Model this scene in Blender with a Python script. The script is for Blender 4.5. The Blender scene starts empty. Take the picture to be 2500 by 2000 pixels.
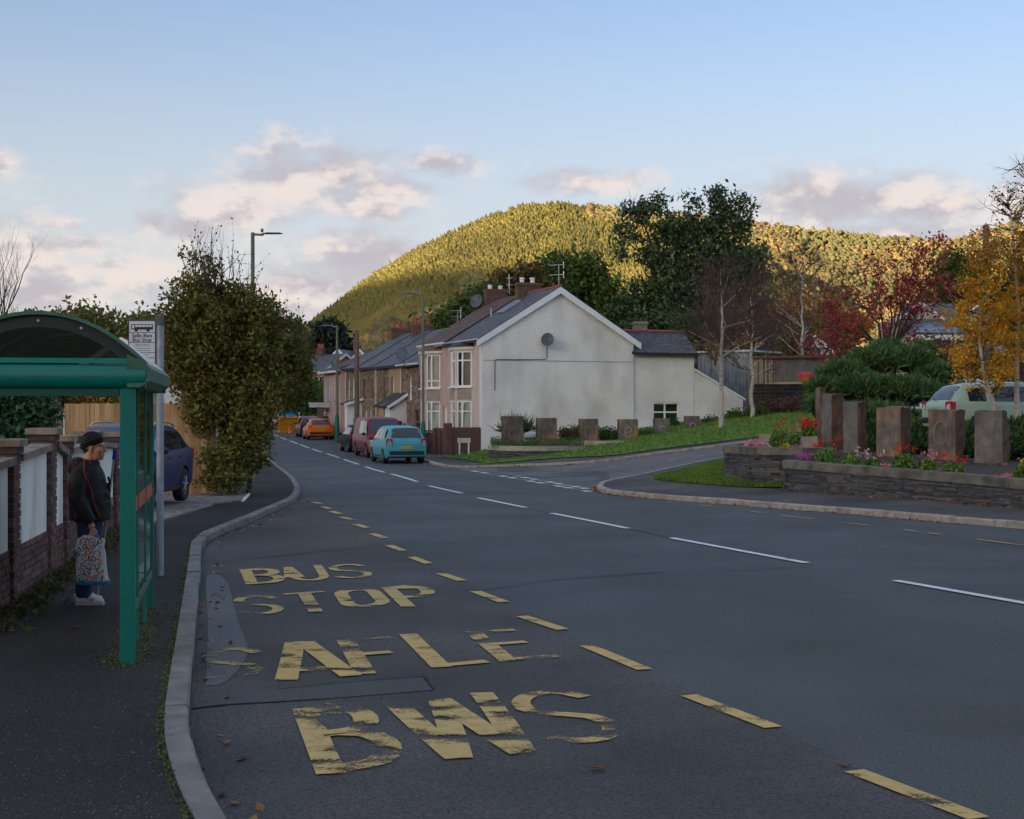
import bpy, bmesh, math, random
import numpy as np
from mathutils import Vector, Matrix, Euler
from mathutils.geometry import delaunay_2d_cdt
from mathutils.bvhtree import BVHTree
R = math.radians
random.seed(7)
rng = np.random.default_rng(7)
SC = bpy.context.scene
COL = SC.collection
# ------------------------------------------------------------------ camera
FPX = 3470.0                      # focal length in pixels of the 2500 px wide photograph
CAM_H = 2.0
cam_data = bpy.data.cameras.new('camera')
cam_data.sensor_width = 36.0
cam_data.lens = FPX / 2500.0 * 36.0
cam_data.clip_start = 0.1
cam_data.clip_end = 20000.0
cam = bpy.data.objects.new('camera', cam_data)
cam.location = (0, 0, CAM_H)
cam.rotation_euler = (R(90), 0, 0)
COL.objects.link(cam)
SC.camera = cam
# ------------------------------------------------------------------ light and exposure
SUN_EL, SUN_AZ = 8.5, 222.0      # azimuth clockwise from +Y (the view direction)
sun_dir = Vector((math.sin(R(SUN_AZ)) * math.cos(R(SUN_EL)), math.cos(R(SUN_AZ)) * math.cos(R(SUN_EL)), math.sin(R(SUN_EL))))
sun_data = bpy.data.lights.new('sun', 'SUN')
sun_data.energy = 5.0
sun_data.angle = R(0.5)
sun_data.color = (1.0, 0.84, 0.60)
sun = bpy.data.objects.new('sun', sun_data)
sun.rotation_euler = (-sun_dir).to_track_quat('-Z', 'Y').to_euler()
sun.location = (0, 0, 60)
COL.objects.link(sun)
SC.view_settings.view_transform = 'Standard'
SC.view_settings.look = 'None'
SC.view_settings.exposure = EXPOSURE = 1.15
SC.view_settings.gamma = 1.0
SC.view_settings.use_curve_mapping = False
SC.cycles.use_denoising = True
SC.cycles.max_bounces = 6
SC.cycles.diffuse_bounces = 3
SC.cycles.transparent_max_bounces = 24
# ------------------------------------------------------------------ world: sky and clouds
def build_world():
    w = bpy.data.worlds.new('World')
    SC.world = w
    w.use_nodes = True
    nt = w.node_tree
    nt.nodes.clear()
    N, L = nt.nodes.new, nt.links.new
    out = N('ShaderNodeOutputWorld')
    bg = N('ShaderNodeBackground')
    bg.inputs['Strength'].default_value = 0.108
    L(bg.outputs[0], out.inputs[0])
    sky = N('ShaderNodeTexSky')
    sky.sky_type = 'NISHITA'
    sky.sun_disc = False
    sky.sun_elevation = R(SUN_EL)
    sky.sun_rotation = R(SUN_AZ)
    sky.altitude = 80
    sky.air_density = 1.0
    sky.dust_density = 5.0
    sky.ozone_density = 1.0
    def math_(op, a, b=None, clamp=False):
        n = N('ShaderNodeMath'); n.operation = op; n.use_clamp = clamp
        for i, v in enumerate((a, b)):
            if v is None: continue
            if isinstance(v, (int, float)): n.inputs[i].default_value = v
            else: L(v, n.inputs[i])
        return n.outputs[0]
    def vmath(op, a, b=None):
        n = N('ShaderNodeVectorMath'); n.operation = op
        for i, v in enumerate((a, b)):
            if v is None: continue
            if isinstance(v, tuple): n.inputs[i].default_value = v
            else: L(v, n.inputs[i])
        return n.outputs[0] if op != 'LENGTH' else n.outputs['Value']
    def mix(f, a, b):
        n = N('ShaderNodeMix'); n.data_type = 'RGBA'
        for sock, v in ((n.inputs['Factor'], f), (n.inputs['A'], a), (n.inputs['B'], b)):
            if isinstance(v, (int, float)): sock.default_value = v
            elif isinstance(v, tuple): sock.default_value = v + (1,)
            else: L(v, sock)
        return n.outputs['Result']
    def smooth(v, lo, hi):
        n = N('ShaderNodeMapRange'); n.interpolation_type = 'SMOOTHSTEP'
        L(v, n.inputs[0]); n.inputs[1].default_value = lo; n.inputs[2].default_value = hi
        return n.outputs[0]
    tc = N('ShaderNodeTexCoord')
    sep = N('ShaderNodeSeparateXYZ'); L(tc.outputs['Generated'], sep.inputs[0])
    az = math_('ARCTAN2', sep.outputs[0], sep.outputs[1])
    el = math_('ARCSINE', sep.outputs[2])
    cmb = N('ShaderNodeCombineXYZ'); L(az, cmb.inputs[0]); L(el, cmb.inputs[1])
    p = cmb.outputs[0]
    def noise(scale, detail, rough, sx=1.0, sy=1.0, off=0.0):
        m = N('ShaderNodeMapping'); m.inputs['Scale'].default_value = (sx, sy, 1); m.inputs['Location'].default_value = (off, off * .7, off * .3)
        L(p, m.inputs[0])
        n = N('ShaderNodeTexNoise'); n.inputs['Scale'].default_value = scale; n.inputs['Detail'].default_value = detail; n.inputs['Roughness'].default_value = rough
        L(m.outputs[0], n.inputs['Vector'])
        return n.outputs['Fac']
    n1 = noise(26, 7, .58, 1, 1.7)
    n2 = noise(60, 6, .6, 1, 1.4, 3.1)
    n3 = noise(9, 5, .55, 1, 2.2, 7.7)
    # banks of cumulus: (azimuth, elevation, half width, half height) in pixels of the photograph / FPX
    blobs = [(470, 570, 130, 55), (590, 520, 170, 80), (720, 450, 190, 95), (820, 440, 170, 85), (930, 480, 150, 60), (1085, 408, 110, 34),
             (880, 640, 190, 85), (770, 700, 170, 70), (960, 620, 100, 50), (30, 640, 160, 80), (230, 620, 100, 36),
             (300, 690, 260, 62), (120, 730, 260, 60), (40, 440, 55, 36), (195, 570, 50, 18),
             (1950, 500, 190, 75), (2080, 510, 260, 80), (2250, 530, 300, 62), (2480, 520, 200, 80), (1450, 450, 160, 40), (640, 740, 300, 55),
             (2150, 600, 500, 60), (400, 560, 60, 40), (900, 520, 120, 30)]
    acc, bri = None, None
    for (u, v, a, b) in blobs:
        c = ((u - 1250) / FPX, (1000 - v) / FPX, 0.0)
        d = vmath('SUBTRACT', p, c)
        s = vmath('MULTIPLY', d, (FPX / (a * 1.35), FPX / (b * 1.35), 0))
        ln = vmath('LENGTH', s)
        m = math_('SUBTRACT', 1.0, ln)
        acc = m if acc is None else math_('SMOOTH_MAX', acc, m)
        if acc.node.type == 'MATH' and acc.node.operation == 'SMOOTH_MAX':
            acc.node.inputs[2].default_value = .12
    # everywhere else: a low field of broken cloud, thinning out upward
    field = math_('SUBTRACT', math_('MULTIPLY', n3, 1.9), math_('ADD', 0.98, math_('MULTIPLY', math_('ABSOLUTE', math_('SUBTRACT', el, .09)), 3.2)))
    acc = math_('MAXIMUM', acc, field)
    wob = math_('ADD', math_('MULTIPLY', math_('SUBTRACT', n1, .5), 1.7), math_('MULTIPLY', math_('SUBTRACT', n2, .5), .5))
    dens = math_('ADD', acc, wob)
    mask = smooth(dens, -.08, .92)
    # lit tops and grey undersides: density sampled a little lower and towards the sun side
    n1b_map = N('ShaderNodeMapping'); n1b_map.inputs['Scale'].default_value = (1, 1.7, 1); n1b_map.inputs['Location'].default_value = (-.004, .03, 0)
    L(p, n1b_map.inputs[0])
    nb = N('ShaderNodeTexNoise'); nb.inputs['Scale'].default_value = 26; nb.inputs['Detail'].default_value = 4; nb.inputs['Roughness'].default_value = .55
    L(n1b_map.outputs[0], nb.inputs['Vector'])
    relief = math_('SUBTRACT', n1, nb.outputs['Fac'])
    lit = smooth(math_('ADD', math_('MULTIPLY', relief, 1.9), math_('MULTIPLY', math_('SUBTRACT', n3, .5), 1.3)), -.24, .26)
    K = 2 ** -EXPOSURE / bg.inputs['Strength'].default_value
    shade_c = tuple(K * x for x in (.54, .50, .545))
    lit_c = tuple(K * x for x in (.88, .77, .72))
    cl = mix(lit, shade_c, lit_c)
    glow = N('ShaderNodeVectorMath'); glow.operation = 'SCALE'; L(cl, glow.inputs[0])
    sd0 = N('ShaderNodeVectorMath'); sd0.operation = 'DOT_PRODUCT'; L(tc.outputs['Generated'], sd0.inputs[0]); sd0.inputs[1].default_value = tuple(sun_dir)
    L(math_('ADD', 1.0, math_('MULTIPLY', smooth(sd0.outputs['Value'], .0, 1.0), 1.6)), glow.inputs['Scale'])  # unseen clouds on the sun side brightened to light the gable
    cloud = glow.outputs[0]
    # the clear sky: Nishita pulled towards the pale blue of the photograph
    skyc = N('ShaderNodeMix'); skyc.data_type = 'RGBA'; skyc.blend_type = 'MULTIPLY'; skyc.inputs['Factor'].default_value = 1.0
    L(sky.outputs[0], skyc.inputs['A'])
    skyc.inputs['B'].default_value = SKY_TINT + (1,)
    sd = N('ShaderNodeVectorMath'); sd.operation = 'DOT_PRODUCT'; L(tc.outputs['Generated'], sd.inputs[0]); sd.inputs[1].default_value = tuple(sun_dir)
    away = smooth(sd.outputs['Value'], .70, .10)          # 1 opposite the sun, 0 near it
    low = math_('MULTIPLY', smooth(el, .36, .0), away)
    base = mix(math_('MULTIPLY', low, .80), skyc.outputs['Result'], tuple(K * x for x in (.84, .86, .895)))
    # overhead a pale veil is added above the Nishita sky to brighten shaded ground
    base = mix(math_('MULTIPLY', smooth(el, .22, .5), .9), base, tuple(K * x for x in (.44, .565, .78)))
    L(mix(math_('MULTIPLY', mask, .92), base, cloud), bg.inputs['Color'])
SKY_TINT = (.99, 1.11, 1.45)
build_world()
# ------------------------------------------------------------------ terrain
DIP = [(-80, 0.0), (22, 0.0), (40, -.12), (60, -.32), (75, -.26), (94, .0), (125, .1), (220, .3), (900, .3)]
XR = [(-80, 40), (0, 16.5), (16, 11.9), (23.9, 8.6), (29.5, 5.2), (34.7, 2.15), (46, -.5), (54.5, -2.2), (64, -4.0), (74, -6.5), (88, -10), (104, -14), (128, -20), (220, -40), (900, -190)]
def lerp_table(t, x):
    if x <= t[0][0]: return t[0][1]
    for (x0, y0), (x1, y1) in zip(t, t[1:]):
        if x <= x1:
            return y0 + (y1 - y0) * (x - x0) / (x1 - x0)
    return t[-1][1]
def smooth_table(t, x):
    if x <= t[0][0]: return t[0][1]
    for (x0, y0), (x1, y1) in zip(t, t[1:]):
        if x <= x1:
            k = (x - x0) / (x1 - x0)
            return y0 + (y1 - y0) * k * k * (3 - 2 * k)
    return t[-1][1]
def gz(x, y):
    """height of the ground: the road falls a little ahead and the right-hand side climbs"""
    t = x - lerp_table(XR, y) - 2.0
    r = .13 * (t + math.sqrt(t * t + 1.0)) / 2
    return smooth_table(DIP, y) + 7.0 * (1 - math.exp(-r / 7.0))
def P(u, v, d):
    """the point seen at pixel (u, v) of the photograph at depth d"""
    return Vector(((u - 1250) / FPX * d, d, CAM_H - (v - 1000) / FPX * d))
def G(u, v, off=0.0):
    """the point of the ground (raised by off) seen at pixel (u, v)"""
    a, b = (u - 1250) / FPX, (v - 1000) / FPX
    d0, d = 2.0, 2.0
    while d < 400:
        if CAM_H - b * d <= gz(a * d, d) + off: break
        d0, d = d, d * 1.02
    for _ in range(30):
        m = (d0 + d) / 2
        if CAM_H - b * m <= gz(a * m, m) + off: d = m
        else: d0 = m
    return Vector((a * d, d, gz(a * d, d) + off))
# ------------------------------------------------------------------ materials
MATS = {}
def M(name, col, rough=.85, var=.12, scale=4.0, bump=0.0, bscale=60.0, metal=0.0, spec=.4, coat=0.0, island=None, col2=None, c2lo=.5, c2hi=.65,
      c2scale=2.0, stretch=(1, 1, 1), trans=0.0, speck=0.0, sscale=300.0):
    if name in MATS: return MATS[name]
    m = bpy.data.materials.new(name)
    MATS[name] = m
    m.use_nodes = True
    nt = m.node_tree
    N, L = nt.nodes.new, nt.links.new
    bs = nt.nodes['Principled BSDF']
    bs.inputs['Roughness'].default_value = rough
    bs.inputs['Metallic'].default_value = metal
    bs.inputs['Specular IOR Level'].default_value = spec
    bs.inputs['Coat Weight'].default_value = coat
    bs.inputs['Coat Roughness'].default_value = .06
    tc = N('ShaderNodeTexCoord')
    mp = N('ShaderNodeMapping'); mp.inputs['Scale'].default_value = stretch
    L(tc.outputs['Object'], mp.inputs[0])
    def noise(sc, det=4.0):
        n = N('ShaderNodeTexNoise'); n.inputs['Scale'].default_value = sc; n.inputs['Detail'].default_value = det
        L(mp.outputs[0], n.inputs['Vector'])
        return n.outputs['Fac']
    def ramp(f, lo, hi):
        n = N('ShaderNodeMapRange'); L(f, n.inputs[0]); n.inputs[1].default_value = lo; n.inputs[2].default_value = hi
        return n.outputs[0]
    def mixc(f, a, b, mode='MIX'):
        n = N('ShaderNodeMix'); n.data_type = 'RGBA'; n.blend_type = mode
        for s, v in ((n.inputs['Factor'], f), (n.inputs['A'], a), (n.inputs['B'], b)):
            if isinstance(v, (int, float)): s.default_value = v
            elif isinstance(v, tuple): s.default_value = (v + (1,))[:4]
            else: L(v, s)
        return n.outputs['Result']
    if island:
        geo = N('ShaderNodeNewGeometry')
        cr = N('ShaderNodeValToRGB')
        cr.color_ramp.interpolation = 'CONSTANT' if len(island) > 2 else 'LINEAR'
        el = cr.color_ramp.elements
        el[0].color = island[0] + (1,)
        el[1].position = 1.0 / len(island) if len(island) > 2 else 1.0; el[1].color = island[1] + (1,)
        for i, c in enumerate(island[2:]):
            e = el.new((i + 2.0) / len(island)); e.color = c + (1,)
        L(geo.outputs['Random Per Island'], cr.inputs[0])
        base = cr.outputs[0]
    else:
        base = col
    if col2 is not None:
        base = mixc(ramp(noise(c2scale, 6), c2lo, c2hi), base, col2)
    if var:
        f = ramp(noise(scale, 5), .3, .7)
        base = mixc(1.0, base, mixc(f, (1 - var,) * 3, (1 + var,) * 3), 'MULTIPLY')
    if speck:
        f = ramp(noise(sscale, 2), .35, .65)
        base = mixc(1.0, base, mixc(f, (1 - speck,) * 3, (1 + speck,) * 3), 'MULTIPLY')
    if isinstance(base, tuple): bs.inputs['Base Color'].default_value = (base + (1,))[:4]
    else: L(base, bs.inputs['Base Color'])
    if bump:
        b = N('ShaderNodeBump'); b.inputs['Strength'].default_value = bump; b.inputs['Distance'].default_value = .02
        L(noise(bscale, 5), b.inputs['Height'])
        L(b.outputs[0], bs.inputs['Normal'])
    if trans:
        t = N('ShaderNodeBsdfTranslucent')
        if isinstance(base, tuple): t.inputs['Color'].default_value = (base + (1,))[:4]
        else: L(base, t.inputs['Color'])
        ms = N('ShaderNodeMixShader'); ms.inputs[0].default_value = trans
        L(bs.outputs[0], ms.inputs[1]); L(t.outputs[0], ms.inputs[2])
        L(ms.outputs[0], nt.nodes['Material Output'].inputs['Surface'])
    return m
def glass_mat(name, col=(.55, .6, .58), alpha=.30, rough=.03, ior=1.45):
    """thin sheet: part see-through, part mirror by angle"""
    if name in MATS: return MATS[name]
    m = bpy.data.materials.new(name); MATS[name] = m
    m.use_nodes = True
    nt = m.node_tree; nt.nodes.clear()
    N, L = nt.nodes.new, nt.links.new
    out = N('ShaderNodeOutputMaterial')
    tr = N('ShaderNodeBsdfTransparent'); tr.inputs[0].default_value = col + (1,)
    gl = N('ShaderNodeBsdfGlossy'); gl.inputs['Roughness'].default_value = rough; gl.inputs['Color'].default_value = (.9, .9, .9, 1)
    fr = N('ShaderNodeFresnel'); fr.inputs[0].default_value = ior
    a = N('ShaderNodeMath'); a.operation = 'ADD'; a.use_clamp = True; a.inputs[1].default_value = alpha * .1
    L(fr.outputs[0], a.inputs[0])
    mx = N('ShaderNodeMixShader'); L(a.outputs[0], mx.inputs[0]); L(tr.outputs[0], mx.inputs[1]); L(gl.outputs[0], mx.inputs[2])
    L(mx.outputs[0], out.inputs['Surface'])
    return m
# ------------------------------------------------------------------ mesh builder
class B:
    def __init__(s):
        s.v, s.f, s.m = [], [], []
        s.cur = 0
    def add(s, vs, fs):
        o = len(s.v)
        s.v.extend([tuple(v) for v in vs])
        for f in fs:
            s.f.append([i + o for i in f]); s.m.append(s.cur)
        return s
    def box(s, c, d, rz=0.0, rx=0.0, ry=0.0, taper=1.0):
        hx, hy, hz = d[0] / 2, d[1] / 2, d[2] / 2
        pts = [Vector((x * hx * (taper if z > 0 else 1), y * hy * (taper if z > 0 else 1), z * hz)) for z in (-1, 1) for y in (-1, 1) for x in (-1, 1)]
        if rz or rx or ry:
            mt = Euler((rx, ry, rz)).to_matrix()
            pts = [mt @ p for p in pts]
        c = Vector(c)
        return s.add([p + c for p in pts], [(0, 2, 3, 1), (4, 5, 7, 6), (0, 1, 5, 4), (2, 6, 7, 3), (0, 4, 6, 2), (1, 3, 7, 5)])
    def box2(s, lo, hi):
        return s.box([(a + b) / 2 for a, b in zip(lo, hi)], [b - a for a, b in zip(lo, hi)])
    def quad(s, a, b, c, d):
        return s.add([a, b, c, d], [(0, 1, 2, 3)])
    def poly(s, pts):
        return s.add(pts, [tuple(range(len(pts)))])
    def prism(s, pts, vec):
        """polygon (list of points) swept by vec, closed"""
        n = len(pts); vec = Vector(vec)
        a = [Vector(p) for p in pts]
        return s.add(a + [p + vec for p in a], [tuple(range(n))[::-1], tuple(range(n, 2 * n))] + [(i, (i + 1) % n, n + (i + 1) % n, n + i) for i in range(n)])
    def tube(s, pts, r, n=8, cap=True, flat=1.0):
        pts = [Vector(p) for p in pts]
        if isinstance(r, (int, float)): r = [r] * len(pts)
        rings, x = [], None
        for i, p in enumerate(pts):
            t = (pts[min(i + 1, len(pts) - 1)] - pts[max(i - 1, 0)]).normalized()
            if x is None:
                up = Vector((0, 0, 1)) if abs(t.z) < .95 else Vector((0, 1, 0))
                x = t.cross(up)
            x = (x - t * x.dot(t)).normalized(); y = x.cross(t).normalized()
            rings.append([p + x * (math.cos(2 * math.pi * k / n) * r[i]) + y * (math.sin(2 * math.pi * k / n) * r[i] * flat) for k in range(n)])
        vs = [q for rg in rings for q in rg]
        fs = [(i * n + k, i * n + (k + 1) % n, (i + 1) * n + (k + 1) % n, (i + 1) * n + k) for i in range(len(pts) - 1) for k in range(n)]
        if cap:
            fs += [tuple(range(n))[::-1], tuple(range((len(pts) - 1) * n, len(pts) * n))]
        return s.add(vs, fs)
    def lathe(s, prof, c=(0, 0, 0), n=24, axis='z'):
        vs, fs = [], []
        c = Vector(c)
        for r, h in prof:
            for k in range(n):
                a = 2 * math.pi * k / n
                x, y = r * math.cos(a), r * math.sin(a)
                vs.append(c + Vector({'z': (x, y, h), 'y': (x, h, y), 'x': (h, x, y)}[axis]))
        m = len(prof)
        for i in range(m - 1):
            for k in range(n):
                fs.append((i * n + k, i * n + (k + 1) % n, (i + 1) * n + (k + 1) % n, (i + 1) * n + k))
        fs += [tuple(range(n))[::-1], tuple(range((m - 1) * n, m * n))]
        return s.add(vs, fs)
    def blob(s, c, r, sub=2, jit=0.0, rot=None):
        bm = bmesh.new(); bmesh.ops.create_icosphere(bm, subdivisions=sub, radius=1.0)
        c = Vector(c)
        if isinstance(r, (int, float)): r = (r, r, r)
        vs = []
        for v in bm.verts:
            q = Vector((v.co.x * r[0], v.co.y * r[1], v.co.z * r[2])) * (1 + random.uniform(-jit, jit))
            if rot: q = rot @ q
            vs.append(q + c)
        fs = [tuple(v.index for v in f.verts) for f in bm.faces]
        bm.free()
        return s.add(vs, fs)
    def xf(s, mt):
        s.v = [tuple(mt @ Vector(v)) for v in s.v]
        return s
    def build(s, name, mat, parent=None, world=False, smooth=False, kind=None, label=None, bevel=0.0, bseg=2, auto=None):
        me = bpy.data.meshes.new(name)
        vs = s.v
        if world and parent is not None:
            r = parent
            while r.parent is not None: r = r.parent
            inv = (Matrix.Translation(r.location) @ r.rotation_euler.to_matrix().to_4x4()).inverted()
            vs = [tuple(inv @ Vector(v)) for v in vs]
        me.from_pydata(vs, [], s.f)
        for m in (mat if isinstance(mat, (list, tuple)) else [mat]): me.materials.append(m)
        if any(s.m): me.polygons.foreach_set('material_index', s.m)
        if smooth: me.polygons.foreach_set('use_smooth', [True] * len(me.polygons))
        me.update()
        if bevel:
            bm = bmesh.new(); bm.from_mesh(me)
            bmesh.ops.remove_doubles(bm, verts=bm.verts, dist=1e-5)
            bmesh.ops.bevel(bm, geom=bm.edges[:], offset=bevel, segments=bseg, affect='EDGES', profile=.7)
            bm.to_mesh(me); bm.free()
        o = bpy.data.objects.new(name, me)
        COL.objects.link(o)
        if auto is not None:
            me.polygons.foreach_set('use_smooth', [True] * len(me.polygons))
            me.set_sharp_from_angle(angle=R(auto))
        if parent is not None: o.parent = parent
        if kind: o['kind'] = kind
        if label: o['label'] = label
        return o
def np_mesh(name, V, F, mat, parent=None, world=False, kind=None, smooth=False, label=None):
    """numpy arrays straight into a mesh; F is (n, k)"""
    V = np.asarray(V, dtype=np.float64)
    if world and parent is not None:
        r = parent
        while r.parent is not None: r = r.parent
        V = V - np.array(r.location)
        if r.rotation_euler.z:
            c, s_ = math.cos(-r.rotation_euler.z), math.sin(-r.rotation_euler.z)
            V = np.stack([V[:, 0] * c - V[:, 1] * s_, V[:, 0] * s_ + V[:, 1] * c, V[:, 2]], 1)
    me = bpy.data.meshes.new(name)
    n, k = F.shape
    me.vertices.add(len(V)); me.vertices.foreach_set('co', V.astype(np.float32).ravel())
    me.loops.add(n * k); me.loops.foreach_set('vertex_index', F.astype(np.int32).ravel())
    me.polygons.add(n); me.polygons.foreach_set('loop_start', np.arange(0, n * k, k, dtype=np.int32))
    if smooth: me.polygons.foreach_set('use_smooth', np.ones(n, dtype=bool))
    me.materials.append(mat)
    me.update(calc_edges=True)
    o = bpy.data.objects.new(name, me); COL.objects.link(o)
    if parent is not None: o.parent = parent
    if kind: o['kind'] = kind
    if label: o['label'] = label
    return o
def tag(o, label=None, cat=None, group=None, kind=None):
    for k, v in (('label', label), ('category', cat), ('group', group), ('kind', kind)):
        if v: o[k] = v
    return o
def thing(name, label, cat, loc=(0, 0, 0), rz=0.0, group=None):
    o = bpy.data.objects.new(name, None); COL.objects.link(o)
    o.empty_display_size = .2
    o.location = loc; o.rotation_euler = (0, 0, rz)
    return tag(o, label, cat, group)
def children(o):
    return [c for c in bpy.data.objects if c.parent == o]
def dup(src, loc, rz=None, label=None, group=None, kids=None):
    """a copy of a thing with copies of its parts and sub-parts"""
    c = src.copy(); COL.objects.link(c)
    c.location = loc
    if rz is not None: c.rotation_euler = (0, 0, rz)
    if label: c['label'] = label
    if group: c['group'] = group
    for ch in children(src):
        k = ch.copy(); COL.objects.link(k); k.parent = c
        for g in children(ch):
            q = g.copy(); COL.objects.link(q); q.parent = k
    return c
# ------------------------------------------------------------------ draped sheets
def resample(pts, step, closed=False):
    pts = [Vector((p[0], p[1])) for p in pts]
    if closed: pts = pts + [pts[0]]
    out = []
    for a, b in zip(pts, pts[1:]):
        n = max(1, int(math.ceil((b - a).length / step)))
        out += [a.lerp(b, i / n) for i in range(n)]
    if not closed: out.append(pts[-1])
    return out
def smooth_line(pts, per=6):
    """Catmull-Rom through 2D points"""
    pts = [Vector((p[0], p[1])) for p in pts]
    q = [pts[0] * 2 - pts[1]] + pts + [pts[-1] * 2 - pts[-2]]
    out = []
    for i in range(1, len(q) - 2):
        p0, p1, p2, p3 = q[i - 1:i + 3]
        for k in range(per):
            t = k / per
            out.append(.5 * ((2 * p1) + (p2 - p0) * t + (2 * p0 - 5 * p1 + 4 * p2 - p3) * t * t + (3 * p1 - p0 - 3 * p2 + p3) * t ** 3))
    out.append(pts[-1])
    return out
def offset_line(pts, d):
    """2D polyline moved to its left by d"""
    out = []
    for i, p in enumerate(pts):
        t = (pts[min(i + 1, len(pts) - 1)] - pts[max(i - 1, 0)]).normalized()
        out.append(p + Vector((-t.y, t.x)) * d)
    return out
def drape(name, outline, off, mat, parent=None, step=1.0, grid=1.6, skirt=0.0, kind=None, zf=None):
    b = resample(outline, step, True)
    n = len(b)
    xs = [p.x for p in b]; ys = [p.y for p in b]
    pts = list(b)
    y = min(ys)
    while y < max(ys):
        g = grid * max(1.0, y / 45.0)
        x = min(xs) + random.random() * .01
        while x < max(xs):
            pts.append(Vector((x, y))); x += g
        y += g
    vs, es, fs, _, _, _ = delaunay_2d_cdt(pts, [(i, (i + 1) % n) for i in range(n)], [list(range(n))], 1, 1e-4)
    zf = zf or (lambda x, y: gz(x, y) + off)
    m = B()
    m.add([(p.x, p.y, zf(p.x, p.y)) for p in vs], fs)
    # faces must look up
    for i, f in enumerate(m.f):
        a, b_, c = (Vector(m.v[k]) for k in f[:3])
        if (b_ - a).cross(c - a).z < 0: m.f[i] = f[::-1]
    if skirt:
        o = len(m.v)
        for p in b:
            z = zf(p.x, p.y); m.v += [(p.x, p.y, z), (p.x, p.y, z - skirt)]
        for i in range(n):
            j = (i + 1) % n
            m.f.append([o + 2 * i, o + 2 * i + 1, o + 2 * j + 1, o + 2 * j]); m.m.append(0)
    return m.build(name, mat, parent, world=parent is not None, kind=kind)
# ------------------------------------------------------------------ foliage
def rand_quads(Pts, size, up=.25, aspect=1.5, jitter=.35, r=None):
    """one leaf quad at each point, turned at random"""
    r = r or rng
    n = len(Pts)
    size = np.asarray(size) * (1 + jitter * (r.random(n) - .5) * 2)
    nrm = r.normal(size=(n, 3)); nrm[:, 2] += up
    nrm /= np.linalg.norm(nrm, axis=1, keepdims=True)
    t = r.normal(size=(n, 3))
    t -= (t * nrm).sum(1, keepdims=True) * nrm
    t /= np.linalg.norm(t, axis=1, keepdims=True)
    b = np.cross(nrm, t)
    a = t * (size * aspect / 2)[:, None]; c = b * (size / 2)[:, None]
    V = np.stack([Pts - a, Pts - c * .8, Pts + a, Pts + c * .8], 1).reshape(-1, 3)
    return V, np.arange(4 * n).reshape(n, 4)
def clump_points(centres, radii, n_each, r=None, shell=.5):
    """points scattered in ellipsoidal clumps, denser towards their surface"""
    r = r or rng
    out = []
    for c, rad, n in zip(centres, radii, n_each):
        d = r.normal(size=(int(n), 3)); d /= np.linalg.norm(d, axis=1, keepdims=True)
        k = shell + (1 - shell) * r.random(int(n)) ** .6
        k *= 1 + .18 * r.normal(size=int(n))
        out.append(np.asarray(c) + d * np.asarray(rad) * k[:, None])
    return np.concatenate(out)
def branch_segments(p, d, length, rad, depth, r, spread=.55, kids=(2, 4), up=.25, shrink=.68, wob=.12, segs=3, out=None, tips=None):
    out = [] if out is None else out
    tips = [] if tips is None else tips
    p = np.array(p, float); d = np.array(d, float) / np.linalg.norm(d)
    pts = [(p.copy(), rad)]
    for i in range(segs):
        d = d + r.normal(size=3) * wob; d[2] += up * .15; d /= np.linalg.norm(d)
        p = p + d * length / segs
        pts.append((p.copy(), rad * (1 - .45 * (i + 1) / segs)))
    for (a, ra), (b, rb) in zip(pts, pts[1:]): out.append((a, b, ra, rb))
    if depth <= 0:
        tips.append(p.copy())
    else:
        for k in range(r.integers(kids[0], kids[1] + 1)):
            i = r.integers(1, segs + 1) if k else segs
            q, ra = pts[i]
            nd = d + r.normal(size=3) * spread; nd[2] += up; nd /= np.linalg.norm(nd)
            branch_segments(q, nd, length * shrink * r.uniform(.75, 1.15), ra * .62, depth - 1, r, spread, kids, up, shrink, wob, segs, out, tips)
    return out, tips
def segments_mesh(segs, n=4):
    a = np.array([s[0] for s in segs]); b = np.array([s[1] for s in segs])
    ra = np.array([s[2] for s in segs]); rb = np.array([s[3] for s in segs])
    t = b - a; t /= np.maximum(np.linalg.norm(t, axis=1, keepdims=True), 1e-9)
    ref = np.where(np.abs(t[:, 2:3]) < .9, np.array([[0, 0, 1.0]]), np.array([[0, 1.0, 0]]))
    x = np.cross(t, ref); x /= np.linalg.norm(x, axis=1, keepdims=True)
    y = np.cross(x, t)
    V = []
    for c, r in ((a, ra), (b, rb)):
        for k in range(n):
            an = 2 * math.pi * k / n
            V.append(c + x * (r * math.cos(an))[:, None] + y * (r * math.sin(an))[:, None])
    V = np.stack(V, 1)                        # (m, 2n, 3)
    m = len(segs)
    base = (np.arange(m) * 2 * n)[:, None]
    F = np.concatenate([base + np.array([[k, (k + 1) % n, n + (k + 1) % n, n + k]]) for k in range(n)])
    return V.reshape(-1, 3), F
def voxel_mesh(b, size, smooth=4, factor=.5):
    """melt overlapping solids into one skin (a Remesh modifier, evaluated)"""
    me = bpy.data.meshes.new('melt'); me.from_pydata(b.v, [], b.f)
    o = bpy.data.objects.new('melt', me); COL.objects.link(o)
    md = o.modifiers.new('r', 'REMESH'); md.mode = 'VOXEL'; md.voxel_size = size
    if smooth:
        sm = o.modifiers.new('s', 'SMOOTH'); sm.iterations = smooth; sm.factor = factor
    dg = bpy.context.evaluated_depsgraph_get()
    res = bpy.data.meshes.new_from_object(o.evaluated_get(dg))
    bpy.data.objects.remove(o); bpy.data.meshes.remove(me)
    res.polygons.foreach_set('use_smooth', [True] * len(res.polygons))
    return res
def mesh_obj(name, me, mat, parent=None, label=None):
    me.name = name
    me.materials.clear(); me.materials.append(mat)
    o = bpy.data.objects.new(name, me); COL.objects.link(o)
    if parent is not None: o.parent = parent
    if label: o['label'] = label
    return o
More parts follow.
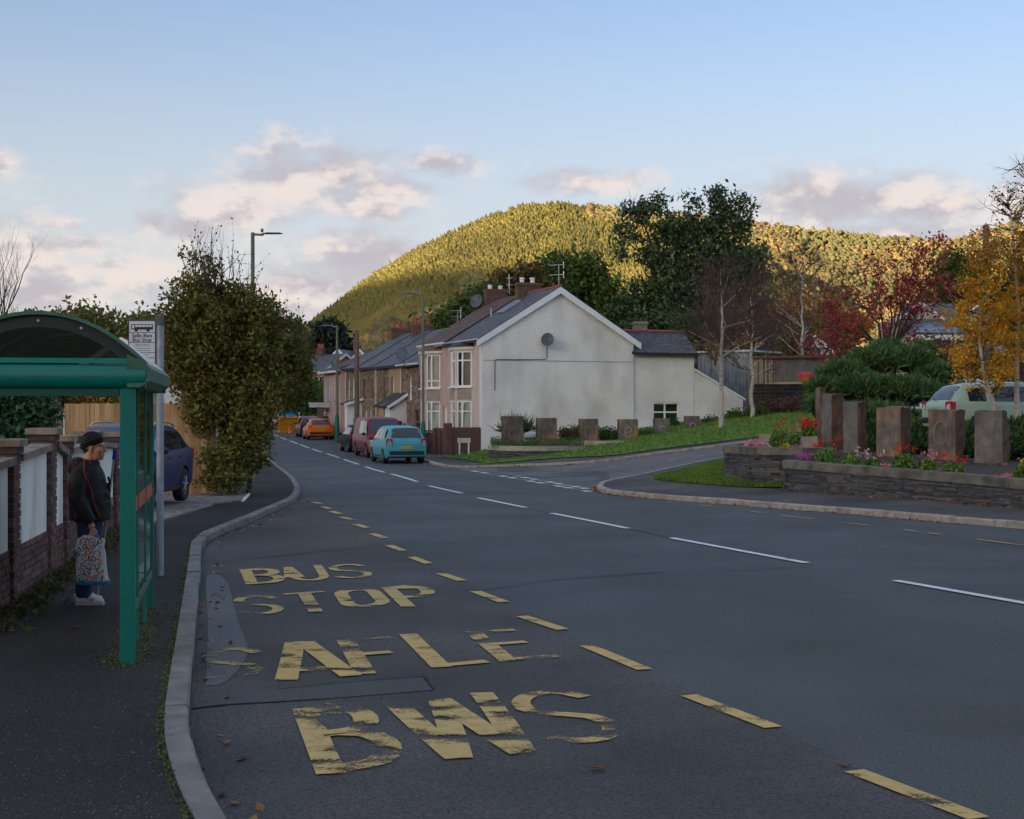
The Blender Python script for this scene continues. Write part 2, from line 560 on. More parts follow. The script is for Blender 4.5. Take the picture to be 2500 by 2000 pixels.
# ------------------------------------------------------------------ ground materials
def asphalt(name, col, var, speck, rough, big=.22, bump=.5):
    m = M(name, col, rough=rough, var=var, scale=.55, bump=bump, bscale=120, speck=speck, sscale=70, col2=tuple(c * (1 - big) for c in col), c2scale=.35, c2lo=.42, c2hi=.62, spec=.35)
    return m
MAT_ROAD = asphalt('road_asphalt', (.068, .071, .071), .18, .42, .75)
MAT_BAY = asphalt('bay_asphalt', (.063, .053, .050), .30, .62, .70, .42)
MAT_SIDE = asphalt('side_road_asphalt', (.135, .122, .116), .14, .3, .78)
MAT_PATCH = asphalt('patch_asphalt', (.040, .037, .036), .25, .5, .55)
MAT_WET_SHEEN = asphalt('wet_sheen_asphalt', (.082, .076, .076), .3, .6, .50, .3)  # wet patch; sky reflected in it is put into the paler base colour
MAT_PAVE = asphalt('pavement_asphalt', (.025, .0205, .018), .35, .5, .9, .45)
MAT_PAVE_R = asphalt('grey_pavement_asphalt', (.085, .076, .070), .28, .3, .9, .4)
MAT_KERB = M('concrete_kerb', (.20, .185, .17), .9, .25, 6, .3, 80, col2=(.12, .11, .10), c2scale=3, speck=.15)
MAT_KERB_R = M('pale_concrete_kerb', (.34, .30, .26), .9, .2, 5, .3, 80, col2=(.22, .19, .165), c2scale=4, speck=.12)
MAT_SOIL = M('soil', (.05, .036, .026), .95, .35, 8, .8, 40, speck=.3, sscale=60)
MAT_LAND = M('valley_land', (.06, .075, .028), .95, .3, .05, 0, col2=(.05, .05, .03), c2scale=.02)
MAT_GRASS_BASE = M('turf', (.095, .17, .018), .95, .35, 3, .6, 60, col2=(.11, .15, .028), c2scale=.8)
# ------------------------------------------------------------------ outlines, read off the photograph and dropped onto the ground
PX_LEFT = [(467, 1840), (467, 1688), (475, 1590), (483.5, 1484.7), (489, 1410), (493, 1340), (519, 1317), (558, 1299), (616.5, 1274), (680.5, 1245),
           (719.5, 1226.8), (732, 1206), (725, 1183.7), (700, 1158.6), (672, 1136), (641.6, 1111)]
left_pts = [Vector((4.6, -8.0)), Vector((2.2, -1.0)), Vector((.6, 2.2)), Vector((-.6, 5.0)), Vector((-1.32, 6.6))] + [G(*p).xy for p in PX_LEFT]
left_far = [Vector((lerp_table(XR, y) - 7.4, y)) for y in (62, 74, 88, 104, 128, 170, 230)]
LEFT = smooth_line(left_pts[:11], 4)[:-1] + smooth_line(left_pts[10:] + left_far, 5)
PX_NEAR = [(2500, 1292), (2238.6, 1270), (2071.7, 1255), (1934, 1245), (1767, 1231), (1600, 1218.6), (1552.8, 1213.6), (1500, 1208.5), (1469, 1203), (1458, 1196),
           (1466, 1186), (1490, 1179.5), (1519, 1174.6), (1575, 1163.5), (1630.7, 1150.5), (1742, 1128), (1790, 1119)]
near_pts = [G(*p).xy for p in PX_NEAR]
d_ = (near_pts[0] - near_pts[2]).normalized()
near_pts = [near_pts[0] + d_ * 40, near_pts[0] + d_ * 18, near_pts[0] + d_ * 8] + near_pts
d_ = (near_pts[-1] - near_pts[-3]).normalized()
near_pts += [near_pts[-1] + d_ * 7, near_pts[-1] + d_ * 24, near_pts[-1] + d_ * 60]
NEAR = smooth_line(near_pts, 4)
PX_FAR = [(831, 1076.5), (960, 1107), (1010, 1119.5), (1037, 1128), (1074, 1139), (1122, 1143.5), (1200, 1142), (1274.5, 1139), (1371, 1135.7), (1482, 1127.5), (1630.7, 1107.8), (1724.6, 1096)]
far_pts = [Vector((lerp_table(XR, y) + .35, y)) for y in (230, 170, 128, 112)] + [G(*p).xy for p in PX_FAR]
d_ = (far_pts[-1] - far_pts[-3]).normalized()
far_pts += [far_pts[-1] + d_ * 12, far_pts[-1] + d_ * 30, far_pts[-1] + d_ * 64]
FAR = smooth_line(far_pts, 4)
# ------------------------------------------------------------------ land under everything
def ground_mesh():
    xs = np.unique(np.concatenate([np.linspace(-900, -60, 15), np.arange(-60, 90, 1.5), np.linspace(90, 1200, 20)]))
    ys = np.unique(np.concatenate([np.linspace(-700, -14, 12), np.arange(-14, 140, 1.5), np.linspace(140, 900, 24)]))
    V = np.array([(x, y, gz(x, y) - .09) for y in ys for x in xs])
    nx = len(xs)
    F = np.array([(j * nx + i, j * nx + i + 1, (j + 1) * nx + i + 1, (j + 1) * nx + i) for j in range(len(ys) - 1) for i in range(nx - 1)])
    np_mesh('ground', V, F, MAT_LAND, kind='structure', smooth=True)
ground_mesh()
# ------------------------------------------------------------------ roads
road = drape('road', LEFT + FAR + NEAR[::-1] + [Vector((50, -8))], 0.0, MAT_ROAD, step=1.2, grid=1.7, kind='structure')
i_c = min(range(len(FAR)), key=lambda i: (FAR[i] - G(1122, 1143.5).xy).length)
i_n = min(range(len(NEAR)), key=lambda i: (NEAR[i] - G(1458, 1196).xy).length)
mouth = [G(1225, 1157).xy, G(1300, 1171).xy, G(1380, 1186).xy]
side_road = drape('side_road', FAR[i_c:] + NEAR[i_n:][::-1] + mouth[::-1], .004, MAT_SIDE, step=1.2, kind='structure')
PX_BAYLINE = [(748, 1222), (795, 1241), (852, 1267), (900, 1296), (960, 1331), (1048, 1379), (1129, 1420.6), (1231, 1473), (1375, 1541), (1575, 1639), (1890, 1780), (2377, 2000)]
bay_line = [G(*p).xy for p in PX_BAYLINE]
e_ = (bay_line[-1] - bay_line[-3]).normalized()
bay_line += [bay_line[-1] + e_ * 2.5, bay_line[-1] + e_ * 12]
i_b = min(range(len(LEFT)), key=lambda i: (LEFT[i] - G(719.5, 1226.8).xy).length)
bus_bay = drape('bus_bay_surface', LEFT[:i_b + 1] + bay_line, .004, MAT_BAY, parent=road, step=.8)
wet = drape('wet_sheen_gutter', smooth_line([G(*p).xy for p in [(502, 1676), (506, 1600), (507, 1500), (503, 1412), (530, 1404), (556, 1425), (568, 1470), (585, 1530), (606, 1585), (590, 1625), (560, 1660), (530, 1676)]], 3), .008, MAT_WET_SHEEN, parent=road, step=.3, grid=.5)
patch = drape('trench_patch', [G(*p).xy for p in [(472, 1699), (600, 1690), (680, 1687), (817, 1672.6), (930, 1664), (1036, 1656), (1047, 1672), (1059, 1687), (980, 1694), (900, 1700), (800, 1708), (678, 1715.7), (560, 1722), (469.6, 1732)]], .008, MAT_PATCH, parent=road, step=.3, grid=.6)
crackb = B()
for line in ([(1036, 1655), (980, 1659), (930, 1662), (870, 1668), (817, 1671), (740, 1680), (680, 1686)], [(1036, 1655), (1043, 1665), (1048, 1674), (1060, 1687)],
             [(470, 1733), (560, 1723), (678, 1716.5), (800, 1709)], [(1150, 1446), (1230, 1436), (1330, 1420), (1440, 1411), (1620, 1398)], [(1286, 1241.5), (1344, 1254)], [(1536, 1292.5), (1636, 1314.5)], [(1760, 1398), (1880, 1390), (1990, 1383)],
             [(500, 1375), (620, 1366), (760, 1350), (900, 1338)]):
    q = [G(*p) for p in line]
    for a, b in zip(q, q[1:]):
        t = (b - a).normalized(); nrm = Vector((-t.y, t.x, 0)) * random.uniform(.006, .014)
        up = Vector((0, 0, .0115))
        crackb.quad(a - nrm + up, b - nrm + up, b + nrm + up, a + nrm + up)
crackb.build('crack', M('crack_dark', (.008, .008, .009), .95, 0), road, kind='stuff')
# ------------------------------------------------------------------ kerbs: every stone by itself
def kerb(name, line, side, mat, ymax, width=.15, height=.115, length=.915, jit=.006):
    root = bpy.data.objects.new(name, None); COL.objects.link(root)
    root['kind'] = 'structure'
    dense = resample(line, .1)
    acc, start = 0.0, 0
    n = 0
    for i in range(1, len(dense)):
        acc += (dense[i] - dense[i - 1]).length
        far = dense[i].y > ymax
        if acc >= (length if not far else 12.0) or i == len(dense) - 1:
            seg = dense[start:i + 1]
            if len(seg) < 2: continue
            k = max(1, len(seg) // 4)
            seg = seg[::k] if (len(seg) - 1) % k == 0 else seg[::k] + [seg[-1]]
            if seg[0].y < -6 and seg[-1].y < -6:
                start, acc = i, 0.0; continue
            g = .006
            t0 = (seg[1] - seg[0]).normalized() * g; t1 = (seg[-1] - seg[-2]).normalized() * g
            seg = [seg[0] + t0] + list(seg[1:-1]) + [seg[-1] - t1]
            a = offset_line(seg, random.uniform(-jit, jit)); b = offset_line(seg, side * width); c = offset_line(seg, side * .018)
            dz = height + random.uniform(-jit, jit)
            m = B()
            vs = []
            for p, q, r_ in zip(a, b, c):
                z = gz(p.x, p.y); vs += [(p.x, p.y, z - .03), (p.x, p.y, z + dz - .018), (r_.x, r_.y, z + dz), (q.x, q.y, z + dz), (q.x, q.y, z - .03)]
            nn = len(a)
            fs = []
            for j in range(nn - 1):
                for e in range(4):
                    fs.append((j * 5 + e, (j + 1) * 5 + e, (j + 1) * 5 + e + 1, j * 5 + e + 1) if side < 0 else (j * 5 + e, j * 5 + e + 1, (j + 1) * 5 + e + 1, (j + 1) * 5 + e))
            fs += [(0, 1, 2, 3, 4), tuple((nn - 1) * 5 + e for e in range(5))[::-1]]
            m.add(vs, fs)
            m.build('kerb_stone', mat, root)
            start, acc = i, 0.0
            n += 1
    return root
kerb('kerb', LEFT, 1, MAT_KERB, 60)
kerb('kerb', NEAR[4:], -1, MAT_KERB_R, 70)
kerb('kerb', FAR, 1, MAT_KERB_R, 70, height=.10)
# ------------------------------------------------------------------ pavements
lk = offset_line(LEFT, .15)
WALL_A, WALL_B = Vector((-4.62, 12.0)), Vector((-6.55, 24.0))
lp = [p for p in lk if p.y < 60]
left_back = [Vector((-11.5, 60)), Vector((-9.4, 44)), Vector((-8.6, 36)), Vector((-9.6, 30)), Vector((-9.9, 25)), Vector((-6.75, 24.5)), WALL_A + Vector((-.2, 0)), Vector((-3.4, 4)), Vector((-2, -8))]
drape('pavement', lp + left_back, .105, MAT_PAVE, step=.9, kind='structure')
PX_PLANT = [(1913, 1193), (2060, 1203), (2205, 1213.6), (2351, 1224), (2500, 1236.5)]
plant_base = [G(u, v, .11).xy for u, v in PX_PLANT]
e_ = (plant_base[-1] - plant_base[-2]).normalized()
plant_base += [plant_base[-1] + e_ * 3, plant_base[-1] + e_ * 9]
nk = offset_line(NEAR, -.15)
i0 = min(range(len(nk)), key=lambda i: (nk[i] - G(1790, 1119).xy).length)
back = [plant_base[-1] + Vector((6, -2))] + plant_base[::-1] + [G(1800, 1190, .1).xy, G(1720, 1184, .1).xy, G(1630, 1176, .1).xy, G(1600, 1172, .1).xy]
path_in = offset_line(NEAR, -1.35)
path_side = [p for p in path_in[i_n + 10:i0 + 1]]
drape('pavement', nk[6:i0 + 1] + path_side[::-1] + back[::-1], .105, MAT_PAVE_R, step=.7, kind='structure')
fk = offset_line(FAR, .15)
i_r = min(range(len(FAR)), key=lambda i: (FAR[i] - G(831, 1076.5).xy).length)
fbk = offset_line(FAR, 1.75)
drape('pavement', fk + fbk[::-1], .092, MAT_PAVE_R, step=1.0, kind='structure')
# ------------------------------------------------------------------ verges
verge_right = [G(1600, 1172, .1).xy, G(1630, 1176, .1).xy, G(1720, 1184, .1).xy, G(1800, 1190, .1).xy, plant_base[0] + Vector((.1, .1)), plant_base[0] + Vector((.4, 3.0)), path_side[-1]] + path_side[::-1][1:]
turf = drape('grass_verge', verge_right, .12, MAT_GRASS_BASE, step=.6, grid=.9, kind='structure')
i_g = min(range(len(FAR)), key=lambda i: (FAR[i] - G(1060, 1135).xy).length)
bank = fbk[i_g:]
bank_out = bank + [Vector((40, 92)), Vector((12, 90)), Vector((4, 76)), Vector((-1.6, 67.6)), Vector((-3.2, 65.2))]
drape('grass_bank', bank_out, .125, MAT_GRASS_BASE, step=1.0, grid=1.3, kind='structure')
def inside(p, poly):
    c = False
    j = len(poly) - 1
    for i in range(len(poly)):
        a, b = poly[i], poly[j]
        if (a.y > p[1]) != (b.y > p[1]) and p[0] < (b.x - a.x) * (p[1] - a.y) / (b.y - a.y) + a.x: c = not c
        j = i
    return c
def grass(name, poly, n, h, off, mat, ymax=999, clear=None):
    xs = [p.x for p in poly]; ys = [p.y for p in poly]
    pts = []
    while len(pts) < n:
        p = (random.uniform(min(xs), max(xs)), random.uniform(min(ys), min(max(ys), ymax)))
        if inside(p, poly) and not (clear and clear(*p)): pts.append((p[0], p[1], gz(*p) + off))
    pts = np.array(pts)
    a = rng.random(n) * 2 * math.pi
    hh = h * (.5 + rng.random(n))
    w = .012 + .004 * rng.random(n)
    w = w * np.maximum(1, pts[:, 1] / 26)
    dx, dy = np.cos(a) * w, np.sin(a) * w
    lean = rng.normal(size=(n, 2)) * .35 * hh[:, None]
    V = np.zeros((n, 3, 3))
    V[:, 0] = pts; V[:, 0, 0] -= dx; V[:, 0, 1] -= dy
    V[:, 1] = pts; V[:, 1, 0] += dx; V[:, 1, 1] += dy
    V[:, 2] = pts; V[:, 2, :2] += lean; V[:, 2, 2] += hh
    np_mesh(name, V.reshape(-1, 3), np.arange(3 * n).reshape(n, 3), mat, kind='stuff')
MAT_BLADE = M('grass_blade', (0, 0, 0), .7, .25, .9, island=[(.095, .20, .018), (.12, .24, .02), (.15, .25, .028), (.08, .155, .018), (.18, .22, .045)], trans=.3)
grass('grass', verge_right, 26000, .07, .12, MAT_BLADE)
grass('grass', bank_out, 60000, .075, .125, MAT_BLADE, 84)
# ------------------------------------------------------------------ painted markings
def paint(name, col, worn, scale=7.0):
    m = M(name, col, .75, .14, 9, .15, 90)
    nt = m.node_tree
    N, L = nt.nodes.new, nt.links.new
    tc = N('ShaderNodeTexCoord'); mp = N('ShaderNodeMapping'); mp.inputs['Scale'].default_value = (.8, 1.4, 1); L(tc.outputs['Object'], mp.inputs[0])
    n1 = N('ShaderNodeTexNoise'); n1.inputs['Scale'].default_value = scale * .36; n1.inputs['Detail'].default_value = 3
    n2 = N('ShaderNodeTexNoise'); n2.inputs['Scale'].default_value = scale * 7; n2.inputs['Detail'].default_value = 5; n2.inputs['Roughness'].default_value = .7
    L(mp.outputs[0], n1.inputs['Vector']); L(mp.outputs[0], n2.inputs['Vector'])
    a = N('ShaderNodeMath'); a.operation = 'MULTIPLY_ADD'; a.inputs[1].default_value = .55; L(n2.outputs['Fac'], a.inputs[0])
    b = N('ShaderNodeMath'); b.operation = 'MULTIPLY'; b.inputs[1].default_value = 1.0; L(n1.outputs['Fac'], b.inputs[0])
    L(b.outputs[0], a.inputs[2])
    r = N('ShaderNodeMapRange'); L(a.outputs[0], r.inputs[0]); r.inputs[1].default_value = worn; r.inputs[2].default_value = worn + .09
    tr = N('ShaderNodeBsdfTransparent')
    ms = N('ShaderNodeMixShader')
    L(r.outputs[0], ms.inputs[0]); L(tr.outputs[0], ms.inputs[1]); L(nt.nodes['Principled BSDF'].outputs[0], ms.inputs[2])
    L(ms.outputs[0], nt.nodes['Material Output'].inputs['Surface'])
    return m
MAT_YELLOW = paint('yellow_road_paint', (.50, .33, .11), .70)
MAT_YELLOW_LESS = paint('yellow_bay_paint', (.54, .35, .105), .61)
MAT_YELLOW_FADE = paint('faded_yellow_paint', (.42, .29, .11), .80)
MAT_WHITE = paint('white_road_paint', (.62, .63, .63), .50)
MAT_FAINT = paint('faint_white_paint', (.42, .42, .42), .70)
MAT_FAINT_Y = paint('faint_yellow_paint', (.42, .29, .09), .68)
def arc(cx, cy, rx, ry, a0, a1, n=9):
    return [(cx + rx * math.cos(R(a0 + (a1 - a0) * i / n)), cy + ry * math.sin(R(a0 + (a1 - a0) * i / n))) for i in range(n + 1)]
S_CURVE = [(.96, .80)] + arc(.5, .74, .42, .22, 30, 180, 9) + [(.10, .66), (.22, .56), (.5, .505), (.8, .43)] + [(.92, .33)] + arc(.5, .27, .43, .23, 0, -150, 9)
LETTERS = {
    'B': [[(.10, 0), (.10, 1)], [(.10, .955), (.55, .955)] + arc(.55, .75, .34, .205, 90, -90, 8) + [(.10, .545)], [(.10, .505), (.60, .505)] + arc(.58, .275, .36, .23, 90, -90, 8) + [(.10, .045)]],
    'U': [[(.10, 1), (.10, .28)] + arc(.5, .28, .40, .235, 180, 360, 10) + [(.90, 1)]],
    'S': [S_CURVE],
    'T': [[(0, .955), (1, .955)], [(.5, .93), (.5, 0)]],
    'O': [[(.10, .75)] + arc(.5, .75, .40, .205, 180, 0, 10) + arc(.5, .25, .40, .205, 0, -180, 10) + [(.10, .75)]],
    'P': [[(.10, 0), (.10, 1)], [(.10, .955), (.6, .955)] + arc(.6, .70, .30, .255, 90, -90, 8) + [(.10, .445)]],
    'A': [[(.05, 0), (.42, 1)], [(.58, 1), (.95, 0)], [(.18, .22), (.82, .22)], [(.40, .955), (.60, .955)]],
    'F': [[(.10, 0), (.10, 1)], [(.10, .955), (1, .955)], [(.10, .53), (.8, .53)]],
    'L': [[(.10, 1), (.10, 0)], [(.10, .045), (1, .045)]],
    'E': [[(.10, 0), (.10, 1)], [(.10, .955), (1, .955)], [(.10, .53), (.85, .53)], [(.10, .045), (1, .045)]],
    'W': [[(.06, 1), (.29, 0)], [(.29, 0), (.5, .95)], [(.5, .95), (.71, 0)], [(.71, 0), (.94, 1)]],
}
def strip(b, pts, w, z):
    """ribbon along world points, mitred"""
    pts2 = [Vector((p.x, p.y)) for p in pts]
    L_, R_ = [], []
    for i, p in enumerate(pts2):
        t0 = (p - pts2[i - 1]).normalized() if i else None
        t1 = (pts2[i + 1] - p).normalized() if i < len(pts2) - 1 else None
        t = ((t0 or t1) + (t1 or t0)).normalized()
        n = Vector((-t.y, t.x))
        k = 1.0
        if t0 and t1: k = 1 / max(.45, n.dot(Vector((-t1.y, t1.x))))
        L_.append(p + n * w / 2 * k); R_.append(p - n * w / 2 * k)
    vs = []
    for a, c in zip(L_, R_): vs += [(a.x, a.y, gz(a.x, a.y) + z), (c.x, c.y, gz(c.x, c.y) + z)]
    b.add(vs, [(2 * i + 1, 2 * i + 3, 2 * i + 2, 2 * i) for i in range(len(pts2) - 1)])
def road_letter(ch, tl, tr, br, bl, w, mat):
    b = B()
    z = .0125
    for k, st in enumerate(LETTERS[ch]):
        pts = []
        fine = []
        for p, q in zip(st, st[1:]):
            n = 4 if len(st) <= 3 else 1
            fine += [(p[0] + (q[0] - p[0]) * i / n, p[1] + (q[1] - p[1]) * i / n) for i in range(n)]
        fine.append(st[-1])
        for x, y in fine:
            top = (tl[0] + (tr[0] - tl[0]) * x, tl[1] + (tr[1] - tl[1]) * x)
            bot = (bl[0] + (br[0] - bl[0]) * x, bl[1] + (br[1] - bl[1]) * x)
            # depth runs as 1/v, so interpolate the row in world terms
            v = 1000 + 1 / ((1 - y) / (bot[1] - 1000) + y / (top[1] - 1000))
            f = (v - top[1]) / (bot[1] - top[1])
            pts.append(G(top[0] + (bot[0] - top[0]) * f, v))
        strip(b, pts, w * (1.0 if abs(st[0][0] - st[-1][0]) < .45 else .8), z + k * .0012)
    b.build('painted_letter', mat, road)
Y = MAT_YELLOW
for ch, tl, tr, br, bl, w, mt in [
    ('B', (590, 1392.5), (674, 1389.5), (693, 1424), (607, 1429.5), .14, MAT_YELLOW_LESS),
    ('U', (694, 1387.3), (784, 1381.7), (807, 1418), (718, 1422.5), .14, MAT_YELLOW_LESS),
    ('S', (802, 1381.7), (885.6, 1377.5), (912, 1411.8), (816, 1416), .13, MAT_YELLOW_LESS),
    ('S', (574, 1458), (671.3, 1455), (692, 1501), (578, 1505.5), .14, Y),
    ('T', (690.8, 1451.5), (791, 1445), (821.6, 1493.5), (721.4, 1500.5), .14, Y),
    ('O', (816, 1444), (912, 1437), (956, 1478.5), (846, 1489.5), .15, MAT_YELLOW_LESS),
    ('P', (937, 1437), (1040, 1431.5), (1086, 1476.5), (987, 1484.5), .15, MAT_YELLOW_LESS),
    ('S', (503, 1587.7), (633.8, 1582), (639, 1662.8), (494.6, 1671), .15, MAT_YELLOW_FADE),
    ('A', (658.3, 1575), (804.4, 1566.8), (866, 1653.5), (690, 1664), .17, MAT_YELLOW_LESS),
    ('F', (831.4, 1567), (956.6, 1557), (1012, 1640.6), (880, 1649.5), .16, Y),
    ('L', (984, 1552), (1105, 1545), (1194, 1622), (1065, 1633.5), .16, MAT_YELLOW_LESS),
    ('E', (1143, 1545.6), (1252, 1538), (1367.6, 1608.5), (1229, 1619.5), .15, Y),
    ('B', (727, 1735), (890, 1722), (985, 1864), (789, 1897), .165, Y),
    ('W', (945.5, 1716), (1190, 1695), (1385, 1836), (1012, 1864), .165, Y),
    ('S', (1241, 1696.6), (1413, 1682), (1546, 1812), (1316, 1824), .16, Y)]:
    road_letter(ch, tl, tr, br, bl, w, mt)
def dash(name, p, q, w, mat):
    b = B()
    a, c = G(*p), G(*q)
    n = max(1, int((c - a).length / 1.0))
    strip(b, [a.lerp(c, i / n) for i in range(n + 1)], w, .0125)
    b.build(name, mat, road)
for p in [(763.5, 1227, 783.5, 1231), (786.3, 1238, 805.8, 1243.5), (808.6, 1249.6, 830.3, 1256), (833, 1263.8, 862.9, 1270.5), (867, 1281, 894.9, 1290), (907.4, 1304, 939.4, 1315.3),
          (949, 1333, 985, 1347), (1002, 1361, 1047, 1378), (1075, 1402, 1128, 1420), (1160, 1446, 1230, 1472.5), (1275, 1507, 1374, 1540), (1432, 1579, 1574, 1638), (1682, 1701, 1888, 1780),
          (2085, 1886, 2390, 2003)]:
    dash('bay_dash', p[:2], p[2:], .13, MAT_YELLOW_LESS)
for p in [(667.3, 1061.5, 678.8, 1066), (684.6, 1068.4, 700.9, 1074.7), (706.7, 1076.5, 726.4, 1084), (732.2, 1085.8, 754.2, 1094), (761.6, 1096.3, 786.7, 1104.8), (797, 1107.9, 828.4, 1118.3),
          (839.6, 1122.2, 875.3, 1134.5), (892.2, 1140.3, 938.6, 1154.2), (955, 1158, 1018.6, 1177), (1046.4, 1186.8, 1128, 1205.4), (1167, 1216.5, 1283.8, 1240.6), (1346.9, 1254.4, 1532.4, 1291.5),
          (1639.7, 1315, 1969.4, 1376.4), (2186, 1419.3, 2690, 1508)]:
    dash('centre_dash', p[:2], p[2:], .13, MAT_WHITE)
for p in [(1625, 1225, 1664.7, 1229.4), (1708.5, 1234.4, 1758.6, 1239), (1806.6, 1247, 1863, 1253.6), (1906.8, 1259.5, 1984, 1268.7), (2045.8, 1276.2, 2125, 1284.5), (2203, 1295, 2296, 1306.6), (2386.8, 1318.8, 2510, 1334.8)]:
    dash('edge_dash', p[:2], p[2:], .09, MAT_FAINT_Y)
for (a, b, n) in (((1130, 1146), (1448, 1203), 14), ((1255, 1162), (1440, 1196), 9)):
    for k in range(n):
        t0, t1 = k / n, (k + .62) / n
        dash('give_way_dash', (a[0] + (b[0] - a[0]) * t0, a[1] + (b[1] - a[1]) * t0), (a[0] + (b[0] - a[0]) * t1, a[1] + (b[1] - a[1]) * t1), .22, MAT_WHITE if k % 3 else MAT_FAINT)
for p in [(1315, 1157, 1345, 1153.5), (1360, 1152, 1390, 1149), (1485, 1141, 1506, 1138.8), (1632, 1125.5, 1658, 1121.5), (1702, 1115, 1725, 1112)]:
    dash('side_road_dash', p[:2], p[2:], .12, MAT_FAINT)
# ------------------------------------------------------------------ hills
def catmull(xs, ys, x):
    return np.interp(x, xs, ys)
def hill_height(u, t, sky, d0, d1, v0=985, power=1.0, seed=0):
    """depth and height at fraction t up the slope in the direction u"""
    d = d0 + (d1 - d0) * t
    e = (1000 - v0) + ((1000 - sky) - (1000 - v0)) * t ** power
    wob = (np.sin(u * .013 + seed + t * 5) * .5 + np.sin(u * .031 + seed * 2 - t * 9) * .3 + np.sin(u * .006 + t * 14 + seed) * .4) * np.sin(np.pi * np.clip(t, 0, 1)) * 9
    return d, CAM_H + e / FPX * d + wob * (d / 1200)
HILLS = {
    'main': dict(u=[200, 520, 640, 745, 800, 900, 1000, 1100, 1200, 1290, 1360, 1420, 1500, 1600, 1700, 1800, 1900, 2000, 2150],
                 v=[1030, 985, 880, 790, 750, 672, 612, 562, 518, 494, 489, 498, 512, 530, 560, 600, 650, 720, 800], d0=620, d1=1350, seed=1.3),
    'back': dict(u=[1350, 1500, 1700, 1830, 1900, 2000, 2100, 2200, 2300, 2400, 2500, 2800, 3300],
                 v=[520, 515, 525, 541, 548, 560, 572, 580, 586, 580, 570, 520, 480], d0=900, d1=1750, seed=4.1),
    'right': dict(u=[2050, 2180, 2260, 2330, 2400, 2450, 2500, 2700, 3000, 3400],
                  v=[900, 740, 660, 600, 566, 550, 540, 490, 450, 430], d0=420, d1=900, seed=2.2)}
def hill_point(h, u, t):
    sky = np.interp(u, h['u'], h['v'])
    d, z = hill_height(u, t, sky, h['d0'], h['d1'], h.get('v0', 985), h.get('power', 1.0), h['seed'])
    return np.stack([(u - 1250) / FPX * d, d, z], -1)
MAT_HILL = M('hill_floor', (.055, .05, .02), 1.0, .3, .02, 0)
for key, h in HILLS.items():
    us = np.linspace(h['u'][0], h['u'][-1], 110)
    ts = np.concatenate([np.linspace(0, 1, 26), [1.05, 1.2, 1.5]])
    U, T = np.meshgrid(us, ts)
    pts = hill_point(h, U, np.minimum(T, 1.0))
    over = np.maximum(T - 1, 0)
    pts[..., 1] += over * 900; pts[..., 2] -= over * 240
    pts[..., 0] *= 1 + over * .6
    pts[0, :, 2] -= 30
    n = len(us)
    F = np.array([(j * n + i, j * n + i + 1, (j + 1) * n + i + 1, (j + 1) * n + i) for j in range(len(ts) - 1) for i in range(n - 1)])
    np_mesh('hill', pts.reshape(-1, 3) - np.array([0, 0, 4.0]), F, MAT_HILL, kind='structure', smooth=True)
def ridge_behind():
    """unseen valley side behind the camera, shaped to block the sun and shade the village"""
    s = Vector((math.sin(R(SUN_AZ)), math.cos(R(SUN_AZ)))); a = Vector((-s.y, s.x))
    T = math.tan(R(SUN_EL))
    vs, fs = [], []
    n = 60
    prof = [(800, 0.0), (1050, .18), (1300, .48), (1600, .84), (1800, 1.0), (1950, .96), (2500, .5)]
    for i in range(n + 1):
        w = -4200 + 8400 * i / n
        top = T * (1800 + 980) + 8 * math.sin(w * .012) + 5 * math.sin(w * .031 + 1) + 4 + RIDGE_DROP(w)
        for dd, f in prof:
            p = s * dd + a * w
            vs.append((p.x, p.y, -8 + (top + 8) * f))
    m = len(prof)
    fs = [(i * m + j, i * m + j + 1, (i + 1) * m + j + 1, (i + 1) * m + j) for i in range(n) for j in range(m - 1)]
    np_mesh('hill', np.array(vs), np.array(fs), MAT_LAND, kind='structure', smooth=True)
RIDGE_DROP = lambda w: smooth_table([(-700, 92), (-420, -65)], w)  # unseen crest raised and lowered to set where its shadow line falls
ridge_behind()
# ------------------------------------------------------------------ forest on the hills: one mass, tree by tree in geometry
def ico():
    bm = bmesh.new(); bmesh.ops.create_icosphere(bm, subdivisions=1, radius=1.0)
    v = np.array([x.co[:] for x in bm.verts]); f = np.array([[w.index for w in q.verts] for q in bm.faces]); bm.free()
    return v, f
def cone_tree():
    """a conifer in three ragged tiers"""
    V, F = [], []
    for (z0, z1, r, k) in ((.0, .72, .27, 5), (.34, 1.0, .19, 5)):
        o = len(V)
        V += [(r * math.cos(2 * math.pi * i / k), r * math.sin(2 * math.pi * i / k), z0 + (.05 if i % 2 else -.03)) for i in range(k)] + [(0, 0, z1)]
        F += [(o + i, o + (i + 1) % k, o + k) for i in range(k)]
    return np.array(V), np.array(F)
def stamp(proto, pos, sx, sz, rot, jit, r):
    v, f = proto
    n, k = len(pos), len(v)
    c, s_ = np.cos(rot), np.sin(rot)
    J = 1 + jit * r.normal(size=(n, k, 3))
    W = v[None] * J
    X = (W[..., 0] * c[:, None] - W[..., 1] * s_[:, None]) * sx[:, None]
    Y_ = (W[..., 0] * s_[:, None] + W[..., 1] * c[:, None]) * sx[:, None]
    Z = W[..., 2] * sz[:, None]
    V = np.stack([X, Y_, Z], -1) + pos[:, None]
    F = f[None] + (np.arange(n) * k)[:, None, None]
    return V.reshape(-1, 3), F.reshape(-1, f.shape[1])
MAT_CONIF = M('forest_conifer', (0, 0, 0), .9, .35, .012, island=[(.20, .165, .030), (.22, .175, .032), (.24, .18, .036), (.17, .15, .030), (.25, .185, .04)], col2=(.28, .19, .045), c2scale=.006, c2lo=.55, c2hi=.7, trans=.15)
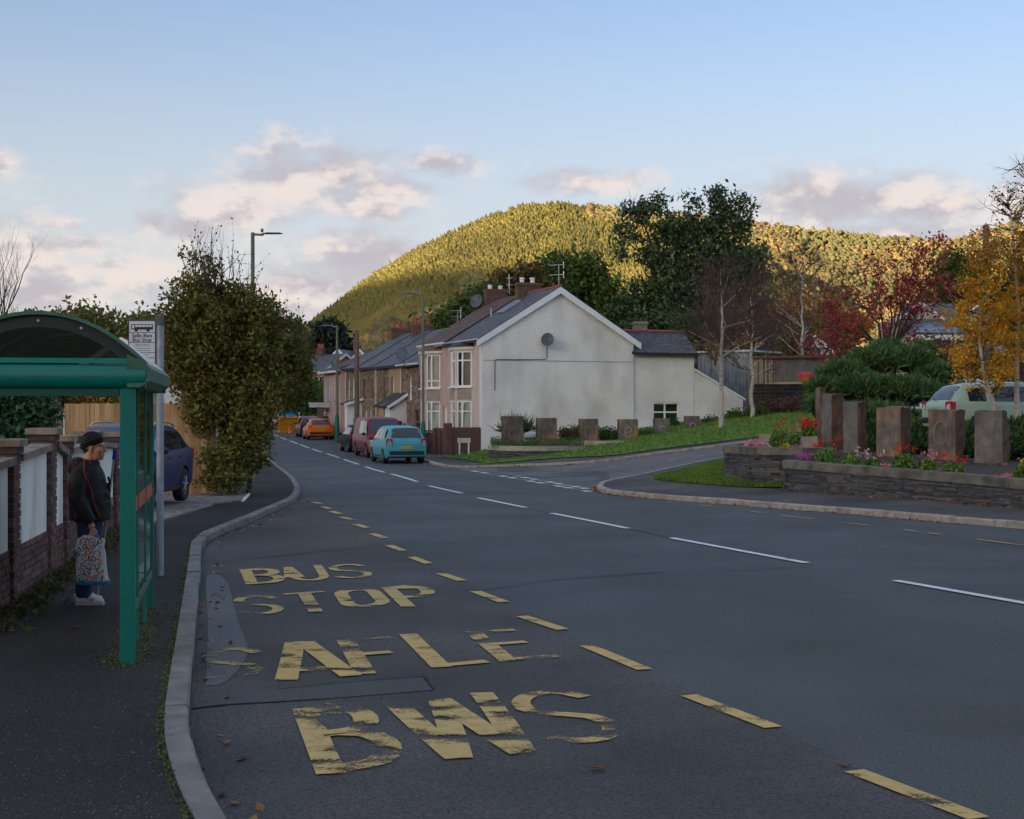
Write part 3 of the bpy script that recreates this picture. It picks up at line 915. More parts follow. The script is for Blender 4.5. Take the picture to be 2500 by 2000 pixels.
MAT_DECID = M('forest_broadleaf', (0, 0, 0), .9, .3, .02, island=[(.27, .165, .055), (.28, .20, .05), (.22, .12, .05), (.125, .13, .042), (.33, .22, .07), (.15, .105, .06), (.21, .18, .05)], col2=(.15, .14, .045), c2scale=.009, c2lo=.5, c2hi=.66, trans=.15)
def forest():
    r = np.random.default_rng(11)
    def scatter(key, n, u0, u1, t0=0.0, t1=1.0):
        h = HILLS[key]
        u = r.uniform(u0, u1, n); t = r.uniform(t0, t1, n)
        t = t0 + (t1 - t0) * ((t - t0) / (t1 - t0)) ** .8
        return hill_point(h, u, t) - np.array([0, 0, 4.5]), u, t
    con, dec = [], []
    p, u, t = scatter('main', 46000, 560, 2150)
    # conifers high up on the left flank, broadleaf woods lower and along the crest
    line = np.interp(u, [560, 900, 1150, 1350, 1600, 1900], [.2, .52, .64, .58, .5, .75]) + .06 * np.sin(u * .05 + t * 20)
    crest = (u > 1440) & (t > .94)
    isc = (t > line) & ~crest
    con.append(p[isc]); dec.append(p[~isc])
    p, u, t = scatter('back', 16000, 1500, 2760, .12)
    isc = np.sin(u * .021 + t * 11) + r.normal(size=len(u)) * .4 > 1.05
    con.append(p[isc]); dec.append(p[~isc])
    p, u, t = scatter('right', 5000, 2080, 3000)
    dec.append(p)
    con = np.concatenate(con); dec = np.concatenate(dec)
    n = len(con)
    V1, F1 = stamp(cone_tree(), con, r.uniform(7.5, 12, n), r.uniform(3.8, 6.6, n), r.uniform(0, 6.3, n), .09, r)
    np_mesh('conifer_forest', V1, F1, MAT_CONIF, kind='stuff', smooth=True)
    sel = r.random(len(dec)) < .10
    dec2 = dec[sel]
    pos = np.concatenate([dec, dec2 + np.stack([r.normal(size=len(dec2)) * 2.2, r.normal(size=len(dec2)) * 2.2, r.uniform(-.5, 2.5, len(dec2))], 1)])
    pos[:, 2] += 4
    n = len(pos)
    V2, F2 = stamp(ico(), pos, r.uniform(2.0, 3.9, n), r.uniform(2.2, 4.2, n), r.uniform(0, 6.3, n), .22, r)
    np_mesh('broadleaf_forest', V2, F2, MAT_DECID, kind='stuff', smooth=True)
forest()
# ------------------------------------------------------------------ building materials
MAT_RENDER = M('roughcast_render', (.80, .755, .725), .95, .09, .8, .5, 110, col2=(.60, .555, .53), c2scale=.55, c2lo=.46, c2hi=.68, stretch=(1, 1, .55), speck=.09, sscale=22)
MAT_RENDER2 = M('pale_roughcast', (.80, .76, .735), .95, .08, 1.0, .5, 110, col2=(.62, .575, .55), c2scale=.5, speck=.09, sscale=26)
MAT_PINK = M('pink_render', (.52, .38, .34), .92, .10, 2, .25, 120, col2=(.40, .30, .28), c2scale=1.2, c2lo=.55, c2hi=.75)
MAT_PALEPINK = M('pale_pink_render', (.60, .50, .45), .92, .08, 2, .25, 120)
MAT_SPANDREL = M('grey_pebbledash', (.36, .30, .275), .95, .15, 4, .5, 110, speck=.25, sscale=40)
MAT_UPVC = M('white_upvc', (.80, .80, .80), .35, .03, 3, 0)
MAT_BARGE = M('white_bargeboard', (.80, .80, .83), .5, .05, 2, 0)
MAT_SLATE = M('roof_slate', (0, 0, 0), .6, .18, 2, .2, 40, island=[(.075, .077, .088), (.095, .096, .105), (.060, .063, .074), (.085, .088, .100), (.11, .108, .112)])
MAT_UNDER = M('roof_underlay', (.05, .05, .055), .9, .1)
MAT_BROWN_TILE = M('brown_roof_tile', (0, 0, 0), .75, .18, 2, .2, 40, island=[(.125, .078, .060), (.10, .066, .053), (.14, .09, .07), (.115, .07, .052)])
MAT_RED_RIDGE = M('red_ridge_tile', (.25, .085, .06), .8, .2, 5, .2)
MAT_GUTTER = M('black_gutter', (.02, .02, .022), .4, .05)
MAT_WGUTTER = M('white_gutter', (.66, .65, .63), .5, .08)
MAT_GLASS = glass_mat('window_glass', (.93, .96, .94), 1.0)
MAT_DARKIN = M('dark_room', (.030, .032, .033), .9, .2, 3)
MAT_CURTAIN = M('net_curtain', (.72, .74, .70), .95, .12, 3, .2, 12, stretch=(14, 14, .4))
MAT_BLIND = M('fawn_blind', (.42, .37, .30), .9, .06, 3)
MAT_STONE = M('cottage_stone', (0, 0, 0), .92, .25, 5, .5, 30, island=[(.22, .145, .09), (.27, .185, .12), (.175, .115, .075), (.25, .165, .12), (.20, .145, .105), (.30, .22, .15), (.15, .105, .08)])
MAT_MORTAR = M('mortar', (.24, .20, .165), .95, .15, 6, .3)
MAT_TAN = M('tan_render', (.40, .28, .175), .92, .08, 2, .2)
MAT_BRICK = M('brown_brick', (0, 0, 0), .9, .2, 12, .4, 60, island=[(.125, .062, .045), (.10, .052, .04), (.15, .078, .055), (.09, .05, .042), (.135, .08, .062)])
MAT_CHIMBRICK = M('chimney_brick', (.13, .072, .05), .9, .3, 9, .4, 30, col2=(.19, .12, .08), c2scale=14)
MAT_REDBRICK = M('red_brick_wall', (.42, .16, .09), .9, .15, 8, .3, 30)
MAT_POT = M('terracotta_pot', (.36, .10, .06), .8, .15)
MAT_GREYMETAL = M('grey_metal', (.085, .10, .115), .5, .08, 5, 0)
MAT_ALU = M('aluminium', (.50, .51, .53), .4, .06, 5, 0, metal=.8)
MAT_DOORW = M('white_door', (.74, .74, .77), .4, .03)
MAT_BOARD = M('brown_board', (.20, .12, .07), .8, .25, 3, .2, 20, stretch=(1, 1, .2))
TH = R(20)
C0 = Vector((-1.41, 68.0, 0.0))
AX = Vector((math.cos(TH), math.sin(TH), 0)); BY = Vector((-math.sin(TH), math.cos(TH), 0))
def wall_panel(b, A, Bp, z0, z1, opens=(), th=.22, top=None):
    """wall between 2D points A and Bp (outer face to the right of A->Bp) with rectangular openings and their reveals; top: optional gable outline"""
    A = Vector(A); Bp = Vector(Bp)
    t = (Bp - A); L_ = t.length; t /= L_
    n = Vector((t.y, -t.x))
    def pt(s, z, d=0.0):
        p = A + t * s - n * d
        return (p.x, p.y, z)
    ss = sorted({0, L_, *[o[0] for o in opens], *[o[1] for o in opens]})
    zs = sorted({z0, z1, *[o[2] for o in opens], *[o[3] for o in opens]})
    for i in range(len(ss) - 1):
        for j in range(len(zs) - 1):
            cs, cz = (ss[i] + ss[i + 1]) / 2, (zs[j] + zs[j + 1]) / 2
            if any(o[0] < cs < o[1] and o[2] < cz < o[3] for o in opens): continue
            b.quad(pt(ss[i], zs[j]), pt(ss[i + 1], zs[j]), pt(ss[i + 1], zs[j + 1]), pt(ss[i], zs[j + 1]))
    for s0, s1, a, c in opens:
        b.quad(pt(s0, a), pt(s0, a, th), pt(s1, a, th), pt(s1, a))
        b.quad(pt(s0, c), pt(s1, c), pt(s1, c, th), pt(s0, c, th))
        b.quad(pt(s0, a), pt(s0, c), pt(s0, c, th), pt(s0, a, th))
        b.quad(pt(s1, a), pt(s1, a, th), pt(s1, c, th), pt(s1, c))
    if top:
        b.poly([pt(s, z) for s, z in top])
    return b
def window(parent, A, Bp, s0, s1, z0, z1, rec=.10, mull=(), trans=(), back=None, frame=MAT_UPVC, fw=.065, sill=True, nested=False, sillmat=None, backs=None):
    """frame with mullions and transoms, a pane of glass and what hangs behind it, set into an opening"""
    A = Vector(A); Bp = Vector(Bp)
    t = (Bp - A).normalized(); n = Vector((t.y, -t.x))
    ang = math.atan2(t.y, t.x)
    def bx(b, sa, sb, za, zb, d, th):
        c = A + t * ((sa + sb) / 2) - n * d
        b.box((c.x, c.y, (za + zb) / 2), (sb - sa, th, zb - za), rz=ang)
    f = B()
    g = .003
    bx(f, s0 + g, s0 + fw, z0 + g, z1 - g, rec, .07); bx(f, s1 - fw, s1 - g, z0 + g, z1 - g, rec, .07)
    bx(f, s0 + fw, s1 - fw, z0 + g, z0 + fw, rec, .066); bx(f, s0 + fw, s1 - fw, z1 - fw, z1 - g, rec, .066)
    xs = [s0 + fw] + [s0 + (s1 - s0) * m for m in mull] + [s1 - fw]
    for m in mull:
        c = s0 + (s1 - s0) * m; bx(f, c - fw * .6, c + fw * .6, z0 + fw, z1 - fw, rec, .062)
    for m in trans:
        c = z0 + (z1 - z0) * m
        for k in range(len(xs) - 1):
            bx(f, xs[k] + (fw * .6 if k else 0), xs[k + 1] - (fw * .6 if k < len(xs) - 2 else 0), c - fw * .55, c + fw * .55, rec, .058)
    w = f.build('window', frame, parent)
    host = parent if nested else w
    p = B(); bx(p, s0 + .02, s1 - .02, z0 + .02, z1 - .02, rec + .012, .006); p.build('pane', MAT_GLASS, host)
    bk = B(); bx(bk, s0 - .3, s1 + .3, z0 - .2, z1 + .2, rec + .75, .02); bk.build('room', MAT_DARKIN, host)
    for k, bm_ in enumerate(backs or [back] * (len(xs) - 1)):
        if bm_ is None: continue
        c = B(); bx(c, xs[k], xs[k + 1], z0 + .03, z1 - .03, rec + .10, .012); c.build('curtain', bm_, host)
    if sill:
        s = B(); bx(s, s0 - .06, s1 + .06, z0 - .07, z0 - .002, rec - .10 if rec > .05 else -.02, .20); s.build('sill', sillmat or MAT_SPANDREL, host)
    return w
def slates(b, O, along, up, nx, ny, lap=.014, jit=.004, gap=.004, stagger=True, r=random):
    """courses of slates: O lower corner, along = whole eave vector, up = whole slope vector"""
    O = Vector(O); along = Vector(along); up = Vector(up)
    n = along.cross(up).normalized()
    if n.z < 0: n = -n
    a, u = along / nx, up / ny
    ga = along.normalized() * gap
    for j in range(ny):
        off = .5 if (stagger and j % 2) else 0
        for i in range(nx + (1 if off else 0)):
            s0, s1 = max(0, i - off), min(nx, i + 1 - off)
            if s1 - s0 < .1: continue
            h = lap + r.uniform(-jit, jit)
            p0 = O + a * s0 + u * j + n * h + ga; p1 = O + a * s1 + u * j + n * h - ga
            q1 = O + a * s1 + u * (j + 1.12) + n * .002 - ga; q0 = O + a * s0 + u * (j + 1.12) + n * .002 + ga
            e0, e1 = p0 - n * (h + .002), p1 - n * (h + .002)
            b.add([p0, p1, q1, q0, e0, e1], [(0, 1, 2, 3), (4, 5, 1, 0)])
    return b
def roof_slope(parent, O, along, up, nx, ny, mat, name='roof', under=MAT_UNDER, th=.08, **kw):
    O = Vector(O); along = Vector(along); up = Vector(up)
    n = along.cross(up).normalized()
    if n.z < 0: n = -n
    r = B().prism([O, O + along, O + along + up, O + up], -n * th).build(name, under, parent)
    slates(B(), O + n * .001, along, up, nx, ny, **kw).build('slates' if mat is MAT_SLATE else 'roof_tiles', mat, r, kind='stuff')
    return r
def chimney(parent, x, y, z0, z1, dx, dy, pots, mat=MAT_CHIMBRICK, potmat=None, pz=.42):
    b = B().box2((x - dx / 2, y - dy / 2, z0), (x + dx / 2, y + dy / 2, z1 - .16))
    b.box2((x - dx / 2 - .05, y - dy / 2 - .05, z1 - .16), (x + dx / 2 + .05, y + dy / 2 + .05, z1 - .07)).box2((x - dx / 2 - .02, y - dy / 2 - .02, z1 - .07), (x + dx / 2 + .02, y + dy / 2 + .02, z1))
    # brick courses stand a little proud
    z = z0 + .05
    k = 0
    while z < z1 - .25:
        for side in (-1, 1):
            m = max(2, int(dx / .24))
            for i in range(m):
                s = dx / m
                b.box((x - dx / 2 + s * (i + .5), y + side * dy / 2, z + .03), (s - .015, .012 + .01 * random.random(), .062))
        z += .078; k += 1
    c = b.build('chimney', mat, parent)
    for i in range(pots):
        px = x + (i - (pots - 1) / 2) * dx / max(pots, 1)
        h = pz * random.uniform(.9, 1.1)
        B().lathe([(.12, z1), (.115, z1 + h * .7), (.135, z1 + h * .72), (.135, z1 + h), (.10, z1 + h), (.10, z1 + h * .5)], (px, y, 0), 10).build('chimney_pot', potmat or MAT_POT, c, auto=40)
    return c
def dish(parent, p, n, r=.42, mat=MAT_GREYMETAL, mast=None):
    """satellite dish: bowl, feed arm and bracket"""
    n = Vector(n).normalized()
    up = Vector((0, 0, 1)); x = up.cross(n).normalized(); y = n.cross(x)
    b = B()
    vs, fs = [], []
    rings, seg = 5, 18
    for i in range(rings + 1):
        rr = r * i / rings
        for k in range(seg):
            a = 2 * math.pi * k / seg
            vs.append(Vector(p) + x * (rr * math.cos(a) * .92) + y * (rr * math.sin(a)) + n * (.28 * rr * rr / r))
    for i in range(rings):
        for k in range(seg):
            fs.append((i * seg + k, i * seg + (k + 1) % seg, (i + 1) * seg + (k + 1) % seg, (i + 1) * seg + k))
    b.add(vs, fs)
    q = Vector(p) - y * r * .8 + n * .1; f = Vector(p) + n * r * 1.1 - y * r * .35
    b.tube([q, f], .014, 6).box(f, (.07, .07, .10))
    for e in (mast or [Vector(p) - n * .3]):
        b.tube([Vector(p), e], .022, 6)
    return b.build('satellite_dish', mat, parent, auto=40)
def aerial(parent, x, y, z, h, ang, arms=2):
    b = B().tube([(x, y, z), (x, y, z + h)], .022, 6)
    d = Vector((math.cos(ang), math.sin(ang), 0)); e = Vector((-d.y, d.x, 0))
    for k in range(arms):
        c = Vector((x, y, z + h * (.97 - .42 * k)))
        b.tube([c - d * .25, c + d * .5], .012, 5)
        for i in range(6):
            q = c + d * (-.2 + .13 * i); L_ = .19 - .012 * i
            b.tube([q - e * L_, q + e * L_], .009, 4)
        b.tube([c - d * .25 + Vector((0, 0, -.16)), c - d * .25 + Vector((0, 0, .16))], .02, 4)
    return b.build('aerial', MAT_ALU, parent)
# ------------------------------------------------------------------ the end house with its blank gable
ZB = -.05
hs = thing('terraced_house', 'grey rendered end house with white bargeboards, blank gable and slate roof on the corner', 'house', (C0.x, C0.y, 0), TH, 'houses of the near terrace')
EA, AP = 5.43, 7.90
DP = 7.94                         # depth of the end houses
HF_ = DP / 2
W1, W2 = 5.2, 4.7                 # their frontages
g = B()
wall_panel(g, (0, 0), (DP, 0), -1.0, EA, top=[(0, EA), (DP, EA), (HF_, AP - .04)])
g.build('gable_wall', MAT_RENDER, hs)
# expansion joint, cable and stains on the gable
tr = B()
tr.box((HF_, -.004, 4.36), (DP - .1, .02, .022))
tr.build('render_joint', M('joint_line', (.22, .20, .19), .95, .1), hs)
cb = B()
cb.tube([(3.3, -.03, 5.0), (3.3, -.03, 4.55), (3.24, -.03, 4.43), (.68, -.03, 4.40), (.62, -.03, 4.34), (.62, -.03, 2.9)], .016, 5)
cb.build('cable', MAT_GUTTER, hs)
dish(hs, (3.22, -.32, 5.36), (-.45, -1, .35), .34, mast=[Vector((3.3, -.02, 5.2)), Vector((3.3, -.02, 5.0))])
bb = B()
for s in (0, 1):
    x0, x1 = (-.34, HF_) if s == 0 else (DP + .34, HF_)
    sl = (AP - EA) / HF_
    z0 = AP - abs(HF_ - x0) * sl
    dz = .30
    bb.prism([(x0, -.17, z0 + .08), (x1, -.17, AP + .08), (x1, -.17, AP + .08 - dz * 1.1), (x0, -.17, z0 + .08 - dz)], (0, .045, 0))
    B().prism([(x0, -.125, z0 - .02), (x1, -.125, AP - .02), (x1, -.125, AP - .06), (x0, -.125, z0 - .06)], (0, .13, 0)).build('soffit', MAT_BARGE, hs)
bb.build('bargeboard', MAT_BARGE, hs)
sl = (AP - EA) / HF_
roof_slope(hs, (-.32, -.14, EA - .32 * sl + .10), (0, W1 + .14, 0), (HF_ + .32, 0, (HF_ + .32) * sl), 20, 24, MAT_SLATE)
roof_slope(hs, (DP + .32, -.14, EA - .32 * sl + .10), (0, W1 + .14, 0), (-HF_ - .32, 0, (HF_ + .32) * sl), 20, 24, MAT_SLATE)
rd = B()
for i in range(12):
    rd.tube([(HF_, -.14 + .44 * i, AP + .10), (HF_, -.14 + .44 * (i + 1) - .012, AP + .10)], .095 + .004 * (i % 2), 8)
rd.build('ridge_tiles', MAT_RED_RIDGE, hs)
aerial(hs, HF_, .1, AP + .05, 1.15, 2.4)
chimney(hs, HF_, 4.5, 7.0, 8.55, 1.15, .52, 2, MAT_CHIMBRICK, MAT_UPVC, .30)
# roof window and vent pipe
sk = Vector((1, 0, sl)).normalized(); sn = Vector((-sl, 0, 1)).normalized()
rw = B()
o = Vector((2.1, 2.9, EA + 2.1 * sl + .10)) + sn * .03
for a, c in (((0, 0), (1.15, .08)), ((0, .72), (1.15, .80)), ((0, .08), (.08, .72)), ((1.07, .08), (1.15, .72))):
    q = [o + sk * a[0] + Vector((0, a[1], 0)), o + sk * c[0] + Vector((0, a[1], 0)), o + sk * c[0] + Vector((0, c[1], 0)), o + sk * a[0] + Vector((0, c[1], 0))]
    rw.prism(q, sn * .09)
rwo = rw.build('roof_window', MAT_ALU, hs)
B().prism([o + sk * .08 + Vector((0, .08, 0)), o + sk * 1.07 + Vector((0, .08, 0)), o + sk * 1.07 + Vector((0, .72, 0)), o + sk * .08 + Vector((0, .72, 0))], sn * .05).build('pane', M('sky_pane', (.10, .12, .15), .05, 0, spec=.8), rwo)
B().tube([(1.9, 4.2, EA + 1.9 * sl), (1.9, 4.2, EA + 1.9 * sl + .55)], .055, 8).build('vent_pipe', MAT_ALU, hs)
# street front of the end house
fr = B()
wall_panel(fr, (0, W1), (0, 0), -1.0, EA + .05, [(.45, 1.25, .0, 2.15), (.40, 1.10, 3.15, 4.55)])
fr.build('front_wall', MAT_PALEPINK, hs)
wb = B(); wb.box2((-.06, .0, -1), (.0, .28, EA)); wb.build('quoin', MAT_UPVC, hs)
window(hs, (0, W1), (0, 0), .40, 1.10, 3.15, 4.55, rec=.12, trans=(.7,), back=MAT_CURTAIN)
dr = B().box2((.10, W1 - 1.25, -.4), (.14, W1 - .45, 2.13)); dro = dr.build('front_door', MAT_BOARD, hs)
B().lathe([(.02, 0), (.03, .02), (.03, .05)], (.09, W1 - .55, 1.0), 8, 'x').build('handle', MAT_ALU, dro)
def bay(parent, y0, z_top, wallmat, panelmat, bottom_backs, top_backs, roofmat, tr_top=(.74,), tr_bot=(.76,)):
    """two-storey canted bay: cheek, front, cheek"""
    pts = [(0, y0 + 2.3), (-.70, y0 + 1.6), (-.70, y0 + .70), (0, y0)]
    L1 = (Vector(pts[2]) - Vector(pts[3])).length
    b = B()
    wz = [(-.05 + .35, 2.42), (3.12, 4.86)]
    for k in range(3):
        A, C = pts[k], pts[k + 1]
        L_ = (Vector(A) - Vector(C)).length
        ops = [(.09, L_ - .09, a, c) for a, c in wz]
        wall_panel(b, A, C, -1.0, z_top, ops, th=.14)
    by = b.build('bay', wallmat, parent)
    for k in range(3):
        A, C = pts[k], pts[k + 1]
        L_ = (Vector(A) - Vector(C)).length
        window(by, A, C, .09, L_ - .09, wz[0][0], wz[0][1], rec=.05, mull=(.36,), trans=tr_bot, backs=bottom_backs, nested=True, sill=True, sillmat=MAT_UPVC)
        window(by, A, C, .09, L_ - .09, wz[1][0], wz[1][1], rec=.05, mull=(.36,), trans=tr_top, backs=top_backs, nested=True, sill=True, sillmat=MAT_UPVC)
        t = (Vector(C) - Vector(A)).normalized(); n = Vector((t.y, -t.x))
        c = (Vector(A) + Vector(C)) / 2 + n * .012
        B().box((c.x, c.y, 2.76), (L_ - .22, .02, .56), rz=math.atan2(t.y, t.x)).build('spandrel_panel', panelmat, by)
    fa = B()
    for k in range(3):
        A, C = Vector(pts[k]), Vector(pts[k + 1])
        t = (C - A).normalized(); n = Vector((t.y, -t.x)); c = (A + C) / 2 + n * .05
        fa.box((c.x, c.y, z_top + .02), ((C - A).length + .10, .08, .13), rz=math.atan2(t.y, t.x))
    fa.build('fascia', MAT_WGUTTER, by)
    rf = B()
    top = [(.0, y0 + 2.0, z_top + .55), (.0, y0 + .3, z_top + .55)]
    e = [(p[0] - (.12 if p[0] < 0 else 0), p[1] + (.1 if p[1] > y0 + 1.2 else -.1), z_top + .09) for p in pts]
    rf.quad(e[0], e[1], top[0], top[0]); rf.quad(e[1], e[2], top[1], top[0]); rf.quad(e[2], e[3], top[1], top[1])
    rf.build('bay_roof', roofmat, by)
    return by
bay(hs, 1.40, 4.98, MAT_PALEPINK, MAT_SPANDREL, [MAT_CURTAIN, MAT_CURTAIN], [None, MAT_BLIND], MAT_UNDER)
gt = B().tube([(-.36, -.1, EA - .14), (-.36, W1, EA - .12)], .06, 8); gt.build('gutter', MAT_GUTTER, hs)
B().box2((-.30, -.12, EA - .20), (-.26, W1, EA - .02)).build('eaves_board', MAT_WGUTTER, hs)
B().tube([(-.36, 3.85, EA - .15), (-.10, 3.85, EA - .5), (-.08, 3.85, -.2)], .045, 8).build('downpipe', MAT_GUTTER, hs)
# rear wing of the end house and its lean-to
an = B()
WX = 11.36
wall_panel(an, (DP, .12), (WX, .12), -1.0, 4.82, [(1.13, 2.58, 1.10, 2.34)])
wall_panel(an, (WX, .12), (WX, 2.9), 0, 4.82)
an.poly([(WX, .12, 4.82), (WX, 2.9, 4.82), (WX, 1.5, 5.94)])
an.build('rear_wing_wall', MAT_RENDER2, hs)
window(hs, (DP, .12), (WX, .12), 1.13, 2.58, 1.10, 2.34, rec=.10, mull=(.47,), trans=(.62,), back=None, sillmat=MAT_UPVC)
usl = (5.98 - 4.86) / 1.55
roof_slope(hs, (DP - .1, -.06, 4.84), (WX - DP + .22, 0, 0), (0, 1.56, 1.56 * usl), 16, 9, MAT_SLATE)
roof_slope(hs, (DP - .1, 3.06, 4.84), (WX - DP + .22, 0, 0), (0, -1.56, 1.56 * usl), 16, 9, MAT_SLATE)
B().tube([(DP, 1.5, 6.0), (WX + .12, 1.5, 6.0)], .085, 8).build('ridge_tiles', MAT_RED_RIDGE, hs)
B().box2((DP + .03, -.16, 4.69), (WX + .15, -.06, 4.82)).build('gutter', MAT_GUTTER, hs)
chimney(hs, 9.1, 1.75, 5.6, 6.5, .62, .5, 0, M('grey_block', (.26, .22, .17), .9, .2, 6, .3))
lt = B().prism([(WX + .02, .14, -.5), (14.17, .14, -.5), (14.17, .14, 2.52), (WX + .02, .14, 3.95)], (0, 2.6, 0)).build('lean_to_wall', MAT_RENDER2, hs)
B().prism([(WX, .06, 3.96), (14.28, .06, 2.46), (14.28, .06, 2.56), (WX, .06, 4.09)], (0, .30, 0)).build('coping', MAT_BARGE, hs)
# ------------------------------------------------------------------ second house: brown tiles
h2 = thing('terraced_house', 'pink rendered house with a brown tiled roof next to the end house', 'house', C0 + BY * W1, TH, 'houses of the near terrace')
EA2 = 5.50
fw_ = B()
wall_panel(fw_, (0, W2), (0, 0), -1.0, EA2 + .05, [(3.5, 4.25, .0, 2.15)])
fw_.build('front_wall', MAT_PINK, h2)
B().box2((.10, .45, -.4), (.14, 1.2, 2.13)).build('front_door', MAT_DOORW, h2)
bay(h2, 1.40, 4.98, MAT_PINK, MAT_SPANDREL, [MAT_CURTAIN, MAT_CURTAIN], [MAT_CURTAIN, MAT_CURTAIN], MAT_BROWN_TILE, tr_top=(.22,), tr_bot=(.76,))
sl2 = (AP + .02 - EA2) / HF_
roof_slope(h2, (-.34, .0, EA2 - .34 * sl2 + .12), (0, W2, 0), (HF_ + .34, 0, (HF_ + .34) * sl2), 15, 15, MAT_BROWN_TILE, lap=.03, stagger=False)
roof_slope(h2, (DP + .34, .0, EA2 - .34 * sl2 + .12), (0, W2, 0), (-HF_ - .34, 0, (HF_ + .34) * sl2), 15, 15, MAT_BROWN_TILE, lap=.03, stagger=False)
vb = B().prism([(-.3, W2 - .04, EA2 - .3 * sl2), (HF_, W2 - .04, AP), (DP + .3, W2 - .04, EA2 - .3 * sl2), (DP, W2 - .04, 0), (0, W2 - .04, 0)], (0, .04, 0)); vb.build('party_wall', MAT_PINK, h2)
B().box2((-.30, .0, EA2 - .22), (-.26, W2, EA2 - .04)).build('eaves_board', MAT_WGUTTER, h2)
B().tube([(-.37, .0, EA2 - .10), (-.37, W2, EA2 - .10)], .06, 8).build('gutter', MAT_WGUTTER, h2)
B().tube([(-.05, 4.55, EA2 - .4), (-.05, 4.55, -.2)], .045, 8).build('downpipe', MAT_WGUTTER, h2)
chimney(h2, HF_, 4.3, 7.0, 8.62, 1.2, .55, 2, MAT_CHIMBRICK, MAT_UPVC, .22)
aerial(h2, 4.4, 3.2, 8.3, .9, 1.2)
dish(h2, (3.0, 4.5, 7.95), (-.75, -.65, .3), .40, mast=[Vector((3.15, 4.5, 7.3))])
aerial(h2, 1.9, 4.6, 6.7, .75, 2.0)
# ------------------------------------------------------------------ stone cottages beyond, each a house of its own
EA3, RI3 = 4.58, 6.75
def rubble(b, y0, y1, z0, z1, x, opens):
    """coursed rubble: stones of uneven length, proud of the mortar"""
    z = z0
    while z < z1 - .06:
        h = random.uniform(.12, .22); h = min(h, z1 - z)
        y = y0
        while y < y1 - .05:
            w = min(random.uniform(.18, .48), y1 - y)
            c, cz = y + w / 2, z + h / 2
            if not any(o[0] - .02 < c + w * .4 and c - w * .4 < o[1] + .02 and o[2] - .02 < cz + h * .3 and cz - h * .3 < o[3] + .02 for o in opens):
                p = random.uniform(.012, .045); g_ = .012
                b.box((x - p / 2, c, cz), (p, w - g_, h - g_))
            y += w
        z += h
    return b
def cottage(label, y0, y1, wins, doors, front='stone', tan=None, dishpos=None, chim=None):
    t = thing('stone_cottage', label, 'house', C0 + BY * y0, TH, 'houses of the near terrace')
    W = y1 - y0
    opens = [(c - y0 - w / 2, c - y0 + w / 2, a, b) for c, w, a, b in wins] + [(c - y0 - w / 2, c - y0 + w / 2, a, b) for c, w, a, b in doors]
    b = B()
    wall_panel(b, (0, W), (0, 0), -1.0, EA3, [(W - o[1], W - o[0], o[2], o[3]) for o in opens])
    wl = b.build('front_wall', MAT_MORTAR, t)
    rb = B()
    rubble(rb, 0, W, -.3, EA3 - .05, -.002, opens + ([(tan[0] - y0, tan[1] - y0, -1, 9)] if tan else []))
    rb.build('stones', MAT_STONE, wl, kind='stuff')
    if tan:
        p = B(); a0, a1 = tan[0] - y0, tan[1] - y0
        wall_panel(p, (-.05, a1), (-.05, a0), -.5, EA3 - .02, [(a1 - o[1], a1 - o[0], o[2], o[3]) for o in opens if a0 < o[0] and o[1] < a1], th=.05)
        p.build('render_panel', MAT_TAN, wl)
    for c, w, a, bz in wins:
        window(t, (0, W), (0, 0), W - (c - y0) - w / 2, W - (c - y0) + w / 2, a, bz, rec=.13, trans=(.6,), back=MAT_CURTAIN if random.random() < .5 else None, frame=MAT_BOARD if random.random() < .6 else MAT_UPVC)
    for c, w, a, bz in doors:
        d = B().box2((.12, c - y0 - w / 2, a), (.16, c - y0 + w / 2, bz)); d.build('front_door', MAT_DOORW, t)
    s3 = (RI3 - EA3) / 3.6
    roof_slope(t, (-.28, 0, EA3 - .28 * s3 + .10), (0, W, 0), (3.88, 0, 3.88 * s3), int(W / .28), 18, MAT_SLATE)
    roof_slope(t, (7.48, 0, EA3 - .28 * s3 + .10), (0, W, 0), (-3.88, 0, 3.88 * s3), int(W / .28), 18, MAT_SLATE)
    B().tube([(-.34, 0, EA3 - .07), (-.34, W, EA3 - .07)], .055, 8).build('gutter', MAT_WGUTTER if dishpos else MAT_GUTTER, t)
    B().box2((-.27, 0, EA3 - .18), (-.23, W, EA3 + .0)).build('eaves_board', MAT_GUTTER, t)
    B().tube([(-.07, W - .15, EA3 - .1), (-.07, W - .15, -.3)], .04, 8).build('downpipe', MAT_WGUTTER, t)
    if dishpos: dish(t, dishpos, (-.75, -.66, .35), .42, mast=[Vector(dishpos) + Vector((.15, 0, -.75))])
    if chim: chimney(t, 3.6, chim - y0, RI3 - .5, RI3 + .55, 1.25, .6, 3)
    return t
WZ = (2.55, 3.85)
ca = cottage('stone cottage with white windows next to the pink house with a brown roof', 9.9, 14.45, [(10.7, .8, *WZ), (12.55, .8, *WZ), (11.2, 1.3, .25, 2.0)], [(13.9, .85, -.3, 1.85)], dishpos=(-.55, 2.3, 5.05))
cb_ = cottage('stone cottage with a tan rendered strip beside the lean-to porch', 14.45, 20.1, [(16.2, .8, *WZ), (18.3, .8, *WZ), (18.4, 1.0, .3, 1.9)], [(16.6, .85, -.3, 1.85)], tan=(14.5, 17.1))
cc = cottage('stone cottage with red chimney pots between the tan strip and the white porch', 20.1, 24.3, [(21.3, .8, *WZ), (23.3, .8, *WZ), (21.5, .9, .3, 1.9)], [(22.9, .85, -.3, 1.85)], chim=22.6)
cd_ = cottage('stone cottage with a white fronted porch next to the small pink house', 24.3, 28.1, [(26.1, .8, *WZ), (27.4, .6, *WZ)], [(25.6, .85, -.3, 1.85)], chim=27.8)
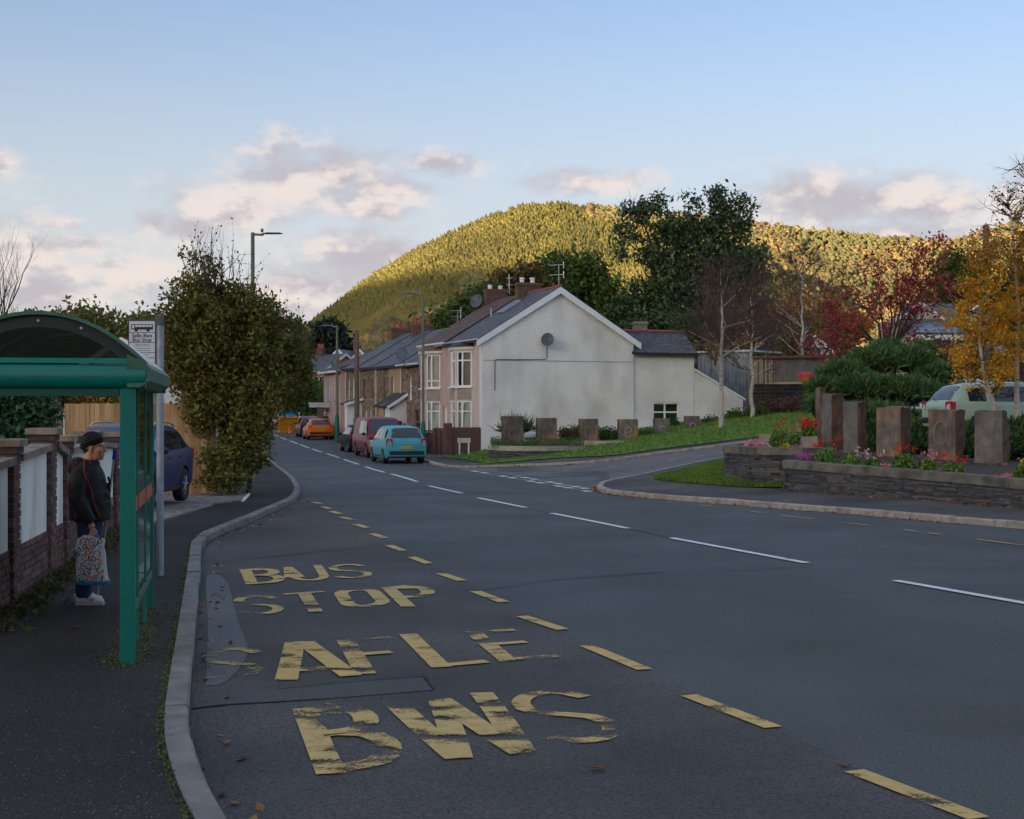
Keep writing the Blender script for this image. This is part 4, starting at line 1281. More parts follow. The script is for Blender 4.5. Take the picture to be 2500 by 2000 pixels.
for k, o in enumerate((ca, cb_, cc, cd_)): o.location.z += .05 * k
def porch(parent, y0, y1, depth, z_in, z_out, frontmat, roofmat, door, side=None):
    """lean-to porch: walls, glazed or panelled door, slanting roof with a white fascia"""
    b = B().box2((-depth, y0, -.5), (-depth + .08, y1, z_out - .05)).box2((-depth + .08, y0, -.5), (-.03, y0 + .08, z_out - .05)).box2((-depth + .08, y1 - .08, -.5), (-.03, y1, z_out - .05))
    b.prism([(-depth + .08, y0, z_out - .05), (-.03, y0, z_out - .05), (-.03, y0, z_in - .05)], (0, .08, 0))
    p = b.build('porch', frontmat, parent)
    up = Vector((depth + .25, 0, z_in - z_out))
    up = up.normalized() * (up.length)
    o = Vector((-depth - .25, y0 - .2, z_out - .02))
    n = Vector((-up.z, 0, up.x)).normalized()
    B().prism([o, o + Vector((0, y1 - y0 + .4, 0)), o + Vector((0, y1 - y0 + .4, 0)) + up, o + up], n * .10).build('porch_roof', roofmat, p)
    B().prism([o + Vector((0, -.03, -.10)), o + up + Vector((0, -.03, -.10)), o + up + Vector((0, -.03, .09)), o + Vector((0, -.03, .09))], (0, .026, 0)).build('fascia', MAT_BARGE, p)
    if door:
        d = B().box2((-depth + .25, y0 - .035, -.3), (-.15, y0 - .003, 1.82)).build('porch_door', door, p)
        B().box2((-depth + .40, y0 - .045, .55), (-depth + .54, y0 - .03, 1.35)).box2((-.46, y0 - .045, .55), (-.32, y0 - .03, 1.35)).build('pane', MAT_DARKIN, p)
    return p
porch(ca, 3.3, 4.4, 1.0, 2.9, 2.1, MAT_DOORW, MAT_UNDER, MAT_DOORW)
porch(cb_, .1, 1.3, 1.0, 2.85, 2.1, MAT_TAN, MAT_UNDER, None)
porch(cc, 3.5, 4.18, 1.0, 2.6, 2.2, MAT_DOORW, MAT_UNDER, MAT_DOORW)
# pink house at the end of the row
ph = thing('terraced_house', 'small pink rendered house standing forward at the far end of the cottages', 'house', C0 + BY * 28.15 + Vector((0, 0, .2)), TH, 'houses of the near terrace')
b = B(); wall_panel(b, (-.35, 5.2), (-.35, 0), -1, 4.42, [(1.4, 2.1, 2.4, 3.95), (3.6, 4.3, 2.4, 3.95), (.9, 1.7, -.2, 1.7)]); wall_panel(b, (-.35, 0), (0, 0), -1, 4.42)
b.build('front_wall', MAT_PINK, ph)
window(ph, (-.35, 5.2), (-.35, 0), 1.4, 2.1, 2.4, 3.95, rec=.1, trans=(.5,)); window(ph, (-.35, 5.2), (-.35, 0), 3.6, 4.3, 2.4, 3.95, rec=.1, trans=(.5,))
B().box2((-.25, 3.5, -.2), (-.2, 4.3, 1.7)).build('front_door', MAT_DOORW, ph)
roof_slope(ph, (-.7, 0, 4.40), (0, 5.3, 0), (4.2, 0, 1.7), 17, 14, MAT_BROWN_TILE, lap=.03, stagger=False)
B().box2((-.78, -.1, 4.26), (-.7, 5.3, 4.40)).build('gutter', MAT_WGUTTER, ph)
B().box2((-1.4, 3.2, 1.95), (-.36, 5.1, 2.2)).box2((-1.45, 3.15, 2.2), (-.36, 5.15, 2.28)).build('porch_canopy', MAT_WGUTTER, ph)
B().tube([(-.5, .2, 4.2), (-.42, .5, 2.2), (-.42, .5, -.2)], .045, 8).build('downpipe', MAT_WGUTTER, ph)
dish(ph, (-.6, .25, 4.9), (-.75, -.66, .35), .40, mast=[Vector((-.4, .25, 4.3))])
# side fence beyond
fy = 33.5
sf = thing('board_fence', 'tall dark board fence past the pink house', 'fence', C0 + BY * fy + AX * -.3, TH)
for i in range(14):
    B().box((.02 * (i % 2), .1 + i * .16, .9 + random.uniform(-.03, .03)), (.025, .15, 2.3)).build('board', MAT_BOARD, sf)
# ------------------------------------------------------------------ low brick front wall of the end houses
MAT_COPING_BROWN = M('brown_coping', (.14, .085, .065), .9, .2, 5, .3)
gw = thing('garden_wall', 'low brown brick front garden wall below the bay windows', 'wall', C0 + AX * -1.7, TH)
b = B()
for (y0, y1, h) in ((.35, 1.15, 1.0), (1.75, 5.6, .92)):
    z, k = -.1, 0
    while z < h - .05:
        y = y0 - (.115 if k % 2 else 0)
        while y < y1:
            a, c = max(y, y0), min(y + .215, y1)
            if c - a > .04: b.box((0, (a + c) / 2, z + .0325), (.215 + random.uniform(-.008, .008), c - a - .01, .065))
            y += .225
        z += .075; k += 1
b.build('bricks', MAT_BRICK, gw, kind='stuff')
B().box2((-.14, .30, .98), (.14, 1.2, 1.06)).box2((-.14, 1.7, .90), (.14, 5.65, .97)).build('coping', MAT_COPING_BROWN, gw)
for y, h in ((.12, 1.35), (1.0, 1.1), (1.9, 1.1), (5.6, 1.15)):
    B().box2((-.17, y - .17, -.3), (.17, y + .17, h)).build('pier', M('pier_brick', (.11, .06, .045), .9, .3, 12, .5, 25), gw)
B().box2((.1, .02, -.3), (1.6, .20, 1.15)).build('side_wall', M('pier_brick', (.11, .06, .045)), gw)
# ------------------------------------------------------------------ simple houses farther off
def far_house(name, label, loc, rz, W, D, eave, ridge, wallmat, roofmat, nwin, group=None, gablefront=False, barge=True, chims=1, wins2=True, base=-1):
    t = thing(name, label, 'house', loc, rz, group)
    b = B()
    opens = []
    for i in range(nwin):
        c = W * (i + .5) / nwin
        opens.append((c - .45, c + .45, eave - 1.75, eave - .55))
        if wins2: opens.append((c - .45, c + .45, .8, 2.1))
    ap = [(0, eave), (W, eave), (W / 2, ridge)] if gablefront else None
    wall_panel(b, (0, 0), (W, 0), base, eave, opens, top=ap)
    wall_panel(b, (0, D), (0, 0), base, eave, top=None if gablefront else [(0, eave), (D, eave), (D / 2, ridge)])
    wall_panel(b, (W, 0), (W, D), base, eave, top=None if gablefront else [(0, eave), (D, eave), (D / 2, ridge)])
    b.build('wall', wallmat, t)
    for s0, s1, a, c in opens:
        window(t, (0, 0), (W, 0), s0, s1, a, c, rec=.1, mull=(.5,), back=MAT_CURTAIN if random.random() < .4 else None, sill=False)
    if gablefront:
        s = (ridge - eave) / (W / 2)
        roof_slope(t, (-.3, -.2, eave - .3 * s + .06), (0, D + .2, 0), (W / 2 + .3, 0, (W / 2 + .3) * s), int(D / .3), 12, roofmat)
        roof_slope(t, (W + .3, -.2, eave - .3 * s + .06), (0, D + .2, 0), (-W / 2 - .3, 0, (W / 2 + .3) * s), int(D / .3), 12, roofmat)
        if barge:
            for sg in (0, 1):
                x0 = -.35 if sg == 0 else W + .35
                z0 = eave - .35 * s
                B().prism([(x0, -.28, z0 + .1), (W / 2, -.28, ridge + .1), (W / 2, -.28, ridge - .18), (x0, -.28, z0 - .16)], (0, .05, 0)).build('bargeboard', MAT_BARGE, t)
    else:
        s = (ridge - eave) / (D / 2)
        roof_slope(t, (-.2, -.3, eave - .3 * s + .06), (W + .4, 0, 0), (0, D / 2 + .3, (D / 2 + .3) * s), int(W / .3), 14, roofmat)
        roof_slope(t, (-.2, D + .3, eave - .3 * s + .06), (W + .4, 0, 0), (0, -D / 2 - .3, (D / 2 + .3) * s), int(W / .3), 14, roofmat)
        B().box2((-.2, -.42, eave - .16), (W + .2, -.32, eave - .02)).build('gutter', MAT_WGUTTER, t)
        if barge:
            for xx in (-.26, W + .22):
                for sg in (0, 1):
                    y0 = -.35 if sg == 0 else D + .35
                    z0 = eave - .35 * s
                    B().prism([(xx, y0, z0 + .1), (xx, D / 2, ridge + .1), (xx, D / 2, ridge - .15), (xx, y0, z0 - .14)], (.04, 0, 0)).build('bargeboard', MAT_BARGE, t)
    for k in range(chims):
        chimney(t, W * (.2 + .6 * k), D / 2, ridge - .6, ridge + .75, .9, .5, 3)
    return t
MAT_WHITEWALL = M('white_house_wall', (.62, .60, .56), .9, .08, 1, .2)
p = P(768, 1000, 150)
far_house('brick_house', 'red brick house with white windows far along the street, past the pink house', (p.x - 2.2, 150, gz(p.x, 150)), R(-40), 4.6, 6, 5.6, 7.4, MAT_REDBRICK, MAT_SLATE, 3, 'houses far along the street')
p = P(800, 1000, 168)
far_house('gabled_house', 'far house with a pale front gable above the red brick house', (p.x - 1.0, 168, 1.5), R(-8), 4.6, 8, 5.4, 7.6, MAT_WHITEWALL, MAT_SLATE, 2, 'houses far along the street', gablefront=True, chims=0)
p = P(842, 1000, 170)
far_house('gabled_house', 'far house with a dark chimney just behind the pale gable', (p.x - .4, 170, 1.5), R(-8), 4.6, 8, 5.4, 7.6, MAT_WHITEWALL, MAT_BROWN_TILE, 2, 'houses far along the street', gablefront=True)
p = P(880, 1000, 160)
far_house('brown_roofed_house', 'far house with a long brown roof behind the cottages', (p.x, 160, 1.0), R(-5), 12, 7, 5.2, 7.2, MAT_WHITEWALL, MAT_BROWN_TILE, 4, 'houses far along the street')
p = P(300, 1000, 62)
far_house('orange_roofed_house', 'house with an orange tiled roof half hidden behind the bus stop sign', (p.x - 2.6, 62, 0), R(0), 5.2, 7, 3.4, 5.05, MAT_WHITEWALL, M('orange_tile', (0, 0, 0), .8, .15, island=[(.42, .13, .04), (.36, .11, .035), (.47, .16, .05)]), 2, gablefront=True, chims=0)
p = P(1968, 1000, 104)
far_house('white_house', 'white gabled house half hidden behind the third birch', (p.x - 1.4, 104, 3.2), R(14), 3.4, 6, 3.2, 4.5, MAT_WHITEWALL, MAT_SLATE, 2, gablefront=True, chims=0)
# house with solar panels on the right
D0 = 95.0
k_ = D0 / FPX
sx = lambda u: (u - 1250) * k_
hz = lambda v: CAM_H + (1000 - v) * k_
shx, shz = sx(2195), 3.3
sh = thing('solar_house', 'pale house with solar panels and a gabled dormer behind the red tree', 'house', (shx, D0, shz))
LX = lambda u: sx(u) - shx
LZ = lambda v: hz(v) - shz
MAT_SHW = M('beige_render', (.42, .35, .30), .9, .08)
MAT_GREYTILE = M('grey_brown_tile', (0, 0, 0), .8, .15, island=[(.13, .115, .105), (.155, .135, .12), (.11, .10, .095)])
wl = B().box2((LX(2200), -1.0, -2), (LX(2440), 4, LZ(822))).box2((LX(2200), 1.2, 0), (LX(2440), 6, LZ(775)))
wl.build('wall', MAT_SHW, sh)
roof_slope(sh, (LX(2225), .9, LZ(778)), (LX(2440) - LX(2225), 0, 0), (0, 2.6, LZ(736) - LZ(778) + .1), 20, 10, MAT_GREYTILE)
roof_slope(sh, (LX(2205), -1.6, LZ(820)), (LX(2440) - LX(2205), 0, 0), (0, 2.6, LZ(772) - LZ(820)), 22, 9, MAT_GREYTILE)
b = B().prism([(LX(2200), .6, LZ(778)), (LX(2308), .6, LZ(778)), (LX(2252), .6, LZ(738))], (0, 3, 0)); b.build('gable', MAT_SHW, sh)
for (u0, v0, u1, v1, yy) in ((2192, 778, 2252, 733, .45), (2312, 776, 2252, 733, .45)):
    B().prism([(LX(u0), yy, LZ(v0)), (LX(u1), yy, LZ(v1)), (LX(u1), yy, LZ(v1) - .22), (LX(u0), yy, LZ(v0) - .2)], (0, .12, 0)).build('bargeboard', MAT_BARGE, sh)
B().box2((LX(2205), -1.75, LZ(833)), (LX(2430), -1.6, LZ(821))).build('fascia', MAT_WGUTTER, sh)
MAT_PV = M('solar_cell', (.10, .135, .20), .12, .06, 2, spec=.7)
upv = Vector((0, 2.6, LZ(772) - LZ(820))).normalized(); nn = Vector((0, -upv.z, upv.y))
for i in range(4):
    for j in range(2):
        if j == 1 and i > 1: continue
        o = Vector((LX(2222 - 8 * j) + i * .80, -1.55, LZ(819))) + nn * .06 + upv * (.05 + .95 * j)
        B().prism([o, o + Vector((.77, 0, 0)), o + Vector((.77, 0, 0)) + upv * .9, o + upv * .9], nn * .04).build('solar_panel', MAT_PV, sh)
b = B(); wall_panel(b, (LX(2344), -1.2), (LX(2425), -1.2), LZ(822), LZ(772), [(.30, .96, LZ(794), LZ(772) - .02)], top=[(0, LZ(772)), (LX(2425) - LX(2344), LZ(772)), ((LX(2425) - LX(2344)) / 2, LZ(742))])
dm = b.build('dormer', M('slate_hung', (.15, .15, .14), .8, .2, 8, .4, 20), sh)
window(sh, (LX(2344), -1.2), (LX(2425), -1.2), .30, .96, LZ(794), LZ(772) - .02, rec=.04, mull=(.55,), backs=[MAT_CURTAIN, None], sill=False)
for (u0, v0, u1, v1) in ((2336, 774, 2385, 737), (2434, 774, 2385, 737)):
    B().prism([(LX(u0), -1.35, LZ(v0)), (LX(u1), -1.35, LZ(v1)), (LX(u1), -1.35, LZ(v1) - .15), (LX(u0), -1.35, LZ(v0) - .14)], (0, .1, 0)).build('bargeboard', MAT_BARGE, sh)
roof_slope(sh, (LX(2338), -1.3, LZ(772)), (0, 3.6, 0), (LX(2385) - LX(2338), 0, LZ(738) - LZ(772)), 10, 6, MAT_GREYTILE)
roof_slope(sh, (LX(2432), -1.3, LZ(772)), (0, 3.6, 0), (LX(2385) - LX(2432), 0, LZ(738) - LZ(772)), 10, 6, MAT_GREYTILE)
# ------------------------------------------------------------------ sheds, fence and low wall behind the birches
MAT_CORR = M('corrugated_sheet', (.24, .25, .265), .6, .25, 2, .2, 20, col2=(.17, .17, .18), c2scale=1.5)
MAT_GREYWOOD = M('grey_weathered_wood', (.17, .145, .135), .9, .25, 2, .3, 20, stretch=(4, 4, .5))
MAT_PALEWOOD = M('pale_timber', (.44, .34, .215), .8, .18, 3, .2, 20)
q0, q1 = P(1704, 858, 80), P(1832, 866, 78)
sd = thing('corrugated_shed', 'grey corrugated shed with a pale flat roof edge behind the birches', 'shed', (q0.x, 80, 1.7), math.atan2(-2, q1.x - q0.x))
Ls = (q1 - q0).length
HS = q0.z - 1.7
b = B()
nrib = 30
for i in range(nrib):
    b.box2((Ls * i / nrib, -.02 - .03 * (i % 2), -.6), (Ls * (i + .96) / nrib, .0, HS - .1))
b.build('sheet_wall', MAT_CORR, sd)
B().box2((-.1, -.2, HS - .1), (Ls + .1, 3.5, HS)).build('roof', M('pale_blue_edge', (.45, .49, .54), .5, .1), sd)
p0, p1 = P(1834, 872, 77), P(2030, 868, 76)
fn = thing('close_board_fence', 'grey brown board fence with pale battens above the dark brick wall', 'fence', (p0.x, 77, 1.8), math.atan2(-1, p1.x - p0.x))
Lf = (p1 - p0).length
HF = p0.z - 1.8
nb = 26
for i in range(nb):
    w = Lf / nb
    B().box((w * (i + .5), .015 * (i % 2), HF / 2 - .3 + random.uniform(-.02, .02)), (w - .012, .025, HF + .5)).build('board', MAT_GREYWOOD, fn)
for i in (1, 2, 4, 5, 7, 9, 10):
    B().box((w * (i * .62 + .5), -.05, HF / 2 - .3), (.07, .05, HF + .4)).build('batten', MAT_PALEWOOD, fn)
B().box2((-.2, -.3, HF - .08), (Lf + .3, .3, HF + .06)).build('roof_edge', M('rusty_edge', (.16, .06, .045), .8, .2), fn)
p0, p1 = P(1832, 940, 74), P(1992, 940, 73)
MAT_DKBRICK = M('dark_brick', (0, 0, 0), .9, .2, 6, .3, 30, island=[(.028, .021, .020), (.038, .028, .025), (.022, .018, .018)])
dw = thing('brick_retaining_wall', 'dark brick retaining wall with pale planks along its top', 'wall', (p0.x, 74, gz(p0.x, 74)), math.atan2(-1, p1.x - p0.x))
Lw = (p1 - p0).length; HW = p0.z - gz(p0.x, 74)
b = B(); z = -.3; k = 0
while z < HW:
    y = -(.22 if k % 2 else 0)
    while y < Lw:
        a, c = max(y, 0), min(y + .44, Lw)
        if c - a > .05: b.box(((a + c) / 2, .1, z + .1), (c - a - .012, .22 + random.uniform(-.01, .01), .19))
        y += .45
    z += .2; k += 1
b.build('bricks', MAT_DKBRICK, dw, kind='stuff')
pl = tag(B().box2((0, 0, 0), (1.65, .12, .11)).box2((-.45, .03, -.02), (1.2, .1, .05)).build('timber_plank', MAT_PALEWOOD), 'pale timber planks lying on top of the dark retaining wall', 'planks')
pl.location = P(1890, 938, 73.6); pl.rotation_euler = (0, 0, dw.rotation_euler.z)
tb = thing('storage_bin', 'bright red and orange plastic tub standing on the wall behind the third birch', 'tub', P(1968, 929, 73.2))
B().lathe([(.30, 0), (.36, .18), (.37, .20)], n=16).build('tub', M('orange_plastic', (.75, .17, .03), .4, .05), tb, auto=40)
B().lathe([(.39, .20), (.40, .30), (.36, .40), (.1, .43)], n=16).build('lid', M('red_plastic', (.62, .03, .05), .4, .05), tb, auto=40)
# ------------------------------------------------------------------ bus shelter
MAT_TEAL = M('teal_paint', (.0, .135, .105), .38, .08, 3, .05, 40, coat=.3)
MAT_TEAL_DULL = M('mossy_teal_paint', (.045, .13, .085), .6, .3, 6, .1, 40, col2=(.10, .13, .06), c2scale=5)
MAT_SMOKE = glass_mat('smoked_sheet', (.26, .22, .20), 1.0, .10)
MAT_SMOKE_ROOF = glass_mat('smoked_roof_sheet', (.10, .095, .09), .6, .2, 1.3)
MAT_SHGLASS = glass_mat('shelter_glass', (.62, .70, .62), 1.5, .04, 1.5)
MAT_STRIPE = M('orange_stripe_film', (.46, .10, .045), .5, .15, 6, spec=.2)
MAT_BLACK = M('black_rubber', (.012, .012, .013), .7, .1)
MAT_BOLT = M('steel_bolt', (.5, .5, .5), .35, 0, metal=1)
srz = math.atan2(.19, .98)
bs_ = thing('bus_shelter', 'teal bus shelter with an arched smoked roof and glazed side on the left pavement', 'bus shelter', (-2.87, 10.62, .105), srz)
B().box2((-.055, -.05, -.02), (.055, .05, 2.14)).build('post', MAT_TEAL, bs_, bevel=.006)
for y in (1.0, 2.0):
    B().box2((-.014, y - .02, .0), (.014, y + .02, 2.14)).build('post', MAT_TEAL, bs_)
B().box2((-.03, 2.97, -.02), (.02, 3.03, 2.14)).build('post', MAT_TEAL, bs_, bevel=.006)
for y0, y1 in ((.055, .965), (1.035, 1.965), (2.035, 2.945)):
    B().box2((-.012, y0, .30), (.012, y1, .37)).build('rail', MAT_TEAL_DULL, bs_)
    B().box2((-.004, y0, .372), (.004, y1, 2.138)).build('glass_panel', MAT_SHGLASS, bs_)
    B().box2((.006, y0 + .01, 1.08), (.008, y1 - .01, 1.20)).build('stripe', MAT_STRIPE, bs_)
# end beam: rounded lower face with a lip along the top
prof = []
for k in range(9):
    a = R(-90 + 100 * k / 8)
    prof.append((.0 - .055 - .05 * math.cos(a) if a < 0 else -.055 - .05, 2.085 + .085 + .085 * math.sin(a)))
bm_pts = [(-1.45, .06, 2.05)] + [(-1.45, -.04 - .06 * math.sin(R(a)), 2.14 - .09 * math.cos(R(a))) for a in range(0, 181, 15)] + [(-1.45, .06, 2.232)]
B().prism(bm_pts, (1.58, 0, 0)).build('end_beam', MAT_TEAL, bs_, auto=40)
B().box2((-1.45, -.060, 2.238), (.07, .0, 2.275)).build('beam_lip', M('bright_teal_paint', (.0, .20, .15), .35, .05, coat=.3), bs_)
B().prism([(p[0], p[1] + 3.02, p[2]) for p in bm_pts], (1.58, 0, 0)).build('end_beam', MAT_TEAL, bs_, auto=40)
B().box2((-1.45, -.045, 1.995), (-.06, .04, 2.05)).build('under_beam', M('dark_teal', (.0, .06, .05), .5, .05), bs_)
def arch(x, n=28, hw=.76, h=.36, z0=2.24, cx=-.635):
    return [(cx + hw * (2 * i / n - 1), z0 + h * (1 - abs(2 * i / n - 1) ** 2.1)) for i in range(n + 1)]
ar = arch(0)
pn = B()
pn.poly([(x, -.035, z) for x, z in ar])
pn.build('end_panel', MAT_SMOKE, bs_)
pn = B(); pn.poly([(x, 3.035, z) for x, z in ar][::-1]); pn.build('end_panel', MAT_SMOKE, bs_)
# curved roof sheet and its edge trims and ribs
rf = B()
ys = [-.06, .7, 1.5, 2.3, 3.06]
vs = [(x, y, z + .01) for y in ys for x, z in ar]
n = len(ar)
rf.add(vs, [(j * n + i, j * n + i + 1, (j + 1) * n + i + 1, (j + 1) * n + i) for j in range(len(ys) - 1) for i in range(n - 1)])
rf.build('roof_sheet', MAT_SMOKE_ROOF, bs_, smooth=True)
def arch_band(y0, y1, t0, t1, mat, name):
    b = B()
    a0 = [(x, z) for x, z in ar]
    cx, cz = -.635, 2.24
    inn = [(cx + (x - cx) * (1 - t0), cz + (z - cz) * (1 - t0 * 1.6)) for x, z in ar]
    out_ = [(cx + (x - cx) * (1 + t1), cz + (z - cz) * (1 + t1 * 1.6)) for x, z in ar]
    for i in range(len(ar) - 1):
        for (p, q, e) in ((out_[i], out_[i + 1], 1),):
            b.quad((p[0], y0, p[1]), (q[0], y0, q[1]), (q[0], y1, q[1]), (p[0], y1, p[1]))
        b.quad((inn[i][0], y0, inn[i][1]), (inn[i + 1][0], y0, inn[i + 1][1]), (out_[i + 1][0], y0, out_[i + 1][1]), (out_[i][0], y0, out_[i][1]))
        b.quad((inn[i][0], y1, inn[i][1]), (inn[i + 1][0], y1, inn[i + 1][1]), (out_[i + 1][0], y1, out_[i + 1][1]), (out_[i][0], y1, out_[i][1]))
        b.quad((inn[i][0], y0, inn[i][1]), (inn[i + 1][0], y0, inn[i + 1][1]), (inn[i + 1][0], y1, inn[i + 1][1]), (inn[i][0], y1, inn[i][1]))
    return b.build(name, mat, bs_)
arch_band(-.075, -.04, .012, .035, MAT_TEAL_DULL, 'arch_trim')
arch_band(-.037, -.03, .17, -.015, M('dark_arch_band', (.018, .024, .023), .5, .1), 'arch_band')
for y in (.62, 1.42, 2.2, 2.96):
    arch_band(y - .09, y + .09, .035, .0, M('dark_arch_band', (.02, .025, .025)), 'roof_rib')
for i in (6, 14, 20):
    x, z = ar[i]
    B().lathe([(.010, -.012), (.010, .0), (.004, .004)], (-.635 + (x + .635) * .93, -.04, 2.24 + (z - 2.24) * .86), 8, 'y').build('bolt', MAT_BOLT, bs_)
# gutters along the roof edges
for s, name in ((1, 'roof_gutter'), (-1, 'roof_gutter')):
    x0 = .02 if s > 0 else -1.29
    q = [(x0 - s * .02, -.09, 2.30), (x0 + s * .10, -.09, 2.255), (x0 + s * .15, -.09, 2.20), (x0 + s * .14, -.09, 2.11), (x0 + s * .08, -.09, 2.06), (x0 - s * .02, -.09, 2.06)]
    B().prism(q, (0, 3.18, 0)).build(name, MAT_TEAL_DULL, bs_)
# ------------------------------------------------------------------ text helper
def text_mesh(name, s, size, mat, parent, loc, rot, align='CENTER', depth=.0008, world=False):
    cu = bpy.data.curves.new(name, 'FONT'); cu.body = s; cu.size = size; cu.align_x = align; cu.align_y = 'CENTER'; cu.extrude = depth; cu.resolution_u = 3
    cu.offset = size * .018
    o = bpy.data.objects.new(name, cu); COL.objects.link(o)
    dg = bpy.context.evaluated_depsgraph_get()
    me = bpy.data.meshes.new_from_object(o.evaluated_get(dg))
    bpy.data.objects.remove(o); bpy.data.curves.remove(cu)
    r = mesh_obj(name, me, mat, parent)
    r.location = loc; r.rotation_euler = rot
    return r
# ------------------------------------------------------------------ bus stop pole and flag
MAT_GALV = M('galvanised_steel', (.30, .32, .36), .5, .15, 12, .1, 60, metal=.35)
MAT_SIGNW = M('white_sign', (.62, .64, .68), .45, .04)
MAT_INK = M('black_ink', (.012, .012, .014), .5, 0)
pb = G(391, 1405, .105)
st = thing('bus_stop_pole', 'grey steel bus stop pole carrying a white bus stop flag beside the shelter', 'bus stop', (pb.x, pb.y, pb.z))
kz = pb.y / FPX
zz = lambda v: CAM_H - (v - 1000) * kz - pb.z
xx = lambda u: (u - 391) * kz
B().lathe([(.042, -.02), (.042, zz(795))], n=18).build('pole', MAT_GALV, st, auto=40)
B().lathe([(.044, zz(795)), (.046, zz(793)), (.046, zz(770)), (.03, zz(768))], n=18).build('pole_cap', M('brown_cap', (.13, .11, .115), .7, .1), st, auto=40)
for v in (792, 905):
    B().lathe([(.043, zz(v) - .012), (.052, zz(v) - .012), (.052, zz(v) + .012), (.043, zz(v) + .012)], n=18).build('clamp', MAT_GREYMETAL, st, auto=40)
fx0, fx1 = xx(316), xx(379)
fl = B().box2((fx0, -.012, zz(955)), (fx1, .0, zz(784))).build('flag_sign', MAT_SIGNW, st)
B().box2((fx0 - .008, -.016, zz(784)), (fx1 + .008, .004, zz(782.5) + .008)).box2((fx0 - .009, -.016, zz(955)), (fx0, .004, zz(784))).box2((fx1, -.016, zz(955)), (fx1 + .009, .004, zz(784))).build('sign_frame', M('dark_sign_frame', (.05, .055, .065), .5, 0), st)
ln = B()
for v in (812, 836.5, 861, 874):
    ln.box2((fx0, -.0155, zz(v) - .003), (fx1, -.0122, zz(v) + .003))
ln.build('printed_line', MAT_INK, fl)
cxm = (fx0 + fx1) / 2
ic = B()
a0, a1, zt, zb_ = xx(320.5), xx(374), zz(792), zz(805)
ic.box2((a0, -.0150, zb_), (a1, -.0122, zt))
ic.build('bus_symbol', MAT_INK, fl)
iw = B()
wst = (a1 - a0) / 6.6
for k in range(5):
    iw.box2((a0 + wst * (1.25 + k * 1.05), -.0165, zt - (zt - zb_) * .52), (a0 + wst * (2.15 + k * 1.05), -.0152, zt - (zt - zb_) * .14))
iw.box2((a0 + wst * .30, -.0165, zb_ + (zt - zb_) * .2), (a0 + wst * .95, -.0152, zt - (zt - zb_) * .14))
iw.build('bus_windows', MAT_SIGNW, fl)
wh = B()
for f in (.24, .78):
    c = (a0 + (a1 - a0) * f, -.0145, zb_ - .004)
    wh.lathe([(.020, 0), (.020, .0025)], c, 12, 'y')
wh.build('bus_wheels', MAT_INK, fl)
text_mesh('lettering', 'Safle Bws', .062, MAT_INK, fl, (cxm, -.0135, zz(820)), (R(90), 0, 0))
text_mesh('lettering', 'Bus Stop', .062, MAT_INK, fl, (cxm, -.0135, zz(830.5)), (R(90), 0, 0))
sm_ = B()
for v, w in ((841, .5), (845, .62), (851, .5), (856, .55), (866, .55), (870, .42), (880, .3), (886, .3)):
    x = cxm - w * (fx1 - fx0) / 2 + (-.03 if v > 860 else 0)
    while x < cxm + w * (fx1 - fx0) / 2:
        l = random.uniform(.012, .03); sm_.box2((x, -.0150, zz(v) - .0035), (x + l, -.0122, zz(v) + .0035)); x += l + .008
sm_.build('small_print', M('grey_ink', (.12, .12, .13), .6, 0), fl, kind='stuff')
# ------------------------------------------------------------------ garden wall on the left
MAT_WPANEL = M('white_rendered_panel', (.80, .77, .70), .9, .12, 2, .2, 60, col2=(.50, .48, .42), c2scale=1.8, c2lo=.55, c2hi=.75, stretch=(1, 1, .35))
MAT_CAP = M('brown_cap_stone', (.27, .20, .15), .9, .25, 5, .4, 50, col2=(.16, .12, .095), c2scale=4)
wt = (WALL_B - WALL_A); wl_ = wt.length; wt /= wl_
wrz = math.atan2(-wt.x, wt.y)
gwl = thing('garden_wall', 'brick garden wall with white panels, brick piers and brown caps along the left pavement', 'wall', (WALL_A.x, WALL_A.y, .0), wrz)
piers = [(12.0, 1.62, .34), (14.25, 1.69, .36), (16.55, 1.77, .38), (17.75, 1.66, .36), (20.3, 1.68, .36), (22.9, 1.62, .40)]
px_ = [(d - WALL_A.y) / wt.y for d, *_ in piers]
bricks = []
for (y, (d, h, w)) in zip(px_, piers):
    z, k = .02, 0
    while z < h - .12:
        m = 2 if k % 2 else 1
        if m == 1:
            bricks.append((0.02, y - w / 4, z, w / 2 - .012)); bricks.append((0.02, y + w / 4, z, w / 2 - .012))
        else:
            bricks.append((0.02, y - w * .36, z, w * .28 - .012)); bricks.append((0.02, y, z, w * .44 - .012)); bricks.append((0.02, y + w * .36, z, w * .28 - .012))
        z += .075; k += 1
    B().box2((-.22, y - w / 2 + .008, -.1), (.008, y + w / 2 - .008, h - .06)).build('pier_core', M('brick_mortar', (.17, .14, .12), .95, .2, 8, .3), gwl)
    B().box2((-.27, y - w / 2 - .05, h - .06), (.09, y + w / 2 + .05, h + .015)).build('pier_cap', MAT_CAP, gwl, bevel=.012)
    B().box2((-.24, y - w / 2 - .02, h - .13), (.05, y + w / 2 + .02, h - .062)).build('pier_neck', M('dark_neck_brick', (.075, .055, .05), .9, .2, 9, .4), gwl)
